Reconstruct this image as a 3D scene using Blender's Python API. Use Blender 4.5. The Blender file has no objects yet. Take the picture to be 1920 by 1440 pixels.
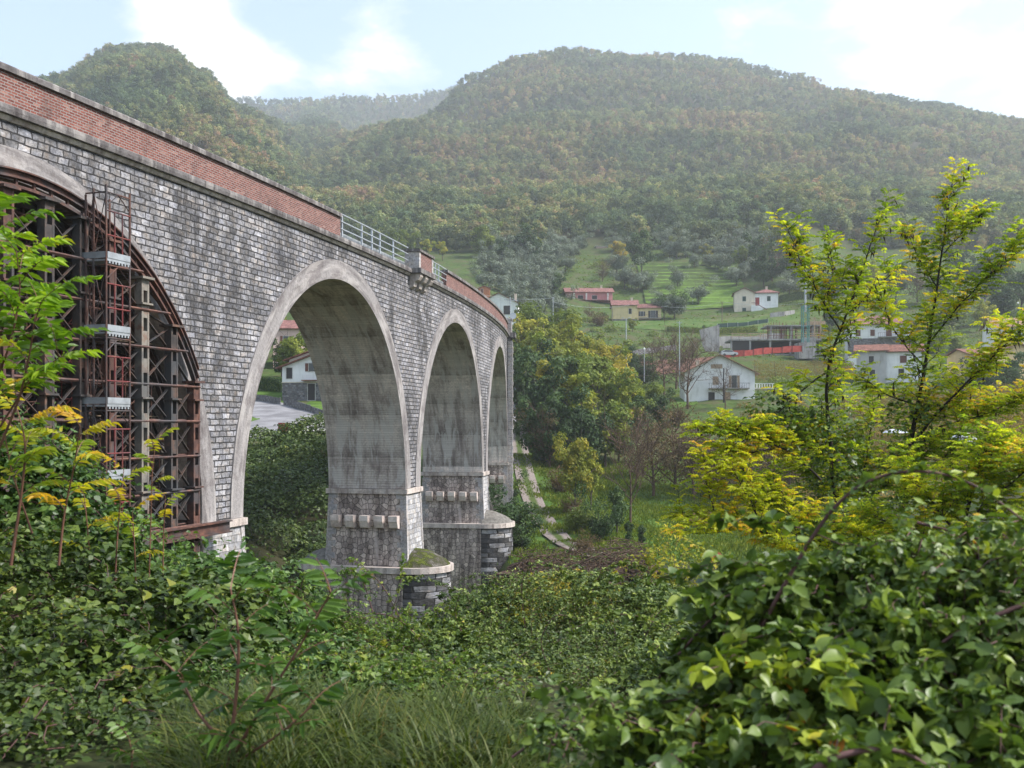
import bpy, math
import numpy as np
R = math.radians
rng = np.random.default_rng(11)
F = 1867.0; HY = 797.0          # focal length and horizon row of the photograph, in its pixels
scene = bpy.context.scene
COL = scene.collection

# ---------------------------------------------------------------- helpers
def at(px, py, Y):
    return np.array([(px-960)/F*Y, Y, (HY-py)/F*Y])
def tag(o, label=None, cat=None, group=None, kind=None):
    if label: o['label'] = label
    if cat: o['category'] = cat
    if group: o['group'] = group
    if kind: o['kind'] = kind
    return o
def empty(name, loc=(0,0,0), rz=0.0):
    o = bpy.data.objects.new(name, None); COL.objects.link(o)
    o.location = [float(v) for v in loc]; o.rotation_euler = (0,0,rz); o.empty_display_size = .2
    return o
def thing(name, label, cat, loc=(0,0,0), rz=0.0, group=None):
    return tag(empty(name, loc, rz), label, cat, group)
def make_mesh(name, V, loops, starts, totals, uv=None, smooth=False):
    me = bpy.data.meshes.new(name)
    V = np.ascontiguousarray(V, dtype=np.float32)
    me.vertices.add(len(V)); me.vertices.foreach_set('co', V.ravel())
    loops = np.ascontiguousarray(loops, dtype=np.int32)
    me.loops.add(len(loops)); me.loops.foreach_set('vertex_index', loops)
    me.polygons.add(len(starts))
    me.polygons.foreach_set('loop_start', np.ascontiguousarray(starts, dtype=np.int32))
    me.polygons.foreach_set('loop_total', np.ascontiguousarray(totals, dtype=np.int32))
    if uv is not None:
        l = me.uv_layers.new(name='UVMap'); l.data.foreach_set('uv', np.ascontiguousarray(uv, dtype=np.float32).ravel())
    me.update(calc_edges=True); me.validate()
    me.polygons.foreach_set('use_smooth', np.full(len(me.polygons), bool(smooth)))
    return me
def link(name, me, m, parent=None):
    o = bpy.data.objects.new(name, me); COL.objects.link(o)
    if m is not None and not me.materials: me.materials.append(m)
    if parent is not None: o.parent = parent
    return o
class MB:
    """collects shapes; build() links them as one mesh object"""
    def __init__(self): self.V = []; self.Fc = []; self.n = 0
    def add(self, V, faces):
        V = np.asarray(V, float); self.V.append(V)
        for f in faces: self.Fc.append([i+self.n for i in f])
        self.n += len(V); return self
    def box(self, c, s, rz=0.0):
        x, y, z = [v/2 for v in s]
        P = np.array([[a*x, b*y, d*z] for d in (-1,1) for b in (-1,1) for a in (-1,1)])
        if rz:
            cz, sz = math.cos(rz), math.sin(rz)
            P = np.stack([P[:,0]*cz-P[:,1]*sz, P[:,0]*sz+P[:,1]*cz, P[:,2]], 1)
        return self.add(P+np.array(c), [(0,2,3,1),(4,5,7,6),(0,1,5,4),(2,6,7,3),(1,3,7,5),(0,4,6,2)])
    def bx(self, x0, x1, y0, y1, z0, z1):
        return self.box(((x0+x1)/2,(y0+y1)/2,(z0+z1)/2), (x1-x0,y1-y0,z1-z0))
    def hexa(self, P8): return self.add(P8, [(0,2,3,1),(4,5,7,6),(0,1,5,4),(2,6,7,3),(1,3,7,5),(0,4,6,2)])
    def tube(self, pts, rad, n=6, cap=True):
        pts = np.asarray(pts, float); m = len(pts)
        rad = np.full(m, rad) if np.isscalar(rad) else np.asarray(rad, float)
        T = np.gradient(pts, axis=0); T /= np.linalg.norm(T, axis=1)[:,None]+1e-9
        ref = np.array([0.,0,1]) if abs(T[0][2]) < .9 else np.array([1.,0,0])
        A = np.cross(T, ref); A /= np.linalg.norm(A, axis=1)[:,None]+1e-9
        B = np.cross(T, A)
        an = np.linspace(0, 2*math.pi, n, endpoint=False)
        V = (pts[:,None]+rad[:,None,None]*(np.cos(an)[None,:,None]*A[:,None]+np.sin(an)[None,:,None]*B[:,None])).reshape(-1,3)
        fs = [(i*n+j, i*n+(j+1)%n, (i+1)*n+(j+1)%n, (i+1)*n+j) for i in range(m-1) for j in range(n)]
        if cap: fs += [tuple(range(n))[::-1], tuple(range((m-1)*n, m*n))]
        return self.add(V, fs)
    def bar(self, p, q, w, h=None):
        h = h or w
        p = np.asarray(p, float); q = np.asarray(q, float); t = q-p; t /= np.linalg.norm(t)+1e-9
        ref = np.array([0,0,1.]) if abs(t[2]) < .95 else np.array([0.,1,0])
        a = np.cross(t, ref); a /= np.linalg.norm(a); b = np.cross(a, t)
        return self.hexa([e+sa*a*w/2+sb*b*h/2 for e in (p,q) for sb in (-1,1) for sa in (-1,1)])
    def prism(self, poly, fn):
        """poly: 2-D outline; fn(u,v,side) -> 3-D point, side 0/1"""
        n = len(poly)
        V = [fn(u,v,0) for u,v in poly]+[fn(u,v,1) for u,v in poly]
        return self.add(V, [tuple(range(n))[::-1], tuple(range(n,2*n))]+[(i,(i+1)%n,n+(i+1)%n,n+i) for i in range(n)])
    def build(self, name, m, parent=None, mp=None, smooth=False):
        V = np.concatenate(self.V) if self.V else np.zeros((0,3))
        tot = np.array([len(f) for f in self.Fc]); st = np.concatenate([[0], np.cumsum(tot)[:-1]])
        lo = np.concatenate([np.array(f) for f in self.Fc]); uv = np.zeros((len(lo),2))
        for f, s in zip(self.Fc, st):          # box-projected UV in metres
            P = V[f]; nn = np.zeros(3)
            for i in range(len(f)): nn += np.cross(P[i], P[(i+1)%len(f)])
            nn /= np.linalg.norm(nn)+1e-12
            if abs(nn[2]) > .75: uv[s:s+len(f)] = P[:,:2]
            else:
                t = np.array([-nn[1], nn[0]]); t /= np.linalg.norm(t)+1e-12
                if abs(t[0]) > abs(t[1]): t *= np.sign(t[0])
                else: t *= np.sign(t[1])
                uv[s:s+len(f),0] = P[:,:2]@t; uv[s:s+len(f),1] = P[:,2]
        if mp is not None: V = mp(V)
        return link(name, make_mesh(name, V, lo, st, tot, uv, smooth), m, parent)
def grid_mesh(name, P, UV, m, parent=None, flip=False, smooth=False):
    a, b = P.shape[:2]; idx = np.arange(a*b).reshape(a,b)
    q = np.stack([idx[:-1,:-1], idx[1:,:-1], idx[1:,1:], idx[:-1,1:]], -1).reshape(-1,4)
    if flip: q = q[:,::-1]
    lo = q.ravel(); uv = UV.reshape(-1,2)[lo]
    return link(name, make_mesh(name, P.reshape(-1,3), lo, np.arange(len(q))*4, np.full(len(q),4), uv, smooth), m, parent)

# ---------------------------------------------------------------- materials
class Mat:
    def __init__(s, name):
        s.m = bpy.data.materials.new(name); s.m.use_nodes = True; s.t = s.m.node_tree
        s.b = s.t.nodes['Principled BSDF']; s.out = s.t.nodes['Material Output']
    def n(s, typ, ins=None, **kw):
        nd = s.t.nodes.new('ShaderNode'+typ)
        for k, v in kw.items(): setattr(nd, k, v)
        for k, v in (ins or {}).items(): s.put(nd, k, v)
        return nd
    def put(s, nd, k, v):
        i = nd.inputs[k]
        if hasattr(v, 'links') or hasattr(v, 'is_linked'): s.t.links.new(v, i)
        else:
            if hasattr(i.default_value, '__len__') and not hasattr(v, '__len__'): v = (v,)*len(i.default_value)
            if hasattr(i.default_value, '__len__') and len(i.default_value) == 4 and len(v) == 3: v = tuple(v)+(1,)
            i.default_value = v
    def ramp(s, fac, stops, interp='LINEAR'):
        nd = s.t.nodes.new('ShaderNodeValToRGB'); cr = nd.color_ramp; cr.interpolation = interp
        while len(cr.elements) < len(stops): cr.elements.new(.5)
        for e, (p, c) in zip(cr.elements, stops):
            e.position = p; e.color = (c,c,c,1) if np.isscalar(c) else tuple(c)+(1,)
        s.t.links.new(fac, nd.inputs[0]); return nd.outputs[0]
    def math(s, op, a, b=0.0, c=0.0, clamp=False):
        nd = s.n('Math', {0:a, 1:b, 2:c}, operation=op); nd.use_clamp = clamp; return nd.outputs[0]
    def mix(s, fac, a, b, mode='MIX'):
        nd = s.n('Mix', data_type='RGBA', blend_type=mode)
        s.put(nd, 0, fac); s.put(nd, 6, a); s.put(nd, 7, b); return nd.outputs[2]
    def noise(s, vec, scale, detail=4, rough=.55, dist=0.0):
        nd = s.n('TexNoise', {'Scale':scale, 'Detail':detail, 'Roughness':rough, 'Distortion':dist})
        if vec is not None: s.put(nd, 'Vector', vec)
        return nd.outputs['Fac']
    def scale(s, vec, sc, loc=(0,0,0)):
        return s.n('Mapping', {'Vector':vec, 'Scale':sc, 'Location':loc}).outputs[0]
    def uv(s): return s.n('UVMap').outputs[0]
    def obj(s): return s.n('TexCoord').outputs['Object']
    def pos(s): return s.n('NewGeometry').outputs['Position']
    def bump(s, h, dist, strength=1.0):
        s.put(s.b, 'Normal', s.n('Bump', {'Height':h, 'Distance':dist, 'Strength':strength}).outputs[0])
    def base(s, col, rough=.8, spec=.3, metal=0.0):
        s.put(s.b, 'Base Color', col); s.put(s.b, 'Roughness', rough); s.put(s.b, 'Specular IOR Level', spec); s.put(s.b, 'Metallic', metal)
        return s

def brick_nodes(M, vec, w, h, mortar, smooth=.2, offset=.5):
    b = M.n('TexBrick', {'Vector':vec, 'Color1':(0,0,0,1), 'Color2':(1,1,1,1), 'Mortar':(.5,.5,.5,1), 'Scale':1.0, 'Mortar Size':mortar,
                         'Mortar Smooth':smooth, 'Bias':0.0, 'Brick Width':w, 'Row Height':h}, offset=offset, offset_frequency=2, squash=1.0)
    return b.outputs['Color'], b.outputs['Fac']
def jitter(M, uv, amp_u, amp_v, sc):
    n = M.n('TexNoise', {'Vector':uv, 'Scale':sc, 'Detail':2.0}).outputs['Color']
    off = M.n('VectorMath', {0:n, 1:(.5,.5,.5)}, operation='SUBTRACT').outputs[0]
    off = M.n('VectorMath', {0:off, 1:(amp_u,amp_v,0)}, operation='MULTIPLY').outputs[0]
    return M.n('VectorMath', {0:uv, 1:off}, operation='ADD').outputs[0]

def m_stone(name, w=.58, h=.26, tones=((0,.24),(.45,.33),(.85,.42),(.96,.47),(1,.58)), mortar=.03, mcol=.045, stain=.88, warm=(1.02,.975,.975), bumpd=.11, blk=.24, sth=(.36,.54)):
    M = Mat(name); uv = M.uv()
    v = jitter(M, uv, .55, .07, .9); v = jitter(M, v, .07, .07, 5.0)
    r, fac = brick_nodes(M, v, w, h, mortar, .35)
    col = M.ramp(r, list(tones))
    mott = M.noise(uv, 7.0, 7, .72)
    col = M.mix(1.0, col, M.ramp(mott, [(.3,.32),(.44,.78),(.56,1.06),(.72,1.25)]), 'MULTIPLY')
    tint = M.ramp(M.noise(uv, 2.3, 2), [(.35,(.93,.97,1.06)),(.55,(1,1,1)),(.72,(1.08,.98,.88))])
    col = M.mix(1.0, col, tint, 'MULTIPLY')
    st = M.noise(M.scale(uv, (1.1,.42,1)), 1.0, 8, .72, .3)
    st2 = M.noise(M.scale(uv, (.22,.14,1), (4.3,1.7,0)), 1.0, 4, .6)
    s = M.math('MULTIPLY', M.ramp(st, [(sth[0],0.),(sth[1],1.)]), M.ramp(st2, [(.36,.2),(.55,1.)]))
    col = M.mix(M.math('MULTIPLY', s, stain), col, M.mix(1.0, col, blk, 'MULTIPLY'))
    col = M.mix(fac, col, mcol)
    col = M.mix(1.0, col, warm, 'MULTIPLY')
    M.base(col, .9, .15)
    hgt = M.math('ADD', M.math('MULTIPLY', M.math('SUBTRACT', 1.0, fac), .7), M.math('MULTIPLY', M.noise(uv, 5.0, 5, .6), .8))
    M.bump(hgt, bumpd); return M.m

def m_redbrick():
    M = Mat('red_brick'); uv = M.uv()
    r, fac = brick_nodes(M, jitter(M, uv, .012, .008, 3.0), .27, .098, .017, .25)
    col = M.ramp(r, [(0,(.155,.055,.044)),(.5,(.215,.075,.056)),(.85,(.26,.10,.075)),(1,(.32,.17,.135))])
    col = M.mix(1.0, col, M.ramp(M.noise(uv, 14, 5), [(.3,.6),(.7,1.25)]), 'MULTIPLY')
    col = M.mix(fac, col, (.27,.235,.22))
    w = M.noise(M.scale(uv, (.35,.9,1)), 1.2, 5, .6)
    col = M.mix(M.ramp(w, [(.58,0.),(.78,.45)]), col, (.30,.20,.17))
    d = M.noise(M.scale(uv, (.9,.5,1)), .9, 6, .7)
    col = M.mix(M.ramp(d, [(.52,0.),(.7,.65)]), col, (.07,.045,.04))
    M.base(col, .9, .15); M.bump(M.math('ADD', M.math('SUBTRACT',1.0,fac), M.noise(uv,30,3)), .015); return M.m

def m_concrete(name, base=(.25,.24,.235), dark=.35, white=.25, boards=False, lifts=False, sc=1.0):
    M = Mat(name); uv = M.uv()
    n1 = M.noise(M.scale(uv, (1.3*sc,.22*sc,1)), 1.0, 7, .68, .5)
    n2 = M.noise(uv, .55*sc, 6, .62, .3); n3 = M.noise(uv, 7*sc, 6, .7)
    col = M.mix(1.0, tuple(base), M.ramp(n3, [(.3,.72),(.7,1.22)]), 'MULTIPLY')
    tone = None
    if lifts:
        sep = M.n('SeparateXYZ', {0:uv}).outputs
        lv = M.math('DIVIDE', M.math('ADD', sep[1], M.math('MULTIPLY', M.noise(M.scale(uv,(.5,.5,1)),1.0,2), .25)), 2.9)
        wn = M.n('TexWhiteNoise', {'W':M.math('FLOOR', lv)}, noise_dimensions='1D').outputs['Value']
        tone = M.ramp(wn, [(0,.74),(1,1.22)]); col = M.mix(1.0, col, tone, 'MULTIPLY')
        fr = M.math('FRACT', lv)
        top = M.ramp(fr, [(.0,.22),(.025,1.),(.5,1.),(1.,.58)])
        col = M.mix(.8, col, M.mix(1.0, col, top, 'MULTIPLY'))
    col = M.mix(M.ramp(n1, [(.46,0.),(.62,.85)]), col, M.mix(1.0, col, (dark,dark*.95,dark*.95), 'MULTIPLY'))
    col = M.mix(M.ramp(n2, [(.52,0.),(.56,.55),(.7,.7)]), col, M.mix(1.0, col, (.64,.60,.60), 'MULTIPLY'))
    n4 = M.noise(M.scale(uv, (1.8*sc,.35*sc,1), (31,7,0)), 1.0, 6, .62, .6)
    col = M.mix(M.ramp(n4, [(.50,0.),(.58,white*1.5),(.74,min(.9,white*2.2))]), col, (.56,.52,.485))
    hgt = n3
    if boards:
        r, fac = brick_nodes(M, jitter(M, uv, .02,.02,2.0), 3.1, .16, .008, .3)
        col = M.mix(M.math('MULTIPLY', fac, .32), col, (.08,.075,.07))
        col = M.mix(1.0, col, M.ramp(r, [(0,.92),(1,1.06)]), 'MULTIPLY')
        hgt = M.math('SUBTRACT', n3, M.math('MULTIPLY', fac, 1.0))
    M.base(col, .88, .2); M.bump(hgt, .03); return M.m

def m_hex(name='hexagonal_masonry'):
    M = Mat(name); uv = M.uv()
    v = M.n('TexVoronoi', {'Vector':uv, 'Scale':2.7, 'Randomness':.8}, feature='DISTANCE_TO_EDGE', voronoi_dimensions='2D').outputs['Distance']
    c = M.n('TexVoronoi', {'Vector':uv, 'Scale':2.7, 'Randomness':.8}, voronoi_dimensions='2D').outputs['Color']
    rc = M.n('SeparateColor', {0:c}).outputs[0]
    col = M.ramp(rc, [(0,(.30,.25,.225)),(.5,(.50,.415,.365)),(1,(.66,.555,.48))])
    col = M.mix(1.0, col, M.ramp(M.noise(uv, 8, 6, .65), [(.3,.6),(.7,1.3)]), 'MULTIPLY')
    col = M.mix(M.ramp(v, [(.035,.9),(.085,0.)]), col, (.13,.11,.10))
    st = M.noise(M.scale(uv, (1.5,.18,1)), 1.0, 6, .66, .4)
    col = M.mix(M.ramp(st, [(.46,0.),(.58,.85)]), col, M.mix(1.0, col, (.34,.32,.32), 'MULTIPLY'))
    w = M.noise(M.scale(uv, (1.9,.2,1), (9,3,0)), 1.0, 5, .6)
    col = M.mix(M.ramp(w, [(.57,0.),(.7,.75)]), col, (.44,.38,.35))
    M.base(col, .9, .15); M.bump(M.ramp(v, [(0,0.),(.1,1.)]), .02); return M.m

def m_plain(name, col, rough=.7, spec=.3, metal=0.0, var=.25, sc=2.0, dirt=0.0):
    M = Mat(name); p = M.obj()
    c = M.mix(1.0, tuple(col), M.ramp(M.noise(p, sc, 5), [(.3,1-var),(.7,1+var)]), 'MULTIPLY')
    if dirt:
        d = M.noise(M.scale(p, (1.2,1.2,.25)), 1.1, 6, .65)
        c = M.mix(M.ramp(d, [(.5,0.),(.75,dirt)]), c, M.mix(1.0, c, (.42,.40,.37), 'MULTIPLY'))
    M.base(c, rough, spec, metal); return M.m
def m_rust(name, a, b, c):
    M = Mat(name); p = M.pos()
    n = M.noise(p, 2.2, 6, .65); n2 = M.noise(p, .6, 3)
    col = M.ramp(n, [(.3,a),(.5,b),(.68,c)])
    col = M.mix(M.ramp(n2, [(.5,0.),(.62,.7)]), col, (.055,.06,.065))
    M.base(col, .75, .3); M.bump(n, .01); return M.m
def m_rooftile(name, a, b):
    M = Mat(name); uv = M.uv()
    r, fac = brick_nodes(M, uv, .28, .36, .02, .4)
    col = M.mix(1.0, M.ramp(r, [(0,a),(1,b)]), M.ramp(M.noise(uv, .8, 5), [(.35,.6),(.7,1.2)]), 'MULTIPLY')
    col = M.mix(M.math('MULTIPLY', fac, .7), col, (.07,.04,.035))
    M.base(col, .85, .2); M.bump(M.math('SUBTRACT',1.0,fac), .04); return M.m
def m_leaf(name, stops, trans=.35, rough=.5, spec=.4, objvar=.0, inst=False, tcol=None, hue=None):
    """leaf colour from the random value kept in UV.x of every leaf"""
    M = Mat(name)
    u = M.n('SeparateXYZ', {0:M.uv()}).outputs[0]
    if inst:
        a = M.n('Attribute', attribute_name='tint', attribute_type='INSTANCER').outputs['Fac']
        u = M.math('ADD', M.math('MULTIPLY', u, .34), M.math('MULTIPLY', a, .66))
    elif objvar:
        r = M.n('ObjectInfo').outputs['Random']
        u = M.math('ADD', M.math('MULTIPLY', u, 1-objvar), M.math('MULTIPLY', r, objvar))
    col = M.ramp(u, stops)
    if inst: col = M.mix(1.0, col, M.ramp(M.n('ObjectInfo').outputs['Random'], [(0,.55),(.5,.95),(1,1.55)]), 'MULTIPLY')
    M.base(col, rough, spec)
    tr = M.n('BsdfTranslucent', {'Color': M.mix(1.0, col, (1.25,1.3,.6), 'MULTIPLY')})
    mx = M.n('MixShader', {0:trans, 1:M.b.outputs[0], 2:tr.outputs[0]})
    M.t.links.new(mx.outputs[0], M.out.inputs[0]); return M.m

MT = {}
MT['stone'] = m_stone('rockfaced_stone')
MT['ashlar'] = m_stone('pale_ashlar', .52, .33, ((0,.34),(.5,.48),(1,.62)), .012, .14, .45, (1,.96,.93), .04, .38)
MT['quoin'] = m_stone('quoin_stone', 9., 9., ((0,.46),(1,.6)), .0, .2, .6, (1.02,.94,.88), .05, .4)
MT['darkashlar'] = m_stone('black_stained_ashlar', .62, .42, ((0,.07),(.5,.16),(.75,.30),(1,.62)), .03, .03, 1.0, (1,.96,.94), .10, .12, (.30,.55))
MT['brick'] = m_redbrick()
MT['ring'] = m_concrete('ring_concrete', (.275,.255,.248), .42, .20)
MT['soffit'] = m_concrete('soffit_concrete', (.66,.575,.515), .46, .5, True, True)
MT['ledge'] = m_concrete('ledge_concrete', (.56,.485,.43), .42, .2)
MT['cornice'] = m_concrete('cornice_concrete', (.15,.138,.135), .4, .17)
MT['corbelc'] = m_concrete('corbel_concrete', (.68,.58,.52), .65, .2)
MT['hex'] = m_hex()
MT['rust'] = m_rust('rusty_steel', (.036,.023,.021), (.085,.042,.033), (.17,.08,.055))
MT['steel'] = m_rust('dark_steel', (.03,.027,.026), (.06,.048,.043), (.14,.075,.05))
MT['palesteel'] = m_rust('pale_painted_steel', (.14,.12,.10), (.22,.20,.17), (.16,.08,.05))
MT['redtube'] = m_rust('red_painted_tube', (.10,.02,.02), (.17,.035,.035), (.16,.06,.04))
MT['galv'] = m_plain('galvanised_steel', (.36,.38,.40), .45, .5, .35, .2, 3)
MT['rail'] = m_plain('railing_paint', (.42,.45,.48), .45, .5, .2, .12, 2)
MT['wood'] = m_plain('old_timber', (.13,.095,.065), .85, .2, 0, .4, 5)
MT['newwood'] = m_plain('formwork_timber', (.42,.30,.20), .8, .2, 0, .3, 3)
MT['cloth'] = m_plain('white_sheeting', (.52,.54,.57), .6, .3, 0, .2, 4)
# ================================================================ the viaduct
TH0, K1, K2, X0, Y0 = .22013, -.00346, -1e-5, -6.68855, 66.9228
SS = np.linspace(-80, 110, 3801)
_th = TH0+K1*SS+K2*SS**2
def _cum(v): return np.concatenate([[0], np.cumsum((v[1:]+v[:-1])/2*(SS[1]-SS[0]))])
_X = _cum(np.sin(_th)); _Y = _cum(np.cos(_th))
_X += X0-np.interp(0, SS, _X); _Y += Y0-np.interp(0, SS, _Y)
def B3(s, o, z):
    s = np.asarray(s, float); th = TH0+K1*s+K2*s*s
    return np.stack([np.interp(s,SS,_X)-o*np.cos(th), np.interp(s,SS,_Y)+o*np.sin(th), z+0*s], -1)
def bmap(V): return B3(V[:,0], V[:,1], V[:,2])
def s_of_px(px, z=0.0, o=0.0):
    s = np.linspace(-48, 49, 2000); P = B3(s, np.full_like(s,o), np.full_like(s,z))
    return float(np.interp(px, 960+F*P[:,0]/P[:,1], s))
SP, HS, RISE, ZI, W = 23.768, 10.31, 12.25, -4.2, 5.3
RW = 1.0
CEN = [-1.5*SP, -.5*SP, .5*SP, 1.5*SP]
PIERS = [-SP, 0.0, SP]
ZC = 9.96
SEND = 2*SP-.9
via = thing('stone_viaduct', 'long stone railway viaduct with tall concrete arches and red brick parapet', 'viaduct', (0,0,0))

def zint(s, c, ex=0.0, er=0.0):
    u = np.clip((s-c)/(HS+ex), -1, 1); return ZI+(RISE+er)*np.sqrt(np.maximum(0, 1-u*u))
def spandrel(o, flip):
    cols = [np.array([-66., -1.5*SP-HS-RW])]
    MBs = []
    def strip(s, zl, nz=10):
        t = np.linspace(0,1,nz)[None,:]
        Z = zl[:,None]*(1-t)+ZC*t; S = np.repeat(s[:,None], nz, 1)
        MBs.append((S, Z))
    strip(np.linspace(-66, CEN[0]-HS-RW, 16), np.full(16, -8.0))
    for i, c in enumerate(CEN):
        a = np.linspace(-math.pi/2, math.pi/2, 81); s = c+(HS+RW)*np.sin(a)
        strip(s, zint(s, c, RW, RW+.05))
        e0 = c+HS+RW; e1 = CEN[i+1]-HS-RW if i < 3 else 2*SP-.9
        if e1 > e0+.05: strip(np.linspace(e0, e1, 4), np.full(4, ZI))
    for S, Z in MBs: yield B3(S, np.full_like(S,o), Z), np.stack([S, Z], -1)
def multi_grid(name, parts, m, parent, flip=False):
    V=[];L=[];U=[];n=0
    for P, UV in parts:
        a,b = P.shape[:2]; idx = np.arange(a*b).reshape(a,b)+n
        q = np.stack([idx[:-1,:-1], idx[1:,:-1], idx[1:,1:], idx[:-1,1:]], -1).reshape(-1,4)
        if flip: q = q[:,::-1]
        V.append(P.reshape(-1,3)); U.append(UV.reshape(-1,2)[q.ravel()-n]); L.append(q.ravel()); n += a*b
    L = np.concatenate(L); k = len(L)//4
    return link(name, make_mesh(name, np.concatenate(V), L, np.arange(k)*4, np.full(k,4), np.concatenate(U)), m, parent)
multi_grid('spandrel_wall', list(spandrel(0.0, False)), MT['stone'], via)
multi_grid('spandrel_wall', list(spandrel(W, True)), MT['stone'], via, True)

for i, c in enumerate(CEN):
    a = np.linspace(-math.pi/2, math.pi/2, 97)
    arc = np.concatenate([[0], np.cumsum(np.hypot(np.diff(HS*np.sin(a)), np.diff(RISE*np.cos(a))))])
    parts = []
    for side in (0, 1):
        o = -.06 if side == 0 else W+.06
        ss, zz = [], []
        for k in np.linspace(0, 1, 4):
            ss.append(c+(HS+RW*k)*np.sin(a)); zz.append(ZI+(RISE+(RW+.05)*k)*np.cos(a))
        S = np.stack(ss, 1); Z = np.stack(zz, 1); U = np.stack([np.repeat(np.linspace(0,1,4)[None], 97, 0)*RW, np.repeat(arc[:,None],4,1)], -1)
        P = B3(S, np.full_like(S,o), Z)
        if side: P = P[:, ::-1]; U = U[:, ::-1]
        parts.append((P, U))
        # outer edge of the ring, standing proud of the wall
        S2 = np.stack([S[:,3], S[:,3]], 1); Z2 = np.stack([Z[:,3], Z[:,3]], 1)
        O2 = np.stack([np.full(97, o), np.full(97, .05 if side == 0 else W-.05)], 1)
        P2 = B3(S2, O2, Z2); 
        if side: P2 = P2[:, ::-1]
        parts.append((P2, np.stack([O2+.5, np.repeat(arc[:,None],2,1)], -1)))
    multi_grid('arch_ring', parts, MT['ring'], via)
    oo = np.linspace(-.06, W+.06, 8)
    S = np.repeat((c+HS*np.sin(a))[:,None], 8, 1); Z = np.repeat((ZI+RISE*np.cos(a))[:,None], 8, 1)
    O = np.repeat(oo[None], 97, 0)
    multi_grid('soffit', [(B3(S,O,Z), np.stack([O+i*17, np.repeat(arc[:,None],8,1)+i*1.3], -1))], MT['soffit'], via, False)

def sweep(mb, prof, s0, s1, step=1.0):
    """closed (o,z) outline swept along the line of the bridge"""
    n = max(2, int((s1-s0)/step)+1); ss = np.linspace(s0, s1, n); k = len(prof)
    V = np.array([[s, o, z] for s in ss for o, z in prof])
    fs = [(i*k+j, (i+1)*k+j, (i+1)*k+(j+1)%k, i*k+(j+1)%k) for i in range(n-1) for j in range(k)]
    fs += [tuple(range(k)), tuple(range((n-1)*k, n*k))[::-1]]
    return mb.add(V, fs)
SA, SB_ = -12.0, -1.0          # first open railing
RF0, RF1 = -.75, 2.45          # refuge
SC_, SD = 2.6, 8.4             # second open railing
m = MB(); sweep(m, [(-.06,9.93),(.3,9.93),(.3,10.095),(-.13,10.095),(-.13,10.04)], -66, SEND); m.build('moulding', MT['ledge'], via, bmap)
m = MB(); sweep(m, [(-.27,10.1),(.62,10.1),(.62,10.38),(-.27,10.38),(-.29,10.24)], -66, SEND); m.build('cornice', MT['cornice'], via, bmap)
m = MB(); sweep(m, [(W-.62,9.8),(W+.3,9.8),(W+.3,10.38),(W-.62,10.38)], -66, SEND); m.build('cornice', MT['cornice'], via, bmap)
m = MB(); sweep(m, [(.63,9.8),(W-.63,9.8),(W-.63,10.3),(.63,10.3)], -66, SEND+8); m.build('deck', MT['ring'], via, bmap)
for a_, b_ in ((-66, SA), (SD, SEND)):
    m = MB(); sweep(m, [(-.02,10.385),(.36,10.385),(.36,11.52),(-.02,11.52)], a_, b_); m.build('parapet', MT['brick'], via, bmap)
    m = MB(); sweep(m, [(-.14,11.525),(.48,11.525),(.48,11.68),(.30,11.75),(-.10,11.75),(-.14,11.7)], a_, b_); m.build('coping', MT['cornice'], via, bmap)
m = MB(); sweep(m, [(W-.36,10.385),(W+.02,10.385),(W+.02,11.1),(W-.36,11.1)], -66, -14); m.build('parapet', MT['brick'], via, bmap)

# refuge on corbels
m = MB()
for s_ in (RF0+.12, (RF0+RF1)/2-.3, RF1-.72):
    m = MB(); m.prism([(-.75,10.09),(-.75,9.9),(-.6,9.66),(-.35,9.55),(-.28,9.25),(.1,9.05),(.1,10.09)], lambda u,v,k,s_=s_: (s_+.6*k, u, v)); m.build('corbel', MT['ledge'], via, bmap)
m = MB(); m.bx(RF0-.15, RF1+.15, -.88, -.30, 10.1, 10.42); m.build('refuge_slab', MT['cornice'], via, bmap)
for x_ in (RF0, RF1-.34):
    m = MB(); m.bx(x_, x_+.34, -.72, .3, 10.425, 11.52); m.build('refuge_quoin', MT['quoin'], via, bmap)
m = MB(); m.bx(RF0+.345, RF1-.345, -.69, -.4, 10.425, 11.52); m.build('refuge_wall', MT['brick'], via, bmap)
m = MB(); m.bx(RF0-.1, RF1+.1, -.80, .36, 11.525, 11.68); m.build('coping', MT['cornice'], via, bmap)

# end pilaster
P0, P1 = 2*SP-.9, 2*SP+1.2
pil = None
m = MB(); m.bx(P0+.05, P1-.05, -.52, .6, -12.5, 9.955); 
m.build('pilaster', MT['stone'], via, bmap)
m = MB(); m2 = MB(); zz = -12.0; k = 0
while zz < 9.6:
    hh = .46; e = .05+.035*math.sin(k*2.3)
    m.bx(P0-(.02 if k%2 else -.01), P0+.55+.2*(k%2), -.56-e, -.1, zz+.015, zz+hh-.02); m2.bx(P1-.5, P1+.03, -.56-e*1.2, .3, zz+.015, zz+hh-.02); zz += hh; k += 1
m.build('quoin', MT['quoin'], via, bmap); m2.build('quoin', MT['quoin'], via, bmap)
m = MB(); m.bx(P0-.2, P1+.2, -.95, .8, 9.96, 10.5); m.build('pilaster_cap', MT['cornice'], via, bmap)
m = MB(); m.bx(P0, P1, -.5, .45, 10.505, 11.95); m.bx(P0-.1, P1+.1, -.6, .55, 11.955, 12.15); m.build('end_post', MT['quoin'], via, bmap)
m = MB(); m.bx(P0+1.0, P0+16, .1, W-.1, -12.5, 9.78); m.build('abutment', MT['stone'], via, bmap)

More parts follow.
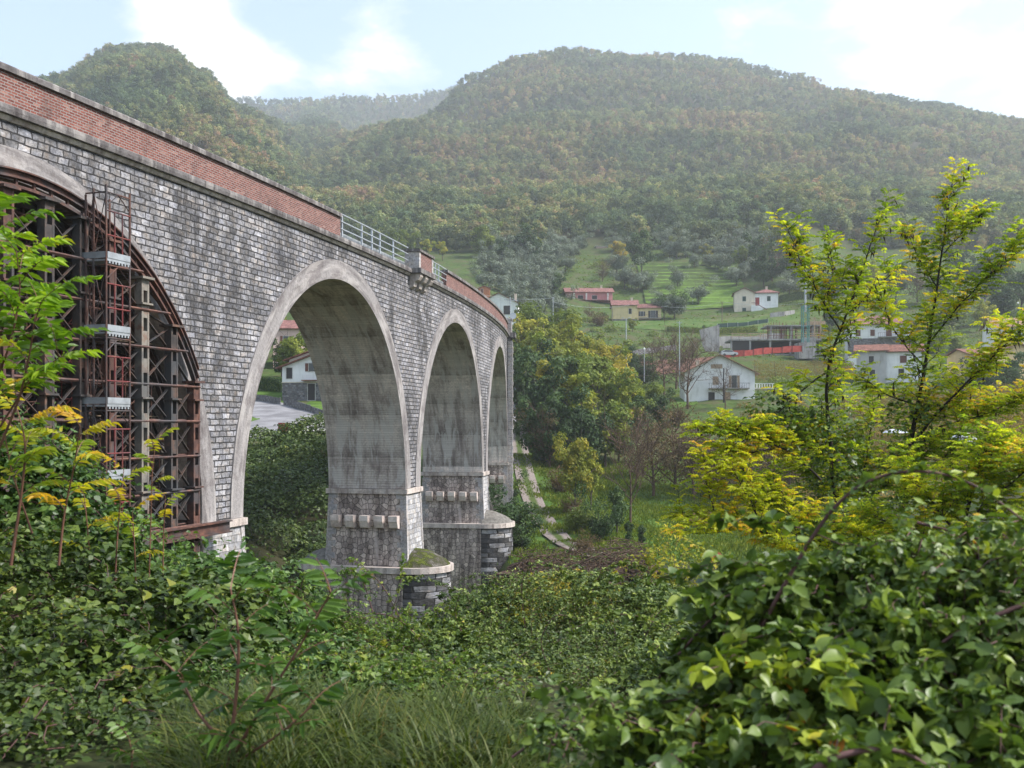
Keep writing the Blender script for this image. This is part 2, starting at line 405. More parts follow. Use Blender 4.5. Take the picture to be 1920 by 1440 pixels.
# piers
def pier(sp, t, zl, zb, first=False, last=False):
    ht = t/2
    body = MB(); e = .18 if not last else .05; o1 = W
    zt = ZI-.34; zb1 = zl if not last else -13.
    body.hexa([(sp+a*(ht+(e if z < zt else 0)), (o1*.5)+b*(o1/2+(e if z < zt else 0)), z) for z in (zb1, zt) for b in (-1,1) for a in (-1,1)])
    p = body.build('pier', MT['hex'], via, bmap)
    m = MB(); m.bx(sp-ht-.16, sp+ht+.16, -.2, W+.2, ZI-.34, ZI-.02); m.build('impost_ledge', MT['ledge'], p, bmap)
    # white ashlar face towards the valley, and long-and-short quoins on the flanks
    m = MB(); d = .06
    if not last:
        m.hexa([(sp+a*(ht+(e if z < zt-.1 else 0)-.02), (.3 if b else -d-(e if z < zt-.1 else 0)), z) for z in (zb1+.005, zt-.005) for b in (0,1) for a in (-1,1)])
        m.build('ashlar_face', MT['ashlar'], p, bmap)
    for sd in (-1, 1):
        for front in (True, False):
            m = MB(); zz = zb1+.05; k = 0; hq = .40
            while zz < zt-.2:
                f = (zt-zz)/(zt-zb1); ee = e*f; L = .62 if k%2 else .34; pr = .025+.015*math.sin(k*1.7+sp); top = min(zz+hq-.012, zt-.01)
                xs = sorted((sp+sd*(ht+ee+pr), sp+sd*(ht+ee-.25)))
                if front: m.bx(xs[0], xs[1], -ee-d-.03, -ee+L, zz, top)
                else: m.bx(xs[0], xs[1], W+ee-L, W+ee+.05, zz, top)
                zz += hq; k += 1
            m.build('quoin', MT['quoin'], p, bmap)
    zc = -5.95 if not last else -5.7
    for sd in (-1, 1):
        if first and sd == 1: pass
        for j in range(5):
            oc = .62+j*(W-1.24)/4; x = sp+sd*(ht+.05)
            m = MB()
            m.prism([(0,0),(.62,0),(.62,-.36),(.58,-.4),(.42,-.78),(.3,-.84),(0,-.84)], lambda u,v,k2,x=x,sd=sd,oc=oc: (x+sd*u, oc-.30+.60*k2, zc+v))
            m.build('corbel', MT['corbelc'], p, bmap)
    if last: return
    # lower tier: plinth with round cutwaters
    r = 2.15; ext = 2.55
    an = np.linspace(-math.pi/2, math.pi/2, 15)
    def outline(g): # g grows it
        a = [(sp+(r+g)*math.sin(x), -.05-(ext+g)*math.cos(x)) for x in an]
        b = [(sp-(r+g)*math.sin(x), W+.05+(ext+g)*math.cos(x)) for x in an]
        return a, b
    m = MB(); zp = zl-.4; m.bx(sp-r, sp+r, -.05, W+.05, zb, zp); m.build('plinth', MT['hex'], p, bmap)
    a, b = outline(0)
    for poly in (a, b):
        m = MB(); n = len(poly); m.add([(x,y,z) for z in (zb, zp) for x,y in poly], [(i, i+1, n+i+1, n+i) for i in range(n-1)])
        o = m.build('cutwater', MT['darkashlar'], p); me = o.data; uvl = me.uv_layers[0].data; co = np.array([v.co[:] for v in me.vertices])
        for l in me.loops: uvl[l.index].uv = ((l.vertex_index % n)*.245, co[l.vertex_index][2])      # uv of the round wall: along the arc
        me.vertices.foreach_set('co', bmap(co).astype(np.float32).ravel()); me.update()
    a, b = outline(0)
    # ledge
    a2, b2 = outline(.2); m = MB(); poly = a2+b2; m.prism(poly, lambda u,v,k: (u, v, zp+.005+.395*k)); m.build('plinth_ledge', MT['ledge'], p, bmap)
    # domed caps over the cutwaters
    for sgn, base_o, mm in ((-1, -.08, 'moss'), (1, W+.08, 'capc')):
        m = MB(); n = 15; V = []; rr = 7
        for q in range(rr+1):
            f = q/rr; rad = 1-f; z = zl+1.02*(1-rad**2.0)**.85
            for x in an: V.append((sp+(r*1.0)*rad*math.sin(x)*(1 if f < 1 else 0), base_o+sgn*(ext-.05)*rad*math.cos(x), z+.03*math.sin(5*x+q)))
        m.add(V, [(q*n+i, q*n+i+1, (q+1)*n+i+1, (q+1)*n+i) for q in range(rr) for i in range(n-1)])
        m.build('cutwater_cap', MT[mm if sp == 0 else 'capc'], p, bmap, smooth=True)
M = Mat('mossy_cap'); p_ = M.obj()
c_ = M.ramp(M.noise(p_, 1.3, 6, .65), [(.36,(.13,.12,.105)),(.45,(.07,.065,.045)),(.52,(.045,.05,.018)),(.6,(.085,.105,.016)),(.68,(.10,.09,.06))])
M.base(M.mix(1.0, c_, M.ramp(M.noise(p_, 14, 4), [(.3,.6),(.7,1.3)]), 'MULTIPLY'), .95, .1); M.bump(M.noise(p_, 12, 5), .06); MT['moss'] = M.m
MT['capc'] = m_plain('weathered_cap', (.15,.14,.125), .95, .1, 0, .4, 4, .5)
pier(PIERS[0], SP-2*HS, -9.3, -15, first=True)
pier(PIERS[1], SP-2*HS, -9.3, -17)
pier(PIERS[2], SP-2*HS, -8.75, -17)
pier(2*SP-.55, (SP-2*HS)-1.1, -11, -12, last=True)
# pier at the far left, out of the picture
m = MB(); m.bx(-2*SP-1.5, -2*SP+1.55, 0.02, W-.02, -14, ZI+.0); m.build('pier', MT['stone'], via, bmap)

# ---------------------------------------------------------------- railings on the open stretches
def railing(label, s0, s1, posts):
    t = thing('metal_railing', label, 'railing', B3(np.array([s0]), 0., 10.38)[0], 0, 'railings on the viaduct')
    off = np.array(t.location)
    mp = lambda V: bmap(V)-off
    for z in (11.74, 11.33, 10.92):
        m = MB(); m.tube([(s, -.02, z) for s in np.linspace(s0, s1, 8)], .035, 6); m.build('rail', MT['rail'], t, mp)
    for s in posts:
        m = MB(); m.bx(s-.05, s+.05, -.01, .07, 10.38, 11.72); m.bx(s-.09, s+.09, -.05, .12, 10.38, 10.41); m.build('post', MT['rail'], t, mp)
    m = MB(); m.bx(s0, s1, .2, .22, 10.39, 10.8); m.build('kick_board', MT['galv'], t, mp)
px2s = lambda px: s_of_px(px, 10.9)
railing('pale grey three-bar metal railing between brick parapet and brick refuge', SA+.02, SB_, [px2s(v) for v in (642, 679, 698, 713, 738)])
railing('shorter grey metal railing on the far side of the brick refuge', SC_, SD-.02, [px2s(v) for v in (798, 817, 823, 839)])

# ================================================================ falsework under the near arch
c0 = CEN[0]; s_end = c0+HS
fw = thing('steel_falsework', 'rusty steel falsework of columns and cross braces filling the near arch', 'falsework', B3(np.array([c0]), W/2, -7.5)[0])
foff = np.array(fw.location); fmp = lambda V: bmap(V)-foff
ucol = [-9.2,-7.7,-5.9,-4.1,-2.4,-.63,1.08,2.68,4.1,5.92,7.69,9.16]
cols_ = [c0+u for u in ucol]
rows_ = [-.42, 1.15, 3.0, 4.85]
zg = -8.5
def rz(u, o, g=0.0):
    # underside of the supporting rib above column position u: the front frame stands outside the wall
    a_, b_ = (11.0, 12.5) if o < 0 else (10.05, 12.02)
    return ZI+(b_-g)*math.sqrt(max(0.0, 1-(u/(a_-g*.6))**2))
for r_, o in enumerate(rows_):
    for k, u in enumerate(ucol):
        s = c0+u; zt = rz(u, o, .62); m = MB(); w = .33; mt = [MT['rust'], MT['steel'], MT['steel'], MT['rust'], MT['palesteel'], MT['steel']][(k+3+2*r_) % 6 if r_ else (k+1) % 6]
        if zt < zg+2: continue
        for d in (-1, 1): m.bx(s+d*w/2-.05, s+d*w/2+.05, o-w/2, o+w/2, zg, zt)
        z = zg
        while z < zt-.3:
            m.bx(s-w/2+.05, s+w/2-.05, o-w/2+.01, o-w/2+.035, z, min(z+.55, zt)); z += 1.05
        for z in np.arange(zg+2.3, zt, 3.6): m.bx(s-w/2-.14, s+w/2+.14, o-w/2-.12, o+w/2+.12, z, z+.07)
        m.bx(s-w/2-.18, s+w/2+.18, o-w/2-.16, o+w/2+.16, zt-.09, zt)
        m.build('column', mt, fw, fmp)
LV = 1.42
zl_ = [-6.95+LV*i for i in range(11)]
def ulim(z, o):
    lo, hi = 0.0, 10.9
    for _ in range(30):
        md = (lo+hi)/2
        if rz(md, o, .6) > z: lo = md
        else: hi = md
    return min(lo, 9.3 if o < 0 else 9.7)
for r_, o in enumerate(rows_):
    for z in zl_:
        if z > 7: continue
        e = ulim(z, o); m = MB(); m.tube([(c0-e, o-.2, z), (c0+e, o-.2, z)], .055, 5); m.tube([(c0-e, o+.2, z+.05), (c0+e, o+.2, z+.05)], .045, 5); m.build('beam', MT['rust'], fw, fmp)
    for a_, b_ in zip(ucol[:-1], ucol[1:]):
        m = MB()
        for z0 in zl_:
            z1 = z0+LV
            if z1 > max(rz(a_, o, .3), rz(b_, o, .3)): continue
            za, zb_ = min(z1, rz(a_, o, .7)), min(z1, rz(b_, o, .7))
            m.bar((c0+a_, o+.05, z0), (c0+b_, o+.05, zb_), .12, .03); m.bar((c0+a_, o+.1, za), (c0+b_, o+.1, z0), .12, .03)
        if m.n: m.build('cross_brace', MT['steel'], fw, fmp)
for k, u in enumerate(ucol):
    m = MB()
    for z in zl_[::2]:
        for o1, o2 in zip(rows_[:-1], rows_[1:]):
            t_ = min(rz(u, o1, .7), rz(u, o2, .7))
            if z+LV < t_: m.bar((c0+u, o1, z+.12), (c0+u, o2, z+.12), .1, .1); m.bar((c0+u, o1, z+.2), (c0+u, o2, z+LV), .1, .03); m.bar((c0+u+.05, o1, z+LV), (c0+u+.05, o2, z+.2), .1, .03)
    if m.n: m.build('cross_brace', MT['steel'], fw, fmp)
for o in (-.42, .75, 1.9, 3.0, 4.1, 4.95):
    um = 9.35 if o < 0 else 9.1; us = np.sin(np.linspace(-math.asin(um/11.2), math.asin(um/11.2), 60))*11.2
    def strip_(m, g0, g1, wd):
        V = [(c0+u, o+d*wd/2, rz(u, o, g)) for u in us for g in (g0, g1) for d in (-1, 1)]
        n_ = len(us); m.add(V, [(i*4+p, (i+1)*4+p, (i+1)*4+q, i*4+q) for i in range(n_-1) for p, q in ((0,1),(1,3),(3,2),(2,0))]+[(0,1,3,2),((n_-1)*4,(n_-1)*4+2,(n_-1)*4+3,(n_-1)*4+1)])
    m = MB(); strip_(m, .0, .05, .3); strip_(m, .052, .24, .05); strip_(m, .242, .3, .3); m.build('arch_rib', MT['rust'], fw, fmp)
    m = MB(); strip_(m, .5, .6, .2)
    for u in us[1::2]: m.bar((c0+u, o, rz(u, o, .29)), (c0+u, o, rz(u, o, .52)), .09, .09)
    m.build('lower_chord', MT['rust'], fw, fmp)
for r_, o in enumerate(rows_[1:2]):        # thin scaffold tubes between the columns
    for a_, b_ in zip(ucol[:-1], ucol[1:]):
        m = MB(); rq = np.random.default_rng(int(a_*10)+r_+200)
        for f in (.33, .68):
            u = a_+(b_-a_)*f; m.tube([(c0+u, o-.28, zg), (c0+u+.05*rq.standard_normal(), o-.28, rz(u, o, .6))], .03, 4)
        for z in zl_:
            if z+.7 < min(rz(a_, o, .6), rz(b_, o, .6)): m.tube([(c0+a_-.2, o-.3, z+.68+.08*rq.standard_normal()), (c0+b_+.2, o-.3, z+.68+.08*rq.standard_normal())], .03, 4); m.tube([(c0+a_, o-.34, z), (c0+b_, o-.34, z+1.3)], .024, 4)
        m.build('tube_lattice', MT['redtube'] if (int(a_*7)+r_) % 3 == 0 else MT['rust'], fw, fmp)
m = MB()   # timber lagging laid across the ribs near the crown
for x in np.linspace(-.75, .62, 60):
    s, z = c0+(HS-.05)*math.sin(x), ZI+(RISE-.05)*math.cos(x); m.bx(s-.11, s+.11, -.12+.12*math.sin(x*37), W, z-.12, z-.03)
m.build('lagging', MT['wood'], fw, fmp)
m = MB()
g0 = s_of_px(238, -4.2, -.1)
for z0, z1, wd in ((-4.62,-4.56,.34),(-4.56,-4.16,.06),(-4.16,-4.1,.34)): m.bx(g0-4, s_end+.9, -.78-wd/2, -.78+wd/2, z0, z1)
m.build('girder', MT['rust'], fw, fmp)
m = MB()
for z in (-1.1, 1.74, 4.58):
    m.bx(cols_[5], cols_[9], 1.4, 4.6, z, z+.06)
m.build('platform', MT['wood'], fw, fmp)
for z in (-2.5, .32, 3.2):
    m = MB(); m.bx(cols_[6], cols_[10], .2, 1.0, z, z+.05); m.build('platform', MT['wood'], fw, fmp)

# scaffold tower in front of it
t0 = s_of_px(199, 3.0, -1.5); t1 = s_of_px(243, 3.0, -1.5)
tw = thing('scaffold_tower', 'narrow red and rust scaffold tower with zinc platforms before the near arch', 'scaffolding', B3(np.array([t0]), 0., -7.5)[0])
toff = np.array(tw.location); tmp_ = lambda V: bmap(V)-toff
oA, oB = -1.5, -.62
zt_ = 8.4
for s, o, zz in ((t0,oA,zt_),(t1,oA,zt_-.05),(t0,oB,zt_-.3),(t1,oB,zt_-.2),(t0,(oA+oB)/2+.1,zt_-.1)):
    m = MB(); m.tube([(s,o,-8.5),(s,o,zz)], .042, 6); m.build('post', MT['rust'], tw, tmp_)
plats = [5.75, 3.2, .65, -1.9, -4.5]
for z in plats:
    m = MB()
    m.bx(t0+.02, t1-.02, oA-.03, oA+.02, z, z+.10); m.bx(t0+.02, t1-.02, oA-.05, oA-.03, z+.10, z+.32)
    m.bx(t0-.04, t0+.0, oA, oB+.2, z+.1, z+.32); m.bx(t0, t1, oA+.02, oB+.2, z, z+.06)
    for q in np.linspace(t0+.1, t1-.15, 7): m.bx(q, q+.07, oA-.04, oA, z-.08, z-.005)
    m.build('platform', MT['galv'], tw, tmp_)
    m = MB()
    for zz in (1.75, .9): m.tube([(t0, oA-.02, z+zz), (t1, oA-.02, z+zz)], .03, 5)
    for q in (.33, .66): m.tube([(t0+(t1-t0)*q, oA-.02, z+.3), (t0+(t1-t0)*q, oA-.02, z+1.75)], .028, 5)
    m.build('guard_frame', MT['redtube'], tw, tmp_)
    m = MB(); zu = min(z+2.4, zt_-.1)
    m.tube([(t0,oA,zu-.5),((t0+t1)/2,oA,zu)], .022, 4); m.tube([(t1,oA,zu-.5),((t0+t1)/2,oA,zu)], .022, 4)
    m.tube([(t0,oA,z+.2),(t0,(oA+oB)/2+.1,zu)], .022, 4); m.tube([(t0,oA,zu),(t0,(oA+oB)/2+.1,z+.2)], .022, 4)
    m.tube([(t0,oB,z+.2),(t0,(oA+oB)/2+.1,zu)], .022, 4); m.tube([(t0,oB,zu),(t0,(oA+oB)/2+.1,z+.2)], .022, 4)
    m.tube([(t0,oA,zu),(t1,oA,zu)], .03, 5); m.tube([(t0,oA,zu),(t0,oB,zu)], .03, 5)
    m.build('brace', MT['rust'], tw, tmp_)
# sheeted bundles on the top staging
for k, (px, py, Y, sx) in enumerate(((38,402,36.5,.75),(102,420,37.5,.6))):
    P = at(px, py, Y); m = MB(); V = []; n = 14; r_ = np.random.default_rng(k)
    for q in range(7):
        f = q/6
        for j in range(n):
            x = 2*math.pi*j/n; rr = math.sqrt(max(.0, 1-(f*.96)**2.2))*(1+.13*r_.standard_normal()*(1-f))
            V.append((sx*rr*math.cos(x), .6*rr*math.sin(x), .44*f-.1*math.sin(x*3)*f*.3))
    m.add(V, [(q*n+j, q*n+(j+1)%n, (q+1)*n+(j+1)%n, (q+1)*n+j) for q in range(6) for j in range(n)]+[tuple(range(6*n,7*n))])
    o = m.build('sheeted_bundle', MT['cloth'], None, smooth=True); o.location = P-np.array([0,0,.3])
    tag(o, ['crumpled white plastic sheeting heaped on the top staging, left of the steel post','smaller white sheeted bundle on the top staging, right of the steel post'][k], 'sheeting', 'white sheeted bundles on the falsework')
m = MB(); m.bx(cols_[4]-1, cols_[8], .1, 4.2, 0, .07); o = m.build('staging_deck', MT['wood'], fw, lambda V: fmp(np.stack([V[:,0], V[:,1], V[:,2]+5.55], 1)))
# ================================================================ terrain
def zp(Y, py): return (HY-py)/F*Y
TC = {   # photograph column -> ground profile (distance, height)
 -700: [(1,-1.55),(5,-1.6),(12,-2),(25,-5),(45,-8),(60,-8),(90,-2),(130,4),(330,48),(600,150),(1000,330),(1500,420),(2600,500)],
 0:   [(1,-1.55),(5,-1.65),(9,-1.9),(14,-3.2),(22,-6),(32,-8),(45,-8.5),(60,-8),(80,-3),(100,0),(130,3),(200,14),(330,48),(500,110),(1000,318),(1100,310),(1500,380),(2600,500)],
 110: [(500,112),(1050,zp(1050,160)),(1200,330),(1700,430),(2600,500)],
 220: [(500,115),(1080,zp(1080,108)),(1250,390),(1700,480),(2600,500)],
 310: [(500,115),(1100,zp(1100,106)),(1250,390),(1700,400),(2600,500)],
 380: [(500,112),(1110,zp(1110,150)),(1300,340),(1500,360),(1700,410),(2050,zp(2050,190)),(2600,500)],
 450: [(1,-1.55),(5,-1.7),(9,-2.0),(13,-3.2),(22,-7),(34,-12),(50,-13),(62,-10.5),(75,-8),(90,-5.3),(100,-1.9),(105,-.9),(115,-.2),(135,2.3),(150,3.7),(170,7),(200,12),(260,25),(330,46),(500,108),(900,zp(900,235)),(1120,zp(1120,205)),(1350,390),(1500,360),(1700,410),(2050,zp(2050,182)),(2600,500)],
 590: [(1,-1.55),(5,-1.72),(9,-2.05),(13,-3.2),(22,-7),(36,-13),(50,-15),(66,-14),(80,-8.5),(92,-5),(101,-1.5),(106,-.8),(125,1.2),(148,3.7),(200,12),(330,46),(450,80),(700,zp(700,372)),(1000,zp(1000,305)),(1350,zp(1350,245)),(1750,zp(1750,225)),(2050,zp(2050,190)),(2600,520)],
 760: [(1,-1.55),(5,-1.72),(8,-2.0),(12,-3.0),(20,-6),(36,-12.5),(50,-15.5),(76,-15.3),(94,-14.6),(102,-11),(115,-7.5),(150,0),(200,9),(330,42),(450,80),(700,zp(700,365)),(980,zp(980,238)),(1150,zp(1150,245)),(1500,360),(1700,410),(2050,zp(2050,174)),(2600,500)],
 890: [(1,-1.55),(5,-1.72),(8,-2.0),(12,-3),(20,-6),(36,-12.5),(50,-15.6),(76,-15.4),(93,-14.8),(100,-11.8),(112,-10),(150,-2),(200,9),(330,42),(450,80),(700,zp(700,372)),(1000,zp(1000,250)),(1250,zp(1250,143)),(1400,410),(1500,360),(1700,410),(2050,zp(2050,150)),(2600,480)],
 970: [(1,-1.55),(5,-1.72),(8,-2.0),(12,-3),(20,-6.5),(34,-12.5),(50,-15.6),(74,-15.4),(80,-14),(87,-11.6),(100,-11.1),(110,-10.5),(130,-7.2),(150,-3.4),(180,3.4),(220,11),(300,28.5),(360,49),(430,73),(700,zp(700,365)),(1000,zp(1000,225)),(1290,zp(1290,108)),(1500,470),(1720,480),(2600,480)],
 1060:[(430,74),(700,zp(700,360)),(1000,zp(1000,212)),(1300,zp(1300,96)),(1500,480),(2600,440)],
 1150:[(1,-1.55),(4,-1.7),(8,-2.1),(12,-3.2),(22,-7.5),(36,-13),(50,-15.6),(74,-15.2),(80,-13),(86,-11.2),(120,-10),(140,-7.6),(180,0),(230,9.7),(280,23.5),(318,33.5),(334,35),(380,55),(430,74),(700,zp(700,357)),(1000,zp(1000,214)),(1320,zp(1320,105)),(1500,480),(2600,440)],
 1290:[(430,75),(700,zp(700,355)),(1000,zp(1000,216)),(1400,zp(1400,106)),(1600,490),(2600,440)],
 1350:[(1,-1.55),(4,-1.7),(8,-2.4),(14,-4.5),(24,-8.5),(40,-12.5),(60,-14.6),(76,-13.5),(86,-11.2),(110,-11.3),(122,-10.3),(160,-4.6),(190,4.2),(197,5.4),(215,6.2),(250,17),(262,19),(285,22),(330,36.5),(380,53),(430,74),(700,zp(700,352)),(1000,zp(1000,222)),(1390,zp(1390,115)),(1600,480),(2600,440)],
 1500:[(400,70),(700,zp(700,350)),(1000,zp(1000,240)),(1350,zp(1350,152)),(1600,440),(2600,400)],
 1600:[(1,-1.55),(4,-1.75),(8,-2.6),(14,-4.2),(22,-6.6),(40,-9.5),(60,-12),(85,-11),(120,-6.6),(160,-.3),(200,6.6),(250,14.4),(300,28),(360,46),(430,73),(700,zp(700,352)),(1250,zp(1250,182)),(1600,410),(2600,400)],
 1750:[(420,70),(700,zp(700,358)),(1220,zp(1220,206)),(1600,390),(2600,400)],
 1920:[(1,-1.55),(4,-1.75),(9,-2.6),(20,-4.6),(40,-7),(60,-8),(80,-6.3),(100,-3),(140,2),(200,7.7),(250,18),(300,30),(400,65),(700,zp(700,378)),(1150,zp(1150,234)),(1600,340),(2600,400)],
 2700:[(1,-1.55),(5,-1.75),(20,-3),(40,-4),(80,-3),(140,3),(200,9),(400,66),(1150,330),(1600,330),(2600,380)],
}
_cp = sorted(TC); YG = np.geomspace(1, 2600, 520); LY = np.log(YG)
_full = [c for c in _cp if TC[c][0][0] <= 5]
_tab = {}
for c in _full:
    t = np.array(TC[c]); _tab[c] = np.interp(LY, np.log(t[:,0]), t[:,1])
for c in _cp:       # partial columns: interpolated near, their own profile far
    if c in _tab: continue
    lo = max(x for x in _full if x < c); hi = min(x for x in _full if x > c); k = (c-lo)/(hi-lo)
    near = _tab[lo]*(1-k)+_tab[hi]*k
    t = np.array(TC[c]); far = np.interp(LY, np.log(t[:,0]), t[:,1]); y0 = t[0,0]
    w_ = np.clip((YG-y0*.75)/(y0*.25), 0, 1); dl = np.interp(math.log(y0), LY, far)-np.interp(math.log(y0), LY, near); _tab[c] = np.where(YG < y0, near+dl*w_, far)
TZ = np.stack([_tab[c] for c in _cp])
ker = np.array([1,2,3,2,1.]); ker /= ker.sum()
TZ = np.stack([np.convolve(np.pad(r, 2, 'edge'), ker, 'valid') for r in TZ])
CU = (np.array(_cp)-960)/F
_w = np.random.default_rng(3); _wd = _w.uniform(0, 2*math.pi, 40); _wp = _w.uniform(0, 6.28, 40)
def wnoise(x, y, L, n=6, off=0):
    r = 0
    for i in range(n):
        k = 2*math.pi/(L*(.6+.8*((i*.618+off*.37) % 1)))
        r = r+np.sin(k*(x*math.cos(_wd[i+off])+y*math.sin(_wd[i+off]))+_wp[i+off])
    return r/n
def ground(x, y, rough=True):
    x = np.asarray(x, float); y = np.asarray(y, float)
    r = np.hypot(x, y); ph = np.arctan2(x, y); lim = .78
    phc = np.clip(ph, -lim, lim); u = np.tan(phc); Yv = np.where(np.abs(ph) < lim, y, r*math.cos(lim)); Yv = np.maximum(Yv, 1.0)
    ui = np.interp(u, CU, np.arange(len(CU))); i0 = np.clip(np.floor(ui).astype(int), 0, len(CU)-2); k = ui-i0; k = k*k*(3-2*k)
    j = np.interp(np.log(Yv), LY, np.arange(len(LY))); j0 = np.clip(np.floor(j).astype(int), 0, len(LY)-2); q = j-j0
    z = (TZ[i0,j0]*(1-q)+TZ[i0,j0+1]*q)*(1-k)+(TZ[i0+1,j0]*(1-q)+TZ[i0+1,j0+1]*q)*k
    back = np.clip((np.abs(ph)-1.6)/.8, 0, 1); z = z*(1-back)+(-1.6+.02*r)*back
    if rough:
        z = z+wnoise(x,y,7)*.12*np.clip((Yv-4)/20,0,1)+wnoise(x,y,45,6,7)*.7*np.clip((Yv-220)/200,0,1)+wnoise(x,y,170,6,14)*9*np.clip((Yv-480)/400,0,1)
    return z
def onground(px, Y, sink=.0):
    x = (px-960)/F*Y; return np.array([x, Y, float(ground(x, Y))-sink])

ph = np.concatenate([np.radians(np.linspace(-180,-42,40)), np.radians(np.linspace(-41.5,41.5,420)), np.radians(np.linspace(42,180,40))])
rr = np.concatenate([[.05,.5], np.geomspace(1, 3200, 330)])
PH, RR = np.meshgrid(ph, rr, indexing='ij'); GX = RR*np.sin(PH); GY = RR*np.cos(PH); GZ = ground(GX, GY)
M = Mat('ground_cover'); p_ = M.pos()
n1 = M.noise(p_, .06, 5); n2 = M.noise(p_, .9, 5, .65); n3 = M.noise(M.scale(p_, (1,1,.2)), .25, 4)
g_ = M.ramp(n2, [(.3,(.03,.05,.014)),(.5,(.055,.088,.02)),(.7,(.085,.12,.035))])
g_ = M.mix(M.ramp(n3, [(.48,0.),(.62,.75)]), g_, (.085,.075,.04))
far = M.n('Attribute', attribute_name='zone').outputs['Fac']
g_ = M.mix(M.ramp(far, [(.0,0.),(1.,1.)]), g_, M.ramp(n1, [(.4,(.03,.035,.016)),(.6,(.05,.042,.022))]))
lush = M.n('Attribute', attribute_name='lush').outputs['Fac']
g_ = M.mix(lush, g_, M.mix(1.0, M.ramp(M.noise(p_, .35, 5, .6), [(.32,(.035,.07,.014)),(.5,(.06,.115,.02)),(.68,(.095,.16,.03))]), M.ramp(M.noise(p_, 3, 5, .7), [(.3,.6),(.7,1.25)]), 'MULTIPLY'))
M.base(g_, .95, .1); M.bump(n2, .15); MT['ground'] = M.m
def ring_faces(a, b):
    idx = np.arange(a*b).reshape(a,b); return np.stack([idx[:-1,:-1], idx[:-1,1:], idx[1:,1:], idx[1:,:-1]], -1).reshape(-1,4)
q_ = ring_faces(*GX.shape)[:, ::-1]
me = make_mesh('ground', np.stack([GX,GY,GZ],-1).reshape(-1,3), q_.ravel(), np.arange(len(q_))*4, np.full(len(q_),4), None, True)
at_ = me.attributes.new('zone','FLOAT','POINT')
zone = np.clip((GY-425)/40,0,1)+np.where(GY<84, .9, 0)*(GY>-50)
at_.data.foreach_set('value', np.clip(zone,0,1).astype(np.float32).ravel())
GPX = 960+F*GX/np.maximum(GY,1e-3)
ss_ = lambda v: np.clip(v,0,1)**2*(3-2*np.clip(v,0,1))
lush_ = ss_((GY-83)/4)*ss_((150-GY)/30)*ss_((GPX-930)/40)*ss_((1620-GPX)/150)*(GY > 0)
me.attributes.new('lush','FLOAT','POINT').data.foreach_set('value', lush_.astype(np.float32).ravel())
tag(link('ground', me, MT['ground']), kind='structure')

def drape(name, pts, wid, m, lift=.05, kind='structure', step=2.0):
    """a strip laid along pts [(px,Y)], draped on the ground"""
    xy = np.array([[(a-960)/F*b, b] for a, b in pts]); d = np.concatenate([[0], np.cumsum(np.hypot(*np.diff(xy,axis=0).T))])
    n = max(4, int(d[-1]/step)); t = np.linspace(0, d[-1], n); X = np.interp(t,d,xy[:,0]); Y = np.interp(t,d,xy[:,1])
    for _ in range(3):
        X[1:-1] = (X[:-2]+2*X[1:-1]+X[2:])/4; Y[1:-1] = (Y[:-2]+2*Y[1:-1]+Y[2:])/4
    tx = np.gradient(X); ty = np.gradient(Y); L = np.hypot(tx,ty); nx, ny = ty/L, -tx/L
    wd = np.interp(np.linspace(0,1,n), np.linspace(0,1,len(wid)), wid) if hasattr(wid,'__len__') else np.full(n, wid)
    k = np.linspace(-.5,.5,9); PX = X[:,None]+nx[:,None]*wd[:,None]*k; PY = Y[:,None]+ny[:,None]*wd[:,None]*k
    PZ = ground(PX,PY)+lift
    o = grid_mesh(name, np.stack([PX,PY,PZ],-1), np.stack([k[None]*wd[:,None], np.repeat(t[:,None],9,1)],-1), m, flip=True)
    if kind: tag(o, kind=kind)
    return o
M = Mat('worn_asphalt'); p_ = M.pos()
M.base(M.mix(1.0, M.ramp(M.noise(p_, .35, 5), [(.35,(.15,.145,.15)),(.6,(.24,.235,.24))]), M.ramp(M.noise(p_, 6, 4), [(.3,.85),(.7,1.12)]), 'MULTIPLY'), .9, .2); MT['asphalt'] = M.m
M = Mat('gravel_track_stones'); p_ = M.pos(); uv_ = M.n('SeparateXYZ', {0:M.uv()}).outputs[0]
gcol = M.ramp(M.noise(p_, 5, 5, .7), [(.3,(.11,.09,.078)),(.55,(.23,.195,.175)),(.75,(.33,.295,.275))])
mid = M.ramp(M.math('ADD', M.math('ABSOLUTE', M.n('SeparateXYZ', {0:M.uv()}).outputs[0]), M.math('MULTIPLY', M.math('SUBTRACT', M.noise(p_,1.2,4), .5), .7)), [(.22,1.),(.55,0.)])
M.base(M.mix(mid, gcol, M.mix(M.noise(p_, 2.5, 4), (.04,.065,.018), (.085,.11,.03))), .95, .1); M.bump(M.noise(p_,9,4), .05); MT['gravel'] = M.m
drape('road', [(470,150),(500,138),(540,127),(580,120),(640,113),(720,108)], [5,6,9,10,9,9], MT['asphalt'], .06)
drape('road', [(575,124),(530,117),(495,111),(462,106),(430,103)], [3,9,9,8,7], MT['asphalt'], .11)
drape('gravel_track', [(1120,86),(1065,91),(1045,97),(1022,107),(1000,118),(985,132),(974,147),(968,165)], [1.6,2.3,2.5,2.5,2.6,2.6,2.8,3], MT['gravel'], .16)
drape('road', [(968,165),(970,182),(968,200),(962,230)], [3.4,5,6,6], MT['asphalt'], .1)
M = Mat('bright_lawn'); p_ = M.pos()
M.base(M.mix(1.0, M.ramp(M.noise(p_, .5, 5), [(.35,(.055,.105,.018)),(.65,(.095,.16,.03))]), M.ramp(M.noise(p_, 5, 4), [(.3,.75),(.7,1.2)]), 'MULTIPLY'), .95, .1); M.bump(M.noise(p_,8,4),.08); MT['lawn'] = M.m
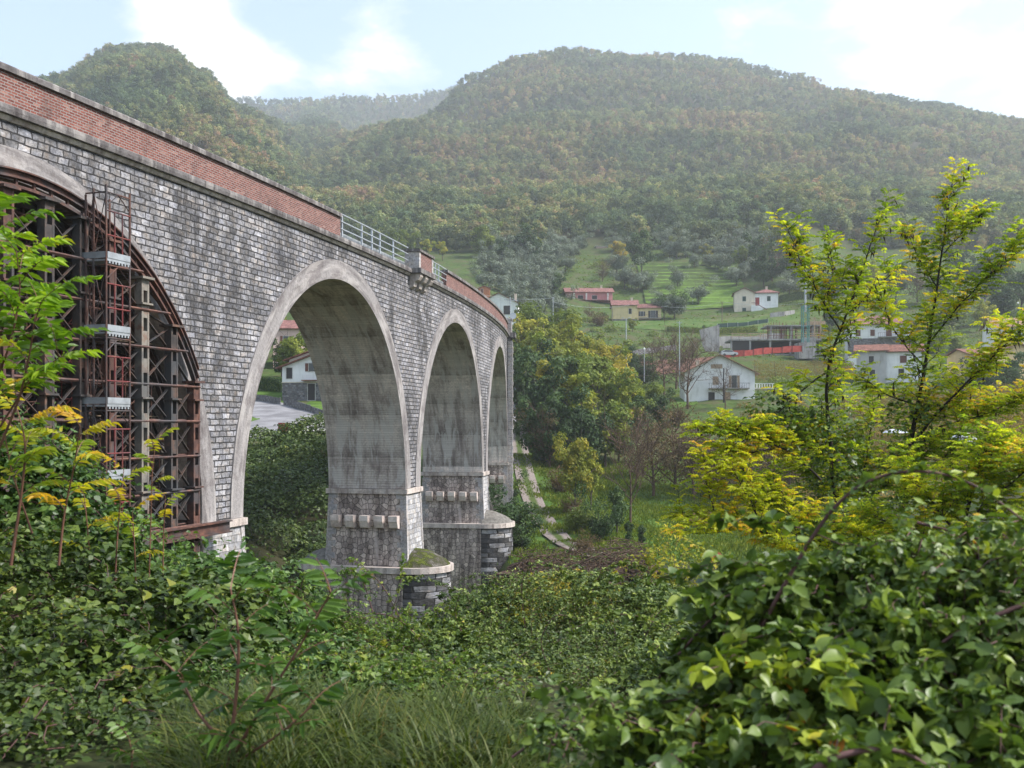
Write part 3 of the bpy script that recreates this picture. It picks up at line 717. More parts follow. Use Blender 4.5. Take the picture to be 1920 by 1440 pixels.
def patch(name, pts, m, lift=.04, n=14):
    """a sheet of ground cover spanned over four (px,Y) corners"""
    c = np.array([[(a-960)/F*b, b] for a, b in pts]); u = np.linspace(0,1,n); U, V = np.meshgrid(u,u,indexing='ij')
    X = (1-U)*(1-V)*c[0,0]+U*(1-V)*c[1,0]+U*V*c[2,0]+(1-U)*V*c[3,0]; Y = (1-U)*(1-V)*c[0,1]+U*(1-V)*c[1,1]+U*V*c[2,1]+(1-U)*V*c[3,1]
    X = X+wnoise(X,Y,9)*.5*np.minimum(1,4*np.minimum(U,1-U)*4); 
    return tag(grid_mesh(name, np.stack([X,Y,ground(X,Y)+lift],-1), np.stack([X,Y],-1), m, flip=True), kind='structure')
patch('lawn', [(455,104.5),(497,113.5),(480,128),(450,128)], MT['lawn'], .05)
patch('lawn', [(473,151.5),(532,141),(532,157),(473,162)], MT['lawn'], .05)
patch('lawn', [(560,135),(612,126),(616,150),(590,150)], MT['lawn'], .05)
patch('lawn', [(1255,188),(1310,192),(1300,204),(1262,206)], MT['lawn'], .09)
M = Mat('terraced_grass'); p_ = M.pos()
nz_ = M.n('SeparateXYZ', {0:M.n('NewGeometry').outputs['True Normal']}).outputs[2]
M.base(M.mix(M.ramp(M.math('ADD', nz_, M.math('MULTIPLY', M.noise(p_, .8, 4), .1)), [(.86,1.),(.98,0.)]), M.mix(1.0, M.ramp(M.noise(p_, .3, 5), [(.35,(.10,.19,.022)),(.65,(.15,.25,.035))]), M.ramp(M.noise(p_, 4, 4), [(.3,.75),(.7,1.2)]), 'MULTIPLY'), (.045,.065,.02)), .95, .1); MT['terrace'] = M.m  # steep risers coloured darker, standing in for the faint shading of the steps
# terraced grass slope behind the houses
def terrace():
    n, k = 110, 20; Y = np.linspace(338, 405, n*2); X0_ = (1215-960)/F*338; X1_ = (1415-960)/F*338
    xs = np.linspace(X0_, X1_, k); P = []; 
    XX, YY = np.meshgrid(xs, Y, indexing='ij'); XX = XX*(1+(YY-338)/338*.5)
    Z = ground(XX,YY,False); st = 2.1; zz = np.floor(Z/st)*st; fr = (Z-zz)/st; Zt = zz+st*np.clip((fr-.55)/.45,0,1)**1.0
    Z = .95+Zt*.56+Z*.44+.10*wnoise(XX,YY,6)
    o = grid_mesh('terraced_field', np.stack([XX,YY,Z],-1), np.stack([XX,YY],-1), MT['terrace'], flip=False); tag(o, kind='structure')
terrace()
M = Mat('dull_meadow'); p_ = M.pos()
M.base(M.mix(1.0, M.ramp(M.noise(p_, .25, 5), [(.35,(.05,.095,.02)),(.5,(.075,.125,.03)),(.65,(.11,.12,.05))]), M.ramp(M.noise(p_, 4, 4), [(.3,.7),(.7,1.2)]), 'MULTIPLY'), .95, .1); MT['meadow'] = M.m
patch('field', [(1150,302),(1500,302),(1500,322),(1150,322)], MT['meadow'], .15, 24)
M = Mat('bare_red_earth'); p_ = M.pos()
M.base(M.ramp(M.noise(p_, .5, 5), [(.35,(.10,.05,.035)),(.65,(.17,.09,.065))]), .95, .1); MT['earth'] = M.m
patch('bare_earth', [(1190,232),(1360,240),(1370,252),(1200,250)], MT['earth'], .15, 20)

# ================================================================ houses
def m_wall(name, c, dirt=.35): return m_plain(name, c, .85, .2, 0, .1, .6, dirt)
MT['white'] = m_wall('white_render', (.74,.74,.73)); MT['cream'] = m_wall('cream_render', (.66,.58,.47)); MT['yellow'] = m_wall('yellow_render', (.62,.50,.28))
MT['pink'] = m_wall('pink_render', (.50,.22,.22)); MT['palepink'] = m_wall('pale_pink_render', (.62,.45,.40)); MT['peach'] = m_wall('peach_render', (.66,.49,.27)); MT['oldgrey'] = m_wall('old_grey_render', (.42,.41,.40), .9)
MT['rubble'] = m_stone('rubble_stone', .42, .3, ((0,.13),(.5,.22),(1,.34)), .03, .16, .3)
MT['roof'] = m_rooftile('terracotta_tiles', (.17,.075,.055), (.30,.14,.10)); MT['roofpink'] = m_rooftile('faded_red_tiles', (.20,.09,.08), (.32,.16,.14))
MT['roofgrey'] = m_rooftile('grey_fibre_roof', (.18,.18,.16), (.28,.27,.24)); MT['rooftan'] = m_rooftile('tan_tiles', (.28,.17,.10), (.40,.26,.16))
MT['glass'] = m_plain('window_glass', (.03,.035,.04), .15, .6, 0, .1, 1)
MT['green'] = m_plain('green_shutter', (.02,.055,.045), .6, .3, 0, .1); MT['brown'] = m_plain('brown_shutter', (.13,.05,.035), .6, .3, 0, .15); MT['tan'] = m_plain('tan_shutter', (.34,.25,.17), .6, .3, 0, .15)
MT['dark'] = m_plain('dark_shutter', (.035,.03,.03), .6, .3, 0, .15); MT['reddoor'] = m_plain('red_door', (.25,.025,.025), .5, .3); MT['trim'] = m_plain('pale_trim', (.5,.48,.45), .7, .2)
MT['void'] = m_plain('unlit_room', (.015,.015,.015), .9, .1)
MT['conc'] = m_concrete('raw_concrete', (.34,.33,.32), .55, .15)
MT['orange'] = m_plain('orange_brick', (.42,.16,.08), .85, .2)

def roof_mb(kind, x0, x1, y0, y1, z, rise, ov, th=.18):
    X0, X1, Y0_, Y1_ = x0-ov, x1+ov, y0-ov, y1+ov; xc, yc = (x0+x1)/2, (y0+y1)/2; m = MB()
    def slab(q): 
        q = [np.array(v, float) for v in q]; k = len(q); m.add(q+[v+np.array([0,0,th]) for v in q], [tuple(range(k))[::-1], tuple(range(k,2*k))]+[(i,(i+1)%k,k+(i+1)%k,k+i) for i in range(k)])
    if kind == 'gx':     # ridge along x
        dz = rise*ov/((y1-y0)/2)
        slab([(X0,Y0_,z-dz),(X1,Y0_,z-dz),(X1,yc,z+rise),(X0,yc,z+rise)]); slab([(X0,yc,z+rise+.003),(X1,yc,z+rise+.003),(X1,Y1_,z-dz),(X0,Y1_,z-dz)])
    elif kind == 'gy':
        dz = rise*ov/((x1-x0)/2)
        slab([(X0,Y0_,z-dz),(xc,Y0_,z+rise),(xc,Y1_,z+rise),(X0,Y1_,z-dz)]); slab([(xc,Y0_,z+rise+.003),(X1,Y0_,z-dz),(X1,Y1_,z-dz),(xc,Y1_,z+rise+.003)])
    elif kind == 'hip':
        h = min(x1-x0, y1-y0)/2*.98
        if (x1-x0) >= (y1-y0): a, b = (X0+h+ov, yc, z+rise), (X1-h-ov, yc, z+rise)
        else: a, b = (xc, Y0_+h+ov, z+rise), (xc, Y1_-h-ov, z+rise)
        c = [(X0,Y0_,z),(X1,Y0_,z),(X1,Y1_,z),(X0,Y1_,z)]
        if (x1-x0) >= (y1-y0): slab([c[0],c[1],b,a]); slab([c[1],c[2],b]); slab([c[2],c[3],a,b]); slab([c[3],c[0],a])
        else: slab([c[0],c[1],a]); slab([c[1],c[2],b,a]); slab([c[2],c[3],b]); slab([c[3],c[0],a,b])
    elif kind == 'shed':  # falls towards the front
        slab([(X0,Y0_,z),(X1,Y0_,z),(X1,Y1_,z+rise),(X0,Y1_,z+rise)])
    return m
def wall_mb(kind, x0, x1, y0, y1, z0, z, rise):
    m = MB(); xc, yc = (x0+x1)/2, (y0+y1)/2
    if kind == 'gx': m.prism([(y0,z0),(y1,z0),(y1,z),(yc,z+rise),(y0,z)], lambda u,v,k: (x0+(x1-x0)*k, u, v))
    elif kind == 'gy': m.prism([(x0,z0),(x1,z0),(x1,z),(xc,z+rise),(x0,z)], lambda u,v,k: (u, y0+(y1-y0)*k, v))
    elif kind == 'shed': m.prism([(y0,z0),(y1,z0),(y1,z+rise),(y0,z)], lambda u,v,k: (x0+(x1-x0)*k, u, v))
    else: m.bx(x0,x1,y0,y1,z0,z)
    return m
def opening(root, face, dims, a, z, w, h, shut, kind='window', closed=False, frame='trim'):
    x0,x1,y0,y1 = dims
    def B(m, a0, a1, d0, d1, z0, z1):      # a along the wall, d out of the wall
        if face == 'f': m.bx(a0,a1,y0-d1,y0-d0,z0,z1)
        elif face == 'l': m.bx(x0-d1,x0-d0,a0,a1,z0,z1)
        else: m.bx(x1+d0,x1+d1,a0,a1,z0,z1)
    m = MB(); B(m, a-w/2, a+w/2, -.1, .02, z, z+h)
    win = m.build(kind, MT[shut] if closed else MT['glass'], root)
    m = MB()
    for q in ((a-w/2-.08,a-w/2,z,z+h),(a+w/2,a+w/2+.08,z,z+h),(a-w/2-.08,a+w/2+.08,z+h,z+h+.08),(a-w/2-.12,a+w/2+.12,z-.09,z)): B(m, q[0],q[1],-.05,.07,q[2],q[3])
    m.build('frame', MT[frame], win)
    if shut and not closed:
        for sd in (-1, 1):
            m = MB(); c = a+sd*(w/2+.08+w*.24); B(m, c-w*.24, c+w*.24, .02, .08, z, z+h); m.build('shutter', MT[shut], win)
    return win
def house(name, label, base, rz, blocks, openings=(), cat='house', chim=(), extra=None, group=None):
    """blocks: (x0,x1,y0,y1,z0,z,kind,rise,overhang,wall,roof); front looks at -y"""
    t = thing(name, label, cat, base, R(rz), group)
    dims = []
    for b in blocks:
        x0,x1,y0,y1,z0,z,kind,rise,ov,wm,rm = b
        wall_mb(kind,x0,x1,y0,y1,z0,z,rise).build('wall', MT[wm], t); dims.append((x0,x1,y0,y1))
        if rm: rf = roof_mb(kind,x0,x1,y0,y1,z+.01,rise,ov).build('roof', MT[rm], t)
    for c in chim:
        m = MB(); m.bx(c[0]-.3,c[0]+.3,c[1]-.3,c[1]+.3,c[2],c[3]); m.bx(c[0]-.4,c[0]+.4,c[1]-.4,c[1]+.4,c[3],c[3]+.15); m.build('chimney', MT['cream'], rf)
    for o in openings:
        opening(t, o[1], dims[o[0]], *o[2:6], **(o[6] if len(o) > 6 else {}))
    if extra: extra(t)
    return t
def railing_part(t, x0, x1, y0, y1, z, m='dark', wall=.95):
    b = MB(); b.bx(x0,x1,y0,y1,z-.18,z); bal = b.build('balcony', MT['conc'], t)
    b = MB(); b.bx(x0,x1,y0,y0+.05,z+wall-.05,z+wall)
    for x in np.arange(x0, x1, .45): b.bx(x,x+.04,y0+.003,y0+.043,z,z+wall-.05)
    b.bx(x0,x0+.05,y0+.05,y1,z+wall-.05,z+wall); b.bx(x1-.05,x1,y0+.05,y1,z+wall-.05,z+wall)
    b.build('balustrade', MT[m], bal)
# white house with stone ground floor beyond the big arch
def ex(t):
    m = MB(); m.bx(3.2,5.6,-.9,.0,2.95,3.08); m.build('canopy', MT['roof'], t)
    m = MB(); m.bx(-.06,9.0,-.06,9,2.7,2.82); m.build('string_course', MT['cream'], t)
house('white_house', 'white house with rubble stone ground floor seen through the tall open arch', at(529,752,147), -8,
 [(0,9,0,9,-2,2.7,'flat',0,0,'rubble',None),(0,14,.02,9,2.72,5.0,'gy',2.5,.75,'white','roof'),(-.6,15,4.5,13,-2,6.4,'gy',2.6,.8,'white','roof')],
 [(0,'f',4.5,.1,1.1,2.45,dict(shut='dark',kind='door',closed=True)),
  (1,'f',1.1,3.3,.9,1.6,dict(shut='dark',closed=True)),(1,'f',4.6,4.35,1.0,1.2,dict(shut='brown')),(0,'f',7.4,.9,.9,1.2,dict(shut='brown'))], extra=ex)
house('pink_house', 'pale pink house half hidden behind the white stone-based house', at(512,655,192), 12,
 [(0,11,0,9,-4,4.2,'gx',1.8,.6,'palepink','roofpink')], [(0,'f',2.4,1.2,1,1.4,dict(shut='brown')),(0,'f',5.5,1.2,1,1.4,dict(shut='brown'))])
# the gabled white house in the valley
def ex(t):
    railing_part(t, 4.6, 12.4, -1.3, 0, 2.55); m = MB(); m.bx(13.6,17.5,1,4,2.4,2.62); m.build('terrace', MT['trim'], t)
    m = MB(); 
    for x in np.arange(13.6,17.4,.5): m.bx(x,x+.18,1,1.12,2.63,3.4)
    m.bx(13.6,17.5,.98,1.14,3.4,3.5); m.build('balustrade', MT['white'], t)
house('white_house', 'wide white gabled house with tan shutters and a balcony in the valley', at(1284,752,196), -4,
 [(0,13.6,0,10,-3,5.6,'gy',3.4,.9,'white','rooftan')],
 [(0,'f',6.0,3.2,1.1,1.6,dict(shut='tan',closed=True)),(0,'f',9.6,2.6,1.0,2.4,dict(shut='tan')),(0,'f',6.2,6.4,2.2,.8,dict(shut='tan',closed=True)),(0,'f',8.2,-.6,1.3,2.3,dict(shut='newwood',kind='door',closed=True)),(0,'f',5.2,-.4,1.2,2.1,dict(shut='dark',kind='door',closed=True)),
  (0,'r',3,2.9,1,1.6,dict(shut='dark',closed=True))], chim=[(3.2,6,5,8.2)], extra=ex)
# cream and white house with outside stair
def ex(t):
    m = MB(); m.prism([(5.4,2.9),(6.6,2.9),(12.2,-.4),(12.2,-2),(5.4,-2)], lambda u,v,k: (u, -1.4+1.38*k, v)); st = m.build('stair', MT['white'], t)
    m = MB(); m.prism([(5.4,3.75),(6.6,3.75),(12.2,.4),(12.2,.1),(6.6,3.5),(5.4,3.5)], lambda u,v,k: (u, -1.45+.08*k, v)); m.build('handrail', MT['roofpink'], st)
    m = MB(); m.bx(-.05,7,-.1,.0,-1,.45); m.build('footing', MT['rubble'], t)
house('two_tone_house', 'cream and white farmhouse with a red door and outside stair above the terraces', at(1377,590,332), -10,
 [(0,6.6,0,9,-3,7.2,'gy',1.6,.6,'cream','roofpink'),(6.62,14.2,.6,9.5,-3,7.0,'hip',1.7,.6,'white','roofpink')],
 [(0,'f',3.2,4.4,1.1,1.6,dict(shut='green',closed=True)),(0,'f',3.2,.1,1.2,2.1,dict(shut='green',kind='door',closed=True)),(1,'f',7.5,2.95,1.3,2.7,dict(shut='reddoor',kind='door',closed=True)),
  (1,'f',11.2,4.4,1.1,1.6,dict(shut='green',closed=True)),(1,'r',2.2,4.1,.9,1.6,dict(shut='green',closed=True)),(1,'r',5.2,4.1,.9,1.6,dict(shut='green',closed=True))], chim=[(10.8,5,7.4,9.6)], extra=ex)
# yellow house
def ex(t):
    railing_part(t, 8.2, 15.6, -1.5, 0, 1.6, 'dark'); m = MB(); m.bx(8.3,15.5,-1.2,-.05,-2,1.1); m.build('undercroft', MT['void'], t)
    m = MB(); m.bx(-.08,7.9,-.08,0,-2,1.3); m.build('footing', MT['rubble'], t)
house('yellow_house', 'long yellow house with faded red roofs on the hillside', at(1149,606,322), -3,
 [(0,7.9,0,9,-3,5.9,'gx',1.9,.6,'yellow','roofpink'),(7.92,15.6,.5,8.5,-3,5.0,'gx',1.5,.6,'yellow','roofpink')],
 [(0,'f',5.6,3.0,.9,1.7,dict(shut='dark',closed=True)),(1,'f',9.4,2.3,1.0,1.5,dict(shut='dark')),(1,'f',13.0,1.65,1.5,2.4,dict(shut='dark')),(0,'l',3,2.4,1,1.6,dict(shut='dark',closed=True))], chim=[(6.4,4.5,7,8.6),(14.6,4,5.8,7.6)], extra=ex)
# pink-red house behind
def ex(t):
    m = MB(); m.bx(-.6,16.8,-2.4,0,5.6,5.82); m.build('porch_roof', MT['roofpink'], t)
    m = MB()
    for x in (2.6,7.0,14.6): m.bx(x-.25,x+.25,-1.2,-.7,5.83,8.3)
    m.build('chimney', MT['trim'], t); railing_part(t, .2, 15, -1.6, 0, 2.2, 'pink')
house('red_house', 'dark pink house with two stepped red roofs behind the yellow house', at(1062,594,352), 3,
 [(0,16.4,0,9,-4,8.9,'gx',1.8,.7,'pink','roofpink')],
 [(0,'f',5,6.3,1.8,1.3,dict(shut='dark',closed=True)),(0,'f',10,6.3,1.8,1.3,dict(shut='dark',closed=True)),(0,'f',4,1.8,1.1,2,dict(shut='dark',closed=True)),(0,'f',9,1.8,1.1,2,dict(shut='dark',closed=True)),(0,'f',13,1.8,1.1,2,dict(shut='dark',closed=True))], chim=[(13.2,5.6,10,11.8)], extra=ex)
# white gable behind the end of the viaduct, brick hut above it
house('white_house', 'white gabled house peeping over the far end of the viaduct parapet', at(899,600,300), -6,
 [(0,11.6,0,9,-4,5.0,'gy',3.0,.6,'white','roof')], [(0,'f',8.3,1.6,1.9,2.6,dict(shut='dark',closed=True)),(0,'f',3,1.6,1.2,1.6,dict(shut='dark',closed=True))], chim=[(10.6,3,5.2,8.0)])
house('brick_hut', 'small orange brick hut just above the white gabled house', at(897,553,330), 0, [(0,3.8,0,3,-2,2.2,'gy',.7,.3,'orange','roofpink')], [(0,'f',1.2,.4,.8,1.6,dict(shut='brown',kind='door',closed=True))], cat='hut')
house('farm_shed', 'long low shed with grey roof beside a blue tarpaulin', at(849,508,415), -6, [(0,8.4,0,5,-2,2.5,'shed',1.1,.4,'palepink','roofgrey')], [(0,'f',1.2,.1,1.6,1.9,dict(shut='void',kind='door',closed=True)),(0,'f',5.8,1.0,.9,.8,dict(shut='dark',closed=True))], cat='shed')
house('hillside_hut', 'flat roofed brick hut among olive trees high on the slope', at(1118,480,438), 2, [(0,4.8,0,4,-3,4.2,'shed',.3,.5,'palepink','trim')], [(0,'f',1.2,.2,1.9,1.9,dict(shut='void',kind='door',closed=True)),(0,'f',3.7,.3,1.6,1.7,dict(shut='galv',kind='door',closed=True))], cat='hut')
house('metal_shed', 'pale blue-grey metal shed at the wood edge above the olives', at(1334,481,450), 0, [(0,5.4,0,4,-3,2.3,'shed',.4,.2,'galv','galv')], [(0,'f',2.4,.1,1.4,1.7,dict(shut='dark',kind='door',closed=True))], cat='shed')
house('wooden_hut', 'dark little wooden hut under the trees above the farm shed', at(925,468,450), 4, [(0,4.4,0,4,-3,2.3,'shed',.5,.3,'wood','roofgrey')], [(0,'f',1.3,.3,1.1,1.5,dict(shut='void',kind='door',closed=True)),(0,'f',3.2,.8,.8,.8,dict(shut='trim',closed=True))], cat='hut')
# houses behind the yellow locust trees
def ex(t):
    railing_part(t, 7.0, 11.6, -1.4, 0, 3.6, 'brown'); m = MB(); m.bx(-.06,16,-.08,0,-1,3.3); m.build('stone_base', MT['rubble'], t)
house('white_house', 'white villa with hipped red roof and brown shutters behind the yellow locust trees', at(1590,660,248), -14,
 [(0,14.6,0,10,-4,6.6,'hip',2.6,.8,'white','roofpink')],
 [(0,'f',2.4,3.9,1.1,1.5,dict(shut='brown',closed=True)),(0,'f',5.8,3.9,1.0,1.5,dict(shut='brown',closed=True)),(0,'f',9.6,3.65,1.3,2.3,dict(shut='brown',kind='door',closed=True)),(0,'r',4.5,3.9,1.1,1.5,dict(shut='brown',closed=True)),(0,'f',12.4,.4,1.6,2.2,dict(shut='void',kind='door',closed=True))], extra=ex)
house('grey_house', 'old grey rendered house with sagging tiled roof lower down behind the locusts', at(1606,712,214), -20,
 [(0,6,0,8,-3,6.2,'gx',1.4,.6,'oldgrey','roof'),(6.02,13,.8,8,-3,6.0,'gx',1.5,.6,'white','roof')],
 [(0,'f',3,3.6,1.0,1.4,dict(shut='dark',closed=True)),(1,'f',9.4,3.5,1.3,1.5,dict(shut='brown',closed=True)),(1,'f',9,.4,1.1,1.8,dict(shut='dark',kind='door',closed=True)),(0,'f',3.2,.6,1.1,1.5,dict(shut='dark',closed=True))])
def ex(t):
    m = MB(); m.bx(-.05,5,-.1,0,-1,1.5); m.build('stone_base', MT['rubble'], t)
house('peach_house', 'peach yellow house with dark windows and red garage at the right edge', at(1818,722,202), 8,
 [(0,4.6,0,8,-3,6.3,'gx',1.2,.6,'peach','roof'),(4.62,15,-1.2,9,-3,6.4,'gy',2.0,.7,'peach','roof')],
 [(0,'f',1.0,3.4,1.2,1.3,dict(shut='dark',closed=True)),(1,'f',6.0,3.4,1.3,1.3,dict(shut='dark',closed=True)),(1,'f',9.2,3.6,1.3,1.3,dict(shut='dark',closed=True)),(0,'f',2.4,-.6,2.8,1.9,dict(shut='reddoor',kind='garage_door',closed=True)),(1,'f',13,3.4,1.3,1.3,dict(shut='dark',closed=True))], extra=ex)
house('white_house', 'white house with tan roof rising behind the peach house', at(1868,660,238), -6, [(0,13,0,9,-4,6.2,'gx',2.2,.7,'white','rooftan')], [(0,'f',3,3.2,1,1.5,dict(shut='dark',closed=True)),(0,'f',7,3.2,1,1.5,dict(shut='dark',closed=True))])
house('field_barn', 'small tiled barn with a pale patch of roof far up the right slope', at(1824,572,330), 14, [(0,5.2,0,5,-3,3.0,'gy',1.4,.4,'rubble','roofgrey')], [(0,'f',3.6,.8,1.0,1.2,dict(shut='dark',closed=True))], cat='barn')

# unfinished concrete building with rust-red props
cb = thing('unfinished_building', 'unfinished concrete building bristling with rusty props and timber formwork', 'building', at(1392,664,262), R(-3))
m = MB(); m.bx(0,22,0,9,-3,.0); m.build('slab', MT['conc'], cb)
m = MB(); m.bx(-3.2,20.5,-.6,9,3.55,3.95); m.build('slab', MT['conc'], cb)
m = MB(); m.bx(6.5,21.5,.4,9.5,7.35,7.65); m.build('slab', MT['conc'], cb)
for x in (-2.9,2.0,7.2,12.4,17.2,20.2):
    m = MB(); m.bx(x-.22,x+.22,-.35,.1,.005,3.545); m.build('pillar', MT['conc'], cb)
for x in (7.6,12.9,18.4):
    m = MB(); m.bx(x-.22,x+.22,.6,1.05,3.955,7.345); m.build('pillar', MT['conc'], cb)
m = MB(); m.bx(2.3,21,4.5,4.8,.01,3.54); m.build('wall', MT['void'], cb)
m = MB(); m.bx(15.0,18.6,-1.6,-.75,-1,4.2); m.build('wall', MT['conc'], cb)
m = MB(); m.bx(-3.0,1.7,-.2,0,-.5,3.5); m.build('wall', MT['dark'], cb)
m = MB(); r_ = np.random.default_rng(5)
for k in range(70):
    x = 6.8+14.4*r_.random(); y = .5+7*r_.random(); m.tube([(x,y,3.96),(x+.1*r_.standard_normal(),y,7.34+(.9*r_.random() if r_.random()<.4 else 0))], .06, 4)
for k in range(40):
    x = 6.8+14.4*r_.random(); y = .5+7*r_.random(); m.tube([(x,y,7.66),(x,y,8.3+r_.random()*.7)], .04, 4)
for z in (4.9,6.3): m.tube([(6.6,.3,z),(21.5,.3,z)], .06, 4)
m.build('prop', MT['redtube'], cb)['kind'] = 'stuff'
m = MB()
for z in (4.6,5.2): m.bx(-3,6.2,-.7,-.62,z,z+.2)
for x in (-2.8,-.5,2,4.5,6): m.bx(x,x+.12,-.61,-.5,3.96,5.6)
m.build('formwork', MT['newwood'], cb); m = MB()
for z in (4.6,5.2): m.bx(13.5,21,-.72,-.64,z,z+.2)
for x in (14,16.5,19,20.8): m.bx(x,x+.12,-.61,-.5,3.96,5.6)
m.bx(18.5,18.7,-.6,-.4,.01,9.5); m.bx(20,20.3,-.6,-.45,3.96,9.2); m.bx(16.5,21.6,.25,.38,7.7,8.6)
m.build('formwork', MT['newwood'], cb)
M = Mat('red_safety_netting'); p_ = M.obj()
M.base(M.ramp(M.noise(p_, 1.5, 5), [(.3,(.30,.03,.025)),(.7,(.46,.09,.07))]), .7, .2); MT['net'] = M.m
def strip_fence(name, label, cat, pts, h, m_net, m_post, post_every=2.5, th=.04, parts=('netting','post'), base=None):
    P = [onground(px, Y) for px, Y in pts]; P = np.array(P)
    if base is not None: P[:,2] = [at(px, b, Y)[2] for (px, Y), b in zip(pts, base)]
    t = thing(name, label, cat, P[0]); Q = P-P[0]
    d = np.concatenate([[0], np.cumsum(np.linalg.norm(np.diff(Q,axis=0),axis=1))]); n = max(3, int(d[-1]/post_every)+1)
    T_ = np.linspace(0, d[-1], n); S = np.stack([np.interp(T_, d, Q[:,i]) for i in range(3)], 1)
    b = MB()
    for i in range(n-1): b.hexa([S[i+ (a>0)]+np.array([0, y*th/2, z*h*(1+.08*math.sin(i*2.1+a))]) for z in (0.06,1) for y in (-1,1) for a in (0,1)])
    b.build(parts[0], m_net, t)
    if m_post:
        b = MB()
        for p in S: b.bx(p[0]-.06,p[0]+.06,p[1]-th/2-.1,p[1]-th/2-.003,p[2]-.3,p[2]+h+.12)
        b.build(parts[1], m_post, t)
    return t
strip_fence('safety_fence', 'bright red plastic netting fence below the building site', 'fence', [(1356,247),(1400,247),(1450,249),(1504,250)], 1.6, MT['net'], MT['redtube'], base=(672,668,663,660))
strip_fence('garden_wall', 'low stone garden wall with square posts left of the drive', 'wall', [(470,150),(500,145),(526,140)], .9, MT['rubble'], MT['rubble'], 4.5, .35, ('masonry','post'))
strip_fence('garden_wall', 'low stone garden wall falling along the road in front of the white house', 'wall', [(533,139),(570,131),(612,124)], .95, MT['rubble'], MT['rubble'], 4.5, .35, ('masonry','post'))
strip_fence('road_wall', 'grey retaining wall along the lane below the yellow house', 'wall', [(1176,256),(1220,262),(1268,268)], 1.5, MT['rubble'], None, 4, .5, ('masonry',))
strip_fence('site_wall', 'long concrete retaining wall behind the building site', 'wall', [(1345,278),(1400,280),(1470,282)], 3.4, MT['conc'], None, 4, .5, ('masonry',))
strip_fence('retaining_wall', 'pale concrete retaining wall right of the cream and white farmhouse', 'wall', [(1444,318),(1470,318),(1490,320)], 3.2, MT['conc'], None, 5, .5, ('masonry',), base=(606,604,600))
M_ = MT['galv']
strip_fence('vineyard_fence', 'thin wire fence along the top of the valley field', 'fence', [(1345,310),(1400,311),(1440,312)], 1.3, MT['green'], MT['galv'], 3, .02)
wd_ = thing('concrete_wedge', 'tall pale concrete wedge wall standing left of the building site', 'wall', at(1325,648,266))
m = MB(); m.prism([(0,-2),(3.4,-2),(3.4,5.6),(-1.9,4.2),(-1.0,0)], lambda u,v,k: (u,.6*k,v)); m.build('slab', MT['conc'], wd_)

# hedges, poles, mast, lamps, wires
def pole(name, label, px, pytop, pybot, Y, r, m, arms=(), cat='pole', group=None, head=None):
    P = at(px, pybot, Y); h = (pybot-pytop)/F*Y; t = thing(name, label, cat, P, 0, group)
    b = MB(); b.tube([(0,0,-1.5),(0,0,h*.5),(0,0,h)], [r*1.25,r,r*.8], 8); b.build('shaft', m, t)
    for z, w in arms:
        b = MB(); b.bar((-w,0,h*z),(w,0,h*z),.09,.09)
        for x in (-w*.9, w*.9): b.bx(x-.05,x+.05,-.05,.05,h*z+.05,h*z+.22)
        b.build('crossarm', m, t)
    if head == 'lamp':
        for sd in (-1,1):
            b = MB(); b.tube([(0,0,h*.97),(sd*.5,0,h),(sd*1.1,0,h+.05)], .04, 5); a_ = b.build('lamp_arm', m, t)
            b = MB(); b.bx(sd*.8-.28,sd*.8+.28,-.14,.14,h+.06,h+.24); b.build('lamp_head', MT['trim'], a_)
    if head == 'globe':
        b = MB(); b.tube([(0,0,h),(0,0,h+.12),(0,0,h+.32),(0,0,h+.45)], [.06,.2,.2,.05], 8); b.build('lamp_head', MT['white'], t)
    return t
pole('street_lamp', 'tall grey street lamp with two heads below the yellow house', 1174, 597, 662, 235, .13, MT['galv'], head='lamp', cat='street lamp')
pole('street_lamp', 'small globe lamp on a post by the lane left of the bare trees', 1208, 656, 702, 205, .08, MT['galv'], head='globe', cat='street lamp')
pole('utility_pole', 'thin grey pole rising left of the wide white gabled house', 1274, 602, 712, 186, .10, MT['galv'], arms=((.97,.5),))
pole('utility_pole', 'slender pole beside the dark shrubs left of the red house', 1037, 557, 612, 300, .11, MT['galv'], arms=((.97,.5),))
pole('utility_pole', 'wooden pole on the terraces between the olives and the farmhouse', 1354, 565, 608, 318, .13, MT['wood'], arms=((.97,.6),))
pole('lamp_post', 'white-topped lamp post on the terraced grass', 1299, 565, 577, 345, .08, MT['galv'], head='globe', cat='street lamp')
pole('utility_pole', 'tall teal pole with white cap in front of the white house at the right edge', 1909, 570, 668, 215, .14, MT['green'], head='globe')
pole('utility_pole', 'short dark post in front of the balcony of the wide white gabled house', 1357, 690, 740, 186, .13, MT['dark'])
pole('utility_pole', 'thin pole on the right slope below the field barn', 1869, 588, 622, 300, .11, MT['galv'])
mast = thing('crane_mast', 'grey crane mast with teal lattice foot above the building site', 'crane', at(1510,650,256))
m = MB(); hb = 22.0
m.tube([(0,0,9.0),(0,0,hb)], .28, 8); m.build('shaft', MT['galv'], mast)
m = MB(); MT['teal'] = m_plain('teal_paint', (.05,.22,.20), .5, .4, 0, .15)
for sx in (-.75,.75):
    for sy in (-.75,.75): m.bx(sx-.09,sx+.09,sy-.09,sy+.09,-3,10.5)
for k in range(9):
    z = k*1.15; m.bar((-.75,-.75,z),(.75,-.75,z+1.15),.06,.06); m.bar((.75,-.75,z),(-.75,-.75,z+1.15),.06,.06); m.bar((-.75,.75,z),(-.75,-.75,z+1.15),.06,.06); m.bar((.75,.75,z),(.75,-.75,z+1.15),.06,.06)
m.build('lattice', MT['teal'], mast)
m = MB(); m.bx(-2.2,2.2,-2.2,2.2,-3.2,.9); m.build('ballast', MT['conc'], mast)
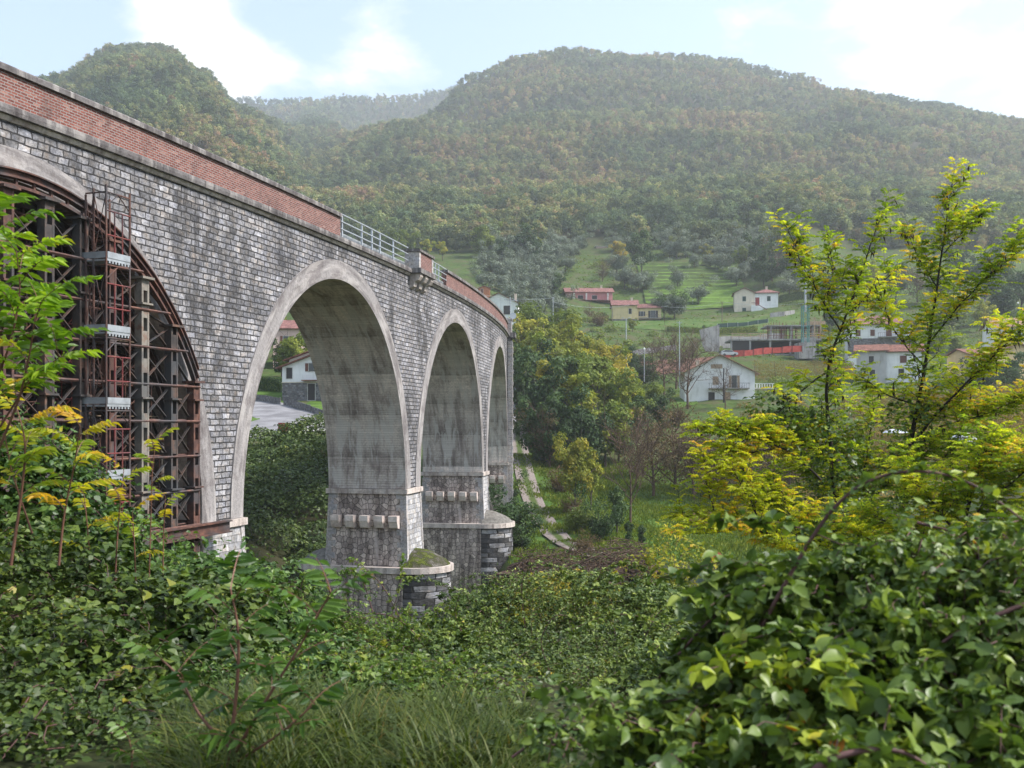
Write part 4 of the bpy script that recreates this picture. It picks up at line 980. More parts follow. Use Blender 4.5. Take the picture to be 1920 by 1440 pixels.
def wire(label, a, b, sag, group='overhead wires'):
    A, B_ = at(*a), at(*b); t = np.linspace(0,1,24)[:,None]; P = A*(1-t)+B_*t; P[:,2] -= sag*4*(t*(1-t))[:,0]
    m = MB(); m.tube(P-A, .035, 4); o = m.build('overhead_wire', MT['galv']); o.location = A; tag(o, label, 'wire', group)
wire('wire stretched from the viaduct end to the pole by the red house', (900,551,296), (1037,558,300), 1.0)
wire('lower wire from the pole by the red house towards the yellow house', (1037,566,300), (1180,572,312), 1.2)
wire('wire crossing the terraces from the yellow house towards the farmhouse pole', (1240,574,318), (1354,566,318), 1.0)
wire('wire running right from the farmhouse pole to the crane mast', (1354,566,318), (1560,562,300), 1.3)
wire('stay wire slanting from the thin grey pole to the white gable', (1274,604,186), (1322,672,195), .4)
wire('wire over the right slope towards the teal pole', (1869,590,300), (1909,574,215), .8)

# small items
tp = thing('blue_tarpaulin', 'small blue and white tarpaulin tent beside the low shed', 'tarpaulin', at(876,515,405))
def dome(m, rx, ry, rz, n=12, q=6, seed=0, rough=.07):
    r_ = np.random.default_rng(seed); V = []
    for i in range(q+1):
        a = i/q*math.pi/2
        for j in range(n):
            x = 2*math.pi*j/n; k = 1+rough*r_.standard_normal(); V.append((rx*math.cos(a)*math.cos(x)*k, ry*math.cos(a)*math.sin(x)*k, rz*math.sin(a)))
    return m.add(V, [(i*n+j, i*n+(j+1)%n, (i+1)*n+(j+1)%n, (i+1)*n+j) for i in range(q) for j in range(n)])
M = Mat('blue_white_tarp'); M.base(M.ramp(M.noise(M.obj(), .7, 2), [(.46,(.60,.64,.70)),(.5,(.05,.16,.42))]), .5, .3)
dome(MB(), 1.9, 1.2, 1.5, seed=2).build('sheet', M.m, tp)
pt = thing('polytunnel', 'rounded white plastic polytunnel among the vines at right', 'polytunnel', at(1806,832,118))
dome(MB(), 1.45, 2.4, 1.35, 16, 7, 5).build('cover', MT['cloth'], pt)
wh = thing('white_tarpaulin', 'white sheet over garden clutter behind the dark ivy clump', 'tarpaulin', at(1680,812,120))
dome(MB(), 1.5, 1.2, .5, 16, 5, 8).build('sheet', MT['cloth'], wh)
gp = thing('gravel_heap', 'pale gravel heap at the roadside beyond the tall open arch', 'gravel heap', onground(588,107.5))
MT['paleg'] = m_plain('pale_gravel', (.42,.40,.38), .95, .1, 0, .35, 6)
dome(MB(), 4.0, 1.6, 1.2, 18, 7, 9).build('mound', MT['paleg'], gp)
sg = thing('road_sign', 'small dark red board on a post at the road edge', 'sign', onground(533,104.5))
m = MB(); m.bx(-.04,.04,-.04,.04,-.3,.8); m.build('post', MT['dark'], sg); m = MB(); m.bx(-.62,.62,-.12,-.05,.35,1.25); m.build('board', MT['reddoor'], sg)
for k, (px, py) in enumerate(((1232,527),(1246,526),(1251,525),(1221,529))):
    o = MB(); o.bx(-.45,.45,-.4,.4,0,.75); o.bx(-.52,.52,-.47,.47,.755,.86)
    o = o.build('beehive', MT['white']); o.location = at(px, py+1, 408); tag(o, 'white beehive box in a row on the olive slope', 'beehive', 'beehives on the olive slope')
# parked car by the building site
car = thing('parked_car', 'pale silver hatchback parked behind the gable of the wide white house', 'car', at(1366,668,242), R(8))
m = MB(); prof = [(-2.1,.35),(2.1,.35),(2.15,.75),(1.9,.95),(1.1,1.02),(.5,1.45),(-1.1,1.5),(-1.8,1.05),(-2.1,.95)]
m.prism(prof, lambda u,v,k: (u, -.82+1.64*k, v)); m.build('body', MT['galv'], car)
m = MB(); m.prism([(.95,1.03),(.45,1.4),(-1.05,1.44),(-1.6,1.05)], lambda u,v,k: (u, -.84+1.68*k, v)); m.build('window', MT['glass'], car)
for x in (-1.3,1.3):
    for y in (-.8,.8):
        m = MB(); m.tube([(x,y-.1,.32),(x,y+.1,.32)], .32, 12); m.build('wheel', MT['dark'], car)
# railway signal lamp on the end of the viaduct
lp = thing('signal_lamp', 'little round signal lamp on a bracket above the far pilaster', 'lamp', B3(np.array([2*SP+.8]), -.3, 12.15)[0])
m = MB(); m.tube([(0,0,0),(0,0,2.6)], .06, 6); m.build('post', MT['galv'], lp); m = MB(); m.bar((-.7,0,2.3),(.9,0,2.2),.08); m.build('bracket', MT['galv'], lp)
m = MB(); m.tube([(.32,-.3,.4),(.32,-.12,.4),(.32,.0,.4)], [.38,.36,.2], 12); m.build('lamp_head', MT['rail'], lp)
# ================================================================ vegetation
T2 = (np.array([[0,0,0],[.45,-.5,.07],[1,0,-.12],[.45,.5,.07]]), [(0,1,2),(0,2,3)])
T6 = (np.array([[0,0,0],[.22,-.38,.05],[.58,-.42,.03],[1,0,-.16],[.58,.42,.03],[.22,.38,.05],[.25,0,-.02],[.6,0,-.06]]),
      [(0,1,6),(0,6,5),(1,2,7,6),(6,7,4,5),(2,3,7),(7,3,4)])
_st = [0,.1,.25,.42,.6,.78,.92,1]; _wd2 = [0,.33,.47,.5,.45,.3,.12,0]
def _t14():
    V = [[0,0,0]]; 
    for i in range(1,7):
        x, w = _st[i], _wd2[i]; dr = -.22*x*x; tw = .03*((-1)**i)
        V += [[x,-w*(1+tw),.06*w*2+dr],[x-.03,0,-.035+dr],[x,w*(1-tw),.06*w*2+dr]]
    V.append([1.04,0,-.26]); f = [(0,1,2),(0,2,3)]
    for i in range(5):
        a = 1+3*i; f += [(a,a+3,a+4,a+1),(a+1,a+4,a+5,a+2)]
    f += [(16,19,17),(17,19,18)]
    return np.array(V), f
T14 = _t14()
def nrm(v): return v/(np.linalg.norm(v, axis=-1, keepdims=True)+1e-9)
class Leaves:
    def __init__(s): s.a = []
    def add(s, P, A, N, L, W, rnd):
        n = len(P); f = lambda v: np.broadcast_to(np.asarray(v,float), (n,)).copy()
        s.a.append((np.asarray(P,float), nrm(np.asarray(A,float)), np.asarray(N,float), f(L), f(W), f(rnd)))
    def build(s, name, m, tmpl, parent=None, off=(0,0,0)):
        P,A,N,L,W,rn = [np.concatenate(c) for c in zip(*s.a)]
        S = nrm(np.cross(A, N)); N = nrm(np.cross(S, A)); T, fs = tmpl; k = len(T); n = len(P)
        V = P[:,None]+A[:,None]*(T[:,0][None]*L[:,None])[...,None]+S[:,None]*(T[:,1][None]*W[:,None])[...,None]+N[:,None]*(T[:,2][None]*(L*(.3+1.9*((rn*97.13) % 1)))[:,None])[...,None]
        V = V.reshape(-1,3)-np.asarray(off)
        fl = np.concatenate([np.array(f) for f in fs]); tot1 = np.array([len(f) for f in fs])
        lo = (np.arange(n)[:,None]*k+fl[None]).ravel(); tot = np.tile(tot1, n); st = np.concatenate([[0], np.cumsum(tot)[:-1]])
        uv = np.stack([np.repeat(rn, len(fl)), np.tile(T[:,0][fl], n)], -1)
        me = bpy.data.meshes.new(name)
        me.vertices.add(len(V)); me.vertices.foreach_set('co', V.astype(np.float32).ravel())
        me.loops.add(len(lo)); me.loops.foreach_set('vertex_index', lo.astype(np.int32))
        me.polygons.add(len(tot)); me.polygons.foreach_set('loop_start', st.astype(np.int32)); me.polygons.foreach_set('loop_total', tot.astype(np.int32))
        l = me.uv_layers.new(name='UVMap'); l.data.foreach_set('uv', uv.astype(np.float32).ravel()); me.update(calc_edges=True)
        me.polygons.foreach_set('use_smooth', np.full(len(tot), k > 8))
        if name == '_mesh': me.materials.append(m); return me
        return link(name, me, m, parent)
def rdir(r, n): return nrm(r.standard_normal((n,3)))

def lc(*v): return tuple(v)
LF = {}
LF['forest'] = m_leaf('forest_leaf', [(0,(0.049,0.077,0.053)),(.28,(0.086,0.123,0.066)),(.46,(0.147,0.180,0.082)),(.6,(0.236,0.239,0.096)),(.74,(0.294,0.200,0.119)),(.88,(0.283,0.150,0.119)),(1,(0.339,0.190,0.137))], .25, .7, .1, inst=True)
LF['green'] = m_leaf('broadleaf_green', [(0,(0.052,0.075,0.018)),(.5,(0.130,0.178,0.029)),(1,(0.273,0.293,0.043))], .3, .6, .2, .25)
LF['dark'] = m_leaf('dark_leaf', [(0,(0.020,0.041,0.016)),(.6,(0.055,0.098,0.031)),(1,(0.119,0.169,0.047))], .25, .6, .2, .2)
LF['yellowing'] = m_leaf('yellowing_leaf', [(0,(0.079,0.116,0.022)),(.4,(0.190,0.216,0.032)),(.7,(0.380,0.308,0.044)),(1,(0.475,0.262,0.044))], .35, .6, .2, .45)
LF['locustg'] = m_leaf('locust_green', [(0,(0.123,0.179,0.025)),(.5,(0.262,0.290,0.036)),(.85,(0.463,0.380,0.043)),(1,(0.650,0.402,0.043))], .35, .6, .2, .3)
LF['olive'] = m_leaf('olive_leaf', [(0,(0.081,0.106,0.071)),(.5,(0.144,0.175,0.127)),(1,(0.237,0.269,0.207))], .15, .6, .3, .2)
LF['brown'] = m_leaf('withered_leaf', [(0,(0.064,0.045,0.030)),(.5,(0.128,0.088,0.051)),(1,(0.191,0.142,0.075))], .25, .7, .1, .3)
LF['vine'] = m_leaf('vine_row_leaf', [(0,(0.090,0.090,0.029)),(.5,(0.210,0.158,0.046)),(.8,(0.300,0.195,0.065)),(1,(0.135,0.195,0.039))], .3, .7, .1, .3)
LF['ivy'] = m_leaf('ivy_leaf', [(0,(0.019,0.035,0.008)),(.5,(0.048,0.080,0.013)),(.9,(0.106,0.146,0.022)),(1,(0.241,0.205,0.022))], .16, .45, .3)
LF['bramble'] = m_leaf('bramble_leaf', [(0,(0.044,0.083,0.013)),(.45,(0.100,0.162,0.026)),(.8,(0.195,0.258,0.036)),(.955,(0.362,0.416,0.036)),(.975,(0.597,0.455,0.024)),(1,(0.597,0.220,0.036))], .27, .44, .42)
LF['bramblefar'] = m_leaf('bramble_thicket_leaf', [(0,(0.040,0.076,0.019)),(.45,(0.085,0.141,0.029)),(.8,(0.172,0.236,0.042)),(.95,(0.322,0.362,0.040)),(1,(0.524,0.362,0.040))], .3, .45, .4)
LF['robinia'] = m_leaf('robinia_leaflet', [(0,(0.119,0.192,0.018)),(.35,(0.300,0.404,0.030)),(.65,(0.557,0.586,0.038)),(.85,(0.650,0.648,0.045)),(1,(0.650,0.404,0.045))], .58, .5, .3)
LF['robiniay'] = m_leaf('yellow_robinia_leaflet', [(0,(0.202,0.260,0.015)),(.4,(0.434,0.474,0.021)),(.8,(0.602,0.564,0.030)),(1,(0.602,0.336,0.030))], .5, .5, .3)
LF['ailanthus'] = m_leaf('ailanthus_leaflet', [(0,(0.091,0.175,0.015)),(.5,(0.208,0.350,0.020)),(.85,(0.338,0.450,0.030)),(1,(0.546,0.450,0.030))], .5, .4, .4)
LF['ailanthusy'] = m_leaf('yellow_ailanthus_leaflet', [(0,(0.138,0.228,0.020)),(.4,(0.299,0.360,0.025)),(.7,(0.517,0.444,0.030)),(1,(0.575,0.336,0.030))], .5, .4, .4)
LF['creeper'] = m_leaf('creeper_leaf', [(0,(0.026,0.060,0.013)),(.5,(0.066,0.126,0.024)),(.85,(0.133,0.212,0.033)),(.96,(0.281,0.296,0.033)),(1,(0.473,0.353,0.044))], .2, .45, .3)
LF['thicket'] = m_leaf('fine_thicket_leaf', [(0,(0.031,0.059,0.011)),(.5,(0.095,0.143,0.024)),(.85,(0.201,0.251,0.041)),(.965,(0.363,0.352,0.050)),(1,(0.575,0.335,0.041))], .18, .45, .35)
LF['loose'] = m_leaf('loose_bramble_leaf', [(0,(0.049,0.090,0.017)),(.4,(0.115,0.186,0.029)),(.75,(0.214,0.276,0.043)),(.92,(0.345,0.325,0.061)),(1,(0.329,0.195,0.073))], .38, .45, .35)
LF['meadow'] = m_leaf('meadow_blade', [(0,(0.055,0.090,0.012)),(.5,(0.119,0.171,0.020)),(.85,(0.199,0.218,0.030)),(1,(0.270,0.191,0.051))], .3, .7, .15)
LF['sapling'] = m_leaf('sapling_leaflet', [(0,(.035,.08,.015)),(.6,(.075,.15,.025)),(1,(.13,.22,.04))], .4, .4, .4)
LF['grass'] = m_leaf('grass_blade', [(0,(0.025,0.045,0.007)),(.5,(0.062,0.093,0.013)),(.85,(0.126,0.139,0.025)),(1,(0.273,0.172,0.057))], .35, .5, .3)
MT['bark'] = m_plain('grey_bark', (.085,.07,.058), .9, .1, 0, .4, 4); MT['twig'] = m_plain('brown_twig', (.10,.068,.05), .85, .1, 0, .3, 6)
MT['barkdark'] = m_plain('dark_bark', (.035,.03,.026), .9, .1, 0, .4, 8); MT['cane'] = m_plain('purple_bramble_cane', (.11,.055,.05), .6, .3, 0, .35, 9)
MT['stemred'] = m_plain('reddish_stem', (.16,.075,.05), .6, .3, 0, .3, 9); MT['pod'] = m_plain('seed_pod', (.035,.022,.016), .7, .2, 0, .3, 9)

def skeleton(r, h, cr, base=.25, nb=9, spread=1.0, twigs=3, lean=0.0, up=.6):
    """trunk + limbs; returns tube list and limb tips"""
    tub = []; tips = []
    t = np.linspace(0,1,7); tr = np.stack([lean*h*t*t+.03*h*np.sin(5*t+r.random()*6)*t, .03*h*np.sin(4*t+r.random()*6)*t, h*.86*t-.0], 1); tr[0,2] = -.6
    rad = .022*h*(1-t*.85)+.01; tub.append((tr, rad, 7)); tips.append(tr[-1])
    for i in range(nb):
        f = base+(.95-base)*((i+r.random()*.7)/nb); p = np.array([np.interp(f,t,tr[:,k]) for k in range(3)]); az = i*2.4+r.random()
        L = cr*spread*(.65+.5*r.random())*math.sqrt(max(.15, 1-((f-.5)/.62)**2)); d = np.array([math.cos(az), math.sin(az), up*(.4+r.random())])
        q = np.linspace(0,1,5)[:,None]; pts = p+d*L*q+np.array([0,0,.25*L])*q*q+.06*L*r.standard_normal((5,3))*q
        tub.append((pts, .011*h*(1-f*.6)*(1-q[:,0]*.8)+.006, 5)); tips.append(pts[-1])
        for j in range(twigs):
            s_ = pts[2+j%3]; d2 = d*.7+r.standard_normal(3)*.6; d2[2] += .3; e = s_+d2*L*.45
            tub.append((np.array([s_, (s_+e)/2+.04*L*r.standard_normal(3), e]), np.array([.006,.004,.002])*h*.8+.004, 4)); tips.append(e)
    return tub, np.array(tips)
def tube_mesh(tub, m):
    mb = MB()
    for pts, rad, n in tub: mb.tube(pts, rad, n, False)
    V = np.concatenate(mb.V); tot = np.array([len(f) for f in mb.Fc]); lo = np.concatenate([np.array(f) for f in mb.Fc])
    me = make_mesh('trunk', V, lo, np.concatenate([[0],np.cumsum(tot)[:-1]]), tot, None, True); me.materials.append(m); return me
def crown_leaves(r, h, cr, tips, n, ls, z0=.3, lobes=26, lobe_r=.33, shape=1.0, gap=.12, spreadz=1.0):
    """leaf clumps in lobes spread through an uneven crown"""
    C = []; zc = h*(z0+1)/2; hz = h*(1-z0)/2
    while len(C) < lobes:
        u = rdir(r,1)[0]*r.random()**.45
        w = 1-.35*shape*max(0,u[2]); C.append((u[0]*cr*.82*w, u[1]*cr*.82*w, zc+u[2]*hz*.86))
    C = np.array(C); C = np.concatenate([C, tips[r.permutation(len(tips))[:lobes//2]]]); k = len(C)
    rad = cr*lobe_r*(.6+.8*r.random(k)); tone = r.random(k); wt = rad**2; wt /= wt.sum()
    i = r.choice(k, n, p=wt); d = rdir(r,n); f = (.35+.65*r.random(n)**.5)
    P = C[i]+d*(rad[i]*f)[:,None]*np.array([1,1,.8*spreadz]); P[:,2] = np.maximum(P[:,2], h*z0*.35)
    out = nrm(P-np.array([0,0,zc*.9])); N = nrm(out*.5+d*.6+np.array([0,0,.55])+.45*r.standard_normal((n,3))); A = nrm(np.cross(N, rdir(r,n))+np.array([0,0,-.25]))
    rn = np.clip(.6*tone[i]+.4*r.random(n), 0, 1)
    lv = Leaves(); L = ls*(.6+.8*r.random(n)); lv.add(P, A, N, L, L*.85, rn); return lv
PROTO = {}
def proto(kind, seed, h, cr, n, ls, leafm, z0=.25, lobes=26, lobe_r=.33, bark='bark', nb=9, shape=1.0, twigs=3, tmpl=T2, up=.6, base=.25, spreadz=1.0):
    r = np.random.default_rng(seed); tub, tips = skeleton(r, h, cr, base=base, nb=nb, twigs=twigs, up=up)
    tm = tube_mesh(tub, MT[bark]); cm = crown_leaves(r, h, cr, tips, n, ls, z0, lobes, lobe_r, shape, spreadz=spreadz).build('_mesh', LF[leafm], tmpl) if n else None
    if cm: cm.name = 'crown'
    PROTO.setdefault(kind, []).append((tm, cm, h))
for s_ in range(3):
    proto('green', 10+s_, 10, 3.6, 5200, .42, 'green', .18, 26)
    proto('dark', 20+s_, 10, 3.4, 5200, .42, 'dark', .12, 26)
    proto('yellowing', 30+s_, 10, 3.2, 4200, .36, 'yellowing', .25, 24, .3)
    proto('locust', 40+s_, 10, 2.8, 4000, .36, 'locustg', .22, 24, .3)
    proto('olive', 50+s_, 5, 2.5, 3000, .26, 'olive', .22, 20, .36, shape=.3)
    proto('browntree', 60+s_, 9, 3.2, 1700, .24, 'brown', .10, 30, .34, 'twig', 16, 1.0, 7, base=.1)
proto('poplar', 70, 12, 1.5, 2600, .36, 'locustg', .08, 22, .45, spreadz=1.5)
proto('pine', 75, 6, 3.2, 4200, .3, 'dark', .28, 24, .3, shape=.2)
proto('ivystump', 80, 5, .75, 1800, .24, 'dark', .02, 16, .6)
for s_ in range(2): proto('shrub', 90+s_, 3, 2.0, 2800, .24, 'dark', .02, 18, .42, base=.1)
for s_ in range(2): proto('shrubg', 95+s_, 3, 2.0, 2800, .24, 'green', .02, 18, .42, base=.1)
proto('shrubb', 99, 3, 1.9, 1500, .22, 'brown', .02, 18, .42, 'twig', 12, 1.0, 5, base=.1)
def bare(seed, h, cr):
    r = np.random.default_rng(seed); tub, tips = skeleton(r, h, cr, base=.25, nb=13, twigs=5, up=.8)
    ex = []
    for pts, rad, n in tub[1:]:
        for k in range(5):
            p = pts[int(len(pts)*.4)+k % max(1,len(pts)-int(len(pts)*.4))]; e = p+r.standard_normal(3)*np.array([1,1,.8])*cr*.2+np.array([0,0,cr*.12]); ex.append((np.array([p,(p+e)/2+.03*r.standard_normal(3),e]), np.array([.022,.015,.009]), 3))
    PROTO.setdefault('bare', []).append((tube_mesh(tub+ex, MT['twig']), None, h))
bare(101, 9, 3.6); bare(102, 9, 3.2)
_cnt = [0]
def tree(kind, px, Y, h, label, cat='tree', group=None, name=None, sx=1.0, dz=0.0):
    L = PROTO[kind]; tm, cm, h0 = L[_cnt[0] % len(L)]; _cnt[0] += 1; r = np.random.default_rng(_cnt[0])
    P = onground(px, Y, .15); P[2] += dz; t = thing(name or 'tree', label, cat, P, r.random()*6.28, group); k = h/h0
    t.scale = (k*sx*(.92+.16*r.random()), k*sx*(.92+.16*r.random()), k)
    link('trunk' if h > 4 else 'stem', tm, None, t)
    if cm: link('crown' if h > 4 else 'foliage', cm, None, t)
    return t

# --- the wood at the foot of the viaduct's far end
G1 = 'trees of the valley wood'
W1 = [('locust',985,215,14),('green',1020,222,15),('locust',1055,218,14.5),('yellowing',1000,196,13),('locust',1040,200,14),('yellowing',1085,205,14.5),('green',1110,215,11),('yellowing',1130,196,12.5),
      ('dark',985,172,13),('locust',1012,178,13.5),('yellowing',1050,180,13.5),('locust',1090,182,13.5),('green',1125,178,13),('yellowing',1155,180,11.5),('locust',1165,186,9),
      ('dark',992,158,11),('dark',1020,156,11.5),('yellowing',1052,160,11.5),('locust',1085,158,12),('green',1120,160,12.5),('locust',1152,164,11),('green',1178,168,9),
      ('dark',1005,142,8),('browntree',1030,140,8),('dark',1062,140,8.5),('dark',1098,142,10),('green',1135,146,10),('dark',1160,150,8.5)]
LB = {'locust':'loose green locust tree in the wood at the far end of the viaduct','green':'full green broadleaf tree in the wood at the far end of the viaduct','yellowing':'yellowing tree in the wood at the far end of the viaduct','dark':'dark green tree low in the wood at the far end of the viaduct','browntree':'withered brown tree at the dark lower edge of the valley wood'}
for k, px, Y, h in W1: tree(k, px, Y, h, LB[k], group=G1)
tree('yellowing', 1078, 112, 9.0, 'slender yellow-green locust standing before the dark wood', group='young trees on the meadow', sx=.8)
tree('locust', 1108, 114, 7.0, 'smaller pale green locust right beside the slender yellow one', group='young trees on the meadow', sx=.75)
tree('bare', 1182, 106, 9.5, 'bare dark-barked tree on the meadow with scarce twigs', group='bare trees on the meadow', sx=.7)
tree('browntree', 1225, 128, 9.5, 'brown thin-leaved tree left of the yellow locust branch', group='withered trees above the meadow')
tree('browntree', 1265, 132, 10, 'broader brown withered tree below the green lawn mound', group='withered trees above the meadow')
tree('browntree', 1300, 126, 9.5, 'brown withered tree nearest the yellow locust foliage', group='withered trees above the meadow')
tree('browntree', 1195, 140, 8.5, 'brown twiggy tree against the dark wood edge', group='withered trees above the meadow')
tree('browntree', 1345, 130, 8, 'brown tree half hidden by the yellow locust foliage', group='withered trees above the meadow')
for px, Y, h in ((1400,122,7),(1440,128,8),(1480,124,7.5),(1520,132,8),(1560,126,7),(1420,142,7),(1500,146,7)): tree('browntree', px, Y, h, 'brown withered tree in the row behind the yellow locusts', group='withered trees behind the locusts')
tree('browntree', 1385, 126, 7, 'low brown tree deep behind the yellow locust', group='withered trees above the meadow')
tree('dark', 1195, 168, 7.0, 'dark bush-like tree at the right shoulder of the valley wood'); tree('dark', 1238, 172, 6.5, 'dark evergreen bush left of the bright lawn mound')
tree('green', 1215, 176, 7, 'green bushy tree between two dark bushes left of the lawn mound'); tree('shrubb', 1270, 176, 3.5, 'brown shrub at the foot of the lawn mound', 'shrub', name='shrub')
tree('ivystump', 1157, 97, 5.2, 'tall stump wrapped in dark ivy on the meadow', 'stump', name='ivy_stump', sx=.8)
tree('shrub', 1124, 93, 3.0, 'round dark shrub left of the ivy-wrapped stump', 'shrub', name='shrub', sx=.7)
tree('ivystump', 1178, 92, 2.4, 'short ivy-wrapped stump right of the tall one', 'stump', name='ivy_stump')
tree('ivystump', 1204, 91, 2.2, 'shortest ivy-wrapped stump, rightmost of the three', 'stump', name='ivy_stump')
tree('shrubg', 1092, 100, 2.6, 'loose green shrub by the gravel track', 'shrub', name='shrub'); tree('shrubb', 1075, 112, 2.2, 'brown shrub between track and slender locusts', 'shrub', name='shrub')
tree('shrubb', 1046, 126, 2.6, 'brown shrub on the bank above the gravel track', 'shrub', name='shrub'); tree('shrub', 1018, 142, 3.2, 'dark shrub at the upper turn of the gravel track', 'shrub', name='shrub')
for px, Y, h, lb in ((955,94,3.3,'dense dark bush mound at the foot of the end pilaster'),(976,91,1.7,'dark bush mound right of the pilaster bush'),(955,106,2.4,'dark bush climbing behind the pilaster bush'),(957,118,2.0,'small green bush above the pilaster bushes')):
    tree('shrub', px, Y, h, lb, 'bush', 'bushes at the viaduct foot', 'bush', sx=1.1)
tree('shrubb', 1098, 88, 1.6, 'low brown scrub at the meadow edge', 'shrub', name='shrub')
tree('bare', 1290, 188, 11, 'bare spreading tree in front of the wide white gable', group='bare trees by the white gable', sx=1.0)
tree('bare', 1368-8, 186, 7.0, 'small leafless tree before the white gable wall', group='bare trees by the white gable', sx=.8)
for px, Y, h in ((1245,212,11),(1268,220,11),(1225,225,10),(1290,226,9)): tree('bare', px, Y, h, 'leafless grey-brown tree on the slope left of the concrete wedge', group='leafless trees on the slope')
for px, Y, h, k in ((1190,236,6,'dark'),(1205,222,5,'shrub'),(1300,255,5,'browntree'),(1330,292,4,'dark')): tree(k, px, Y, h, {'dark':'dark evergreen bush on the lane slope','shrub':'low dark shrub under the globe lamp','browntree':'brown bush below the concrete wedge'}[k], group='slope bushes')
# --- through the tall arch and left of the bridge
tree('green', 548, 172, 8.5, 'round green tree between the pink house and the white house'); tree('dark', 528, 178, 6, 'dark tree before the pink house gable')
tree('dark', 470, 185, 9, 'dark tree behind the clipped hedge in the tall arch'); tree('green', 500, 205, 12, 'tall green tree over the pink house roof')
tree('green', 455, 200, 12, 'green tree seen at the left edge of the tall arch')
def hedge(label, pts, h, w_, seed, leafm='dark', ls=.24, dens=150):
    P = np.array([onground(*p) for p in pts]); t = thing('hedge', label, 'hedge', P[0]); r = np.random.default_rng(seed); lv = Leaves()
    L = np.linalg.norm(P[-1]-P[0]); n = int(L*h*dens); q = r.random(n)*(len(P)-1); i = np.minimum(q.astype(int), len(P)-2); f = (q-i)[:,None]
    B_ = P[i]*(1-f)+P[i+1]*f; side = r.choice([-1,1,0], n, p=[.4,.2,.4]); z = np.where(side == 0, h*(.96+.06*r.random(n)), h*r.random(n))
    X = B_.copy(); X[:,1] += np.where(side == 0, w_*(r.random(n)-.5), side*w_/2*(.9+.2*r.random(n))); X[:,2] += z
    N = np.stack([.5*r.standard_normal(n), side+.5*r.standard_normal(n), .6+.5*r.standard_normal(n)], 1); lv.add(X, rdir(r,n), N, ls*(.7+.6*r.random(n)), ls*.7, r.random(n))
    lv.build('foliage', LF[leafm], T2, t, P[0])
    mb = MB()
    for a_, b_ in zip(P[:-1]-P[0], P[1:]-P[0]): mb.hexa([e+np.array([0,y*w_*.32,z]) for z in (-.3,h*.84) for y in (-1,1) for e in (a_,b_)])
    mb.build('stems', LF[leafm], t)
hedge('clipped dark green hedge above the lawn in the tall arch', [(470,161),(500,160),(527,158)], 2.1, 1.2, 1)
hedge('dark hedge along the farmhouse yard', [(1462,336),(1500,338),(1530,340)], 2.4, 1.5, 2)
hedge('long low hedge bordering the field below the farmhouse', [(1250,301),(1330,301),(1420,303)], 1.6, 1.2, 3, 'green', .3, 70)
# --- hillside: olives and single trees
r_ = np.random.default_rng(77)
HB = [(899,965,296),(1064,1150,345),(1149,1240,318),(1377,1460,328),(1110,1146,434)]
no = 0; oliv = []
while no < 104:
    px = r_.uniform(905,1500); Y = r_.uniform(338,436)
    if 1225 < px < 1420 and 338 < Y < 398 and r_.random() > .12: continue
    if (1045 < px < 1165 and Y < 356) or (1092 < px < 1150 and Y > 392) or (1165 < px < 1240 and Y > 372): continue
    if any(a-14 < px < b+14 and Y > y0-2 and Y < y0+(42 if y0 < 400 else 12) for a,b,y0 in HB) or any(abs(px-a) < 9 and abs(Y-b) < 12 for a,b in oliv): continue
    oliv.append((px,Y)); no += 1
for px, Y in [(975,318),(1000,308),(1022,326),(1048,316),(1010,332),(1245,326),(1265,322),(955,330)]: oliv.append((px,Y))
for px, Y in oliv: tree('olive', px, Y, r_.uniform(5.6,8.0), 'grey-green rounded olive tree on the slope above the houses', 'olive tree', 'olive trees on the slope', 'olive_tree', sx=1.1)
for k, px, Y, h, lb in (('dark',1203,386,16,'big round dark green oak standing alone above the olives'),('green',903,412,14,'round green tree left above the low shed'),('dark',975,405,15,'massive dark tree cluster right of the low shed'),('dark',945,392,11,'dark conical tree beside the massive dark tree'),
     ('dark',1000,400,13,'dark tree leaning on the right of the massive dark tree'),('yellowing',1160,412,9,'yellow-green narrow tree left of the lone oak'),('poplar',1010,405,12,'pale slim poplar before the massive dark tree'),('yellowing',1258,420,8,'small yellowish tree right of the lone oak'),
     ('yellowing',1325,415,7,'small bright yellow-green tree among the upper olives'),('browntree',1130,378,8,'brown thinning tree above the red house'),('dark',1432,360,14,'dark tree rising behind the cream and white farmhouse'),('browntree',1448,366,14,'rust-brown tree behind the farmhouse roof'),
     ('dark',1478,358,12,'dark green tree right of the farmhouse'),('dark',1420,385,13,'dark grove tree above the farmhouse'),('green',1460,392,14,'green grove tree above the farmhouse'),('dark',1495,380,13,'dark grove tree right above the farmhouse'),('green',1395,392,10,'green tree at the left of the grove above the farmhouse'),
     ('pine',1264,322,8,'round-headed pine right of the yellow house'),('yellowing',1186,296,4,'yellowish bush before the yellow house'),('green',740,415,11,'light green tree just above the metal railing'),('green',765,420,10,'light green tree behind the brick refuge'),('locust',800,410,9,'pale green bush-like tree right of the refuge'),
     ('locust',830,405,8,'pale green low tree left of the farm shed'),('locust',860,440,9,'pale green tree above the farm shed'),('browntree',1500,352,10,'brown tree left of the crane mast'),('yellowing',1495,340,5,'pale yellow bush near the crane mast'),
     ('browntree',1105,318,5.0,'brown bare bush mass before the red house'),('green',1046,312,5,'green bush left of the red house'),('shrubb',1120,306,4,'brown shrub left of the yellow house'),('dark',1040,345,9,'dark tree left of the red house roof')):
    tree(k, px, Y, h, lb, 'tree' if h > 5 else 'bush')
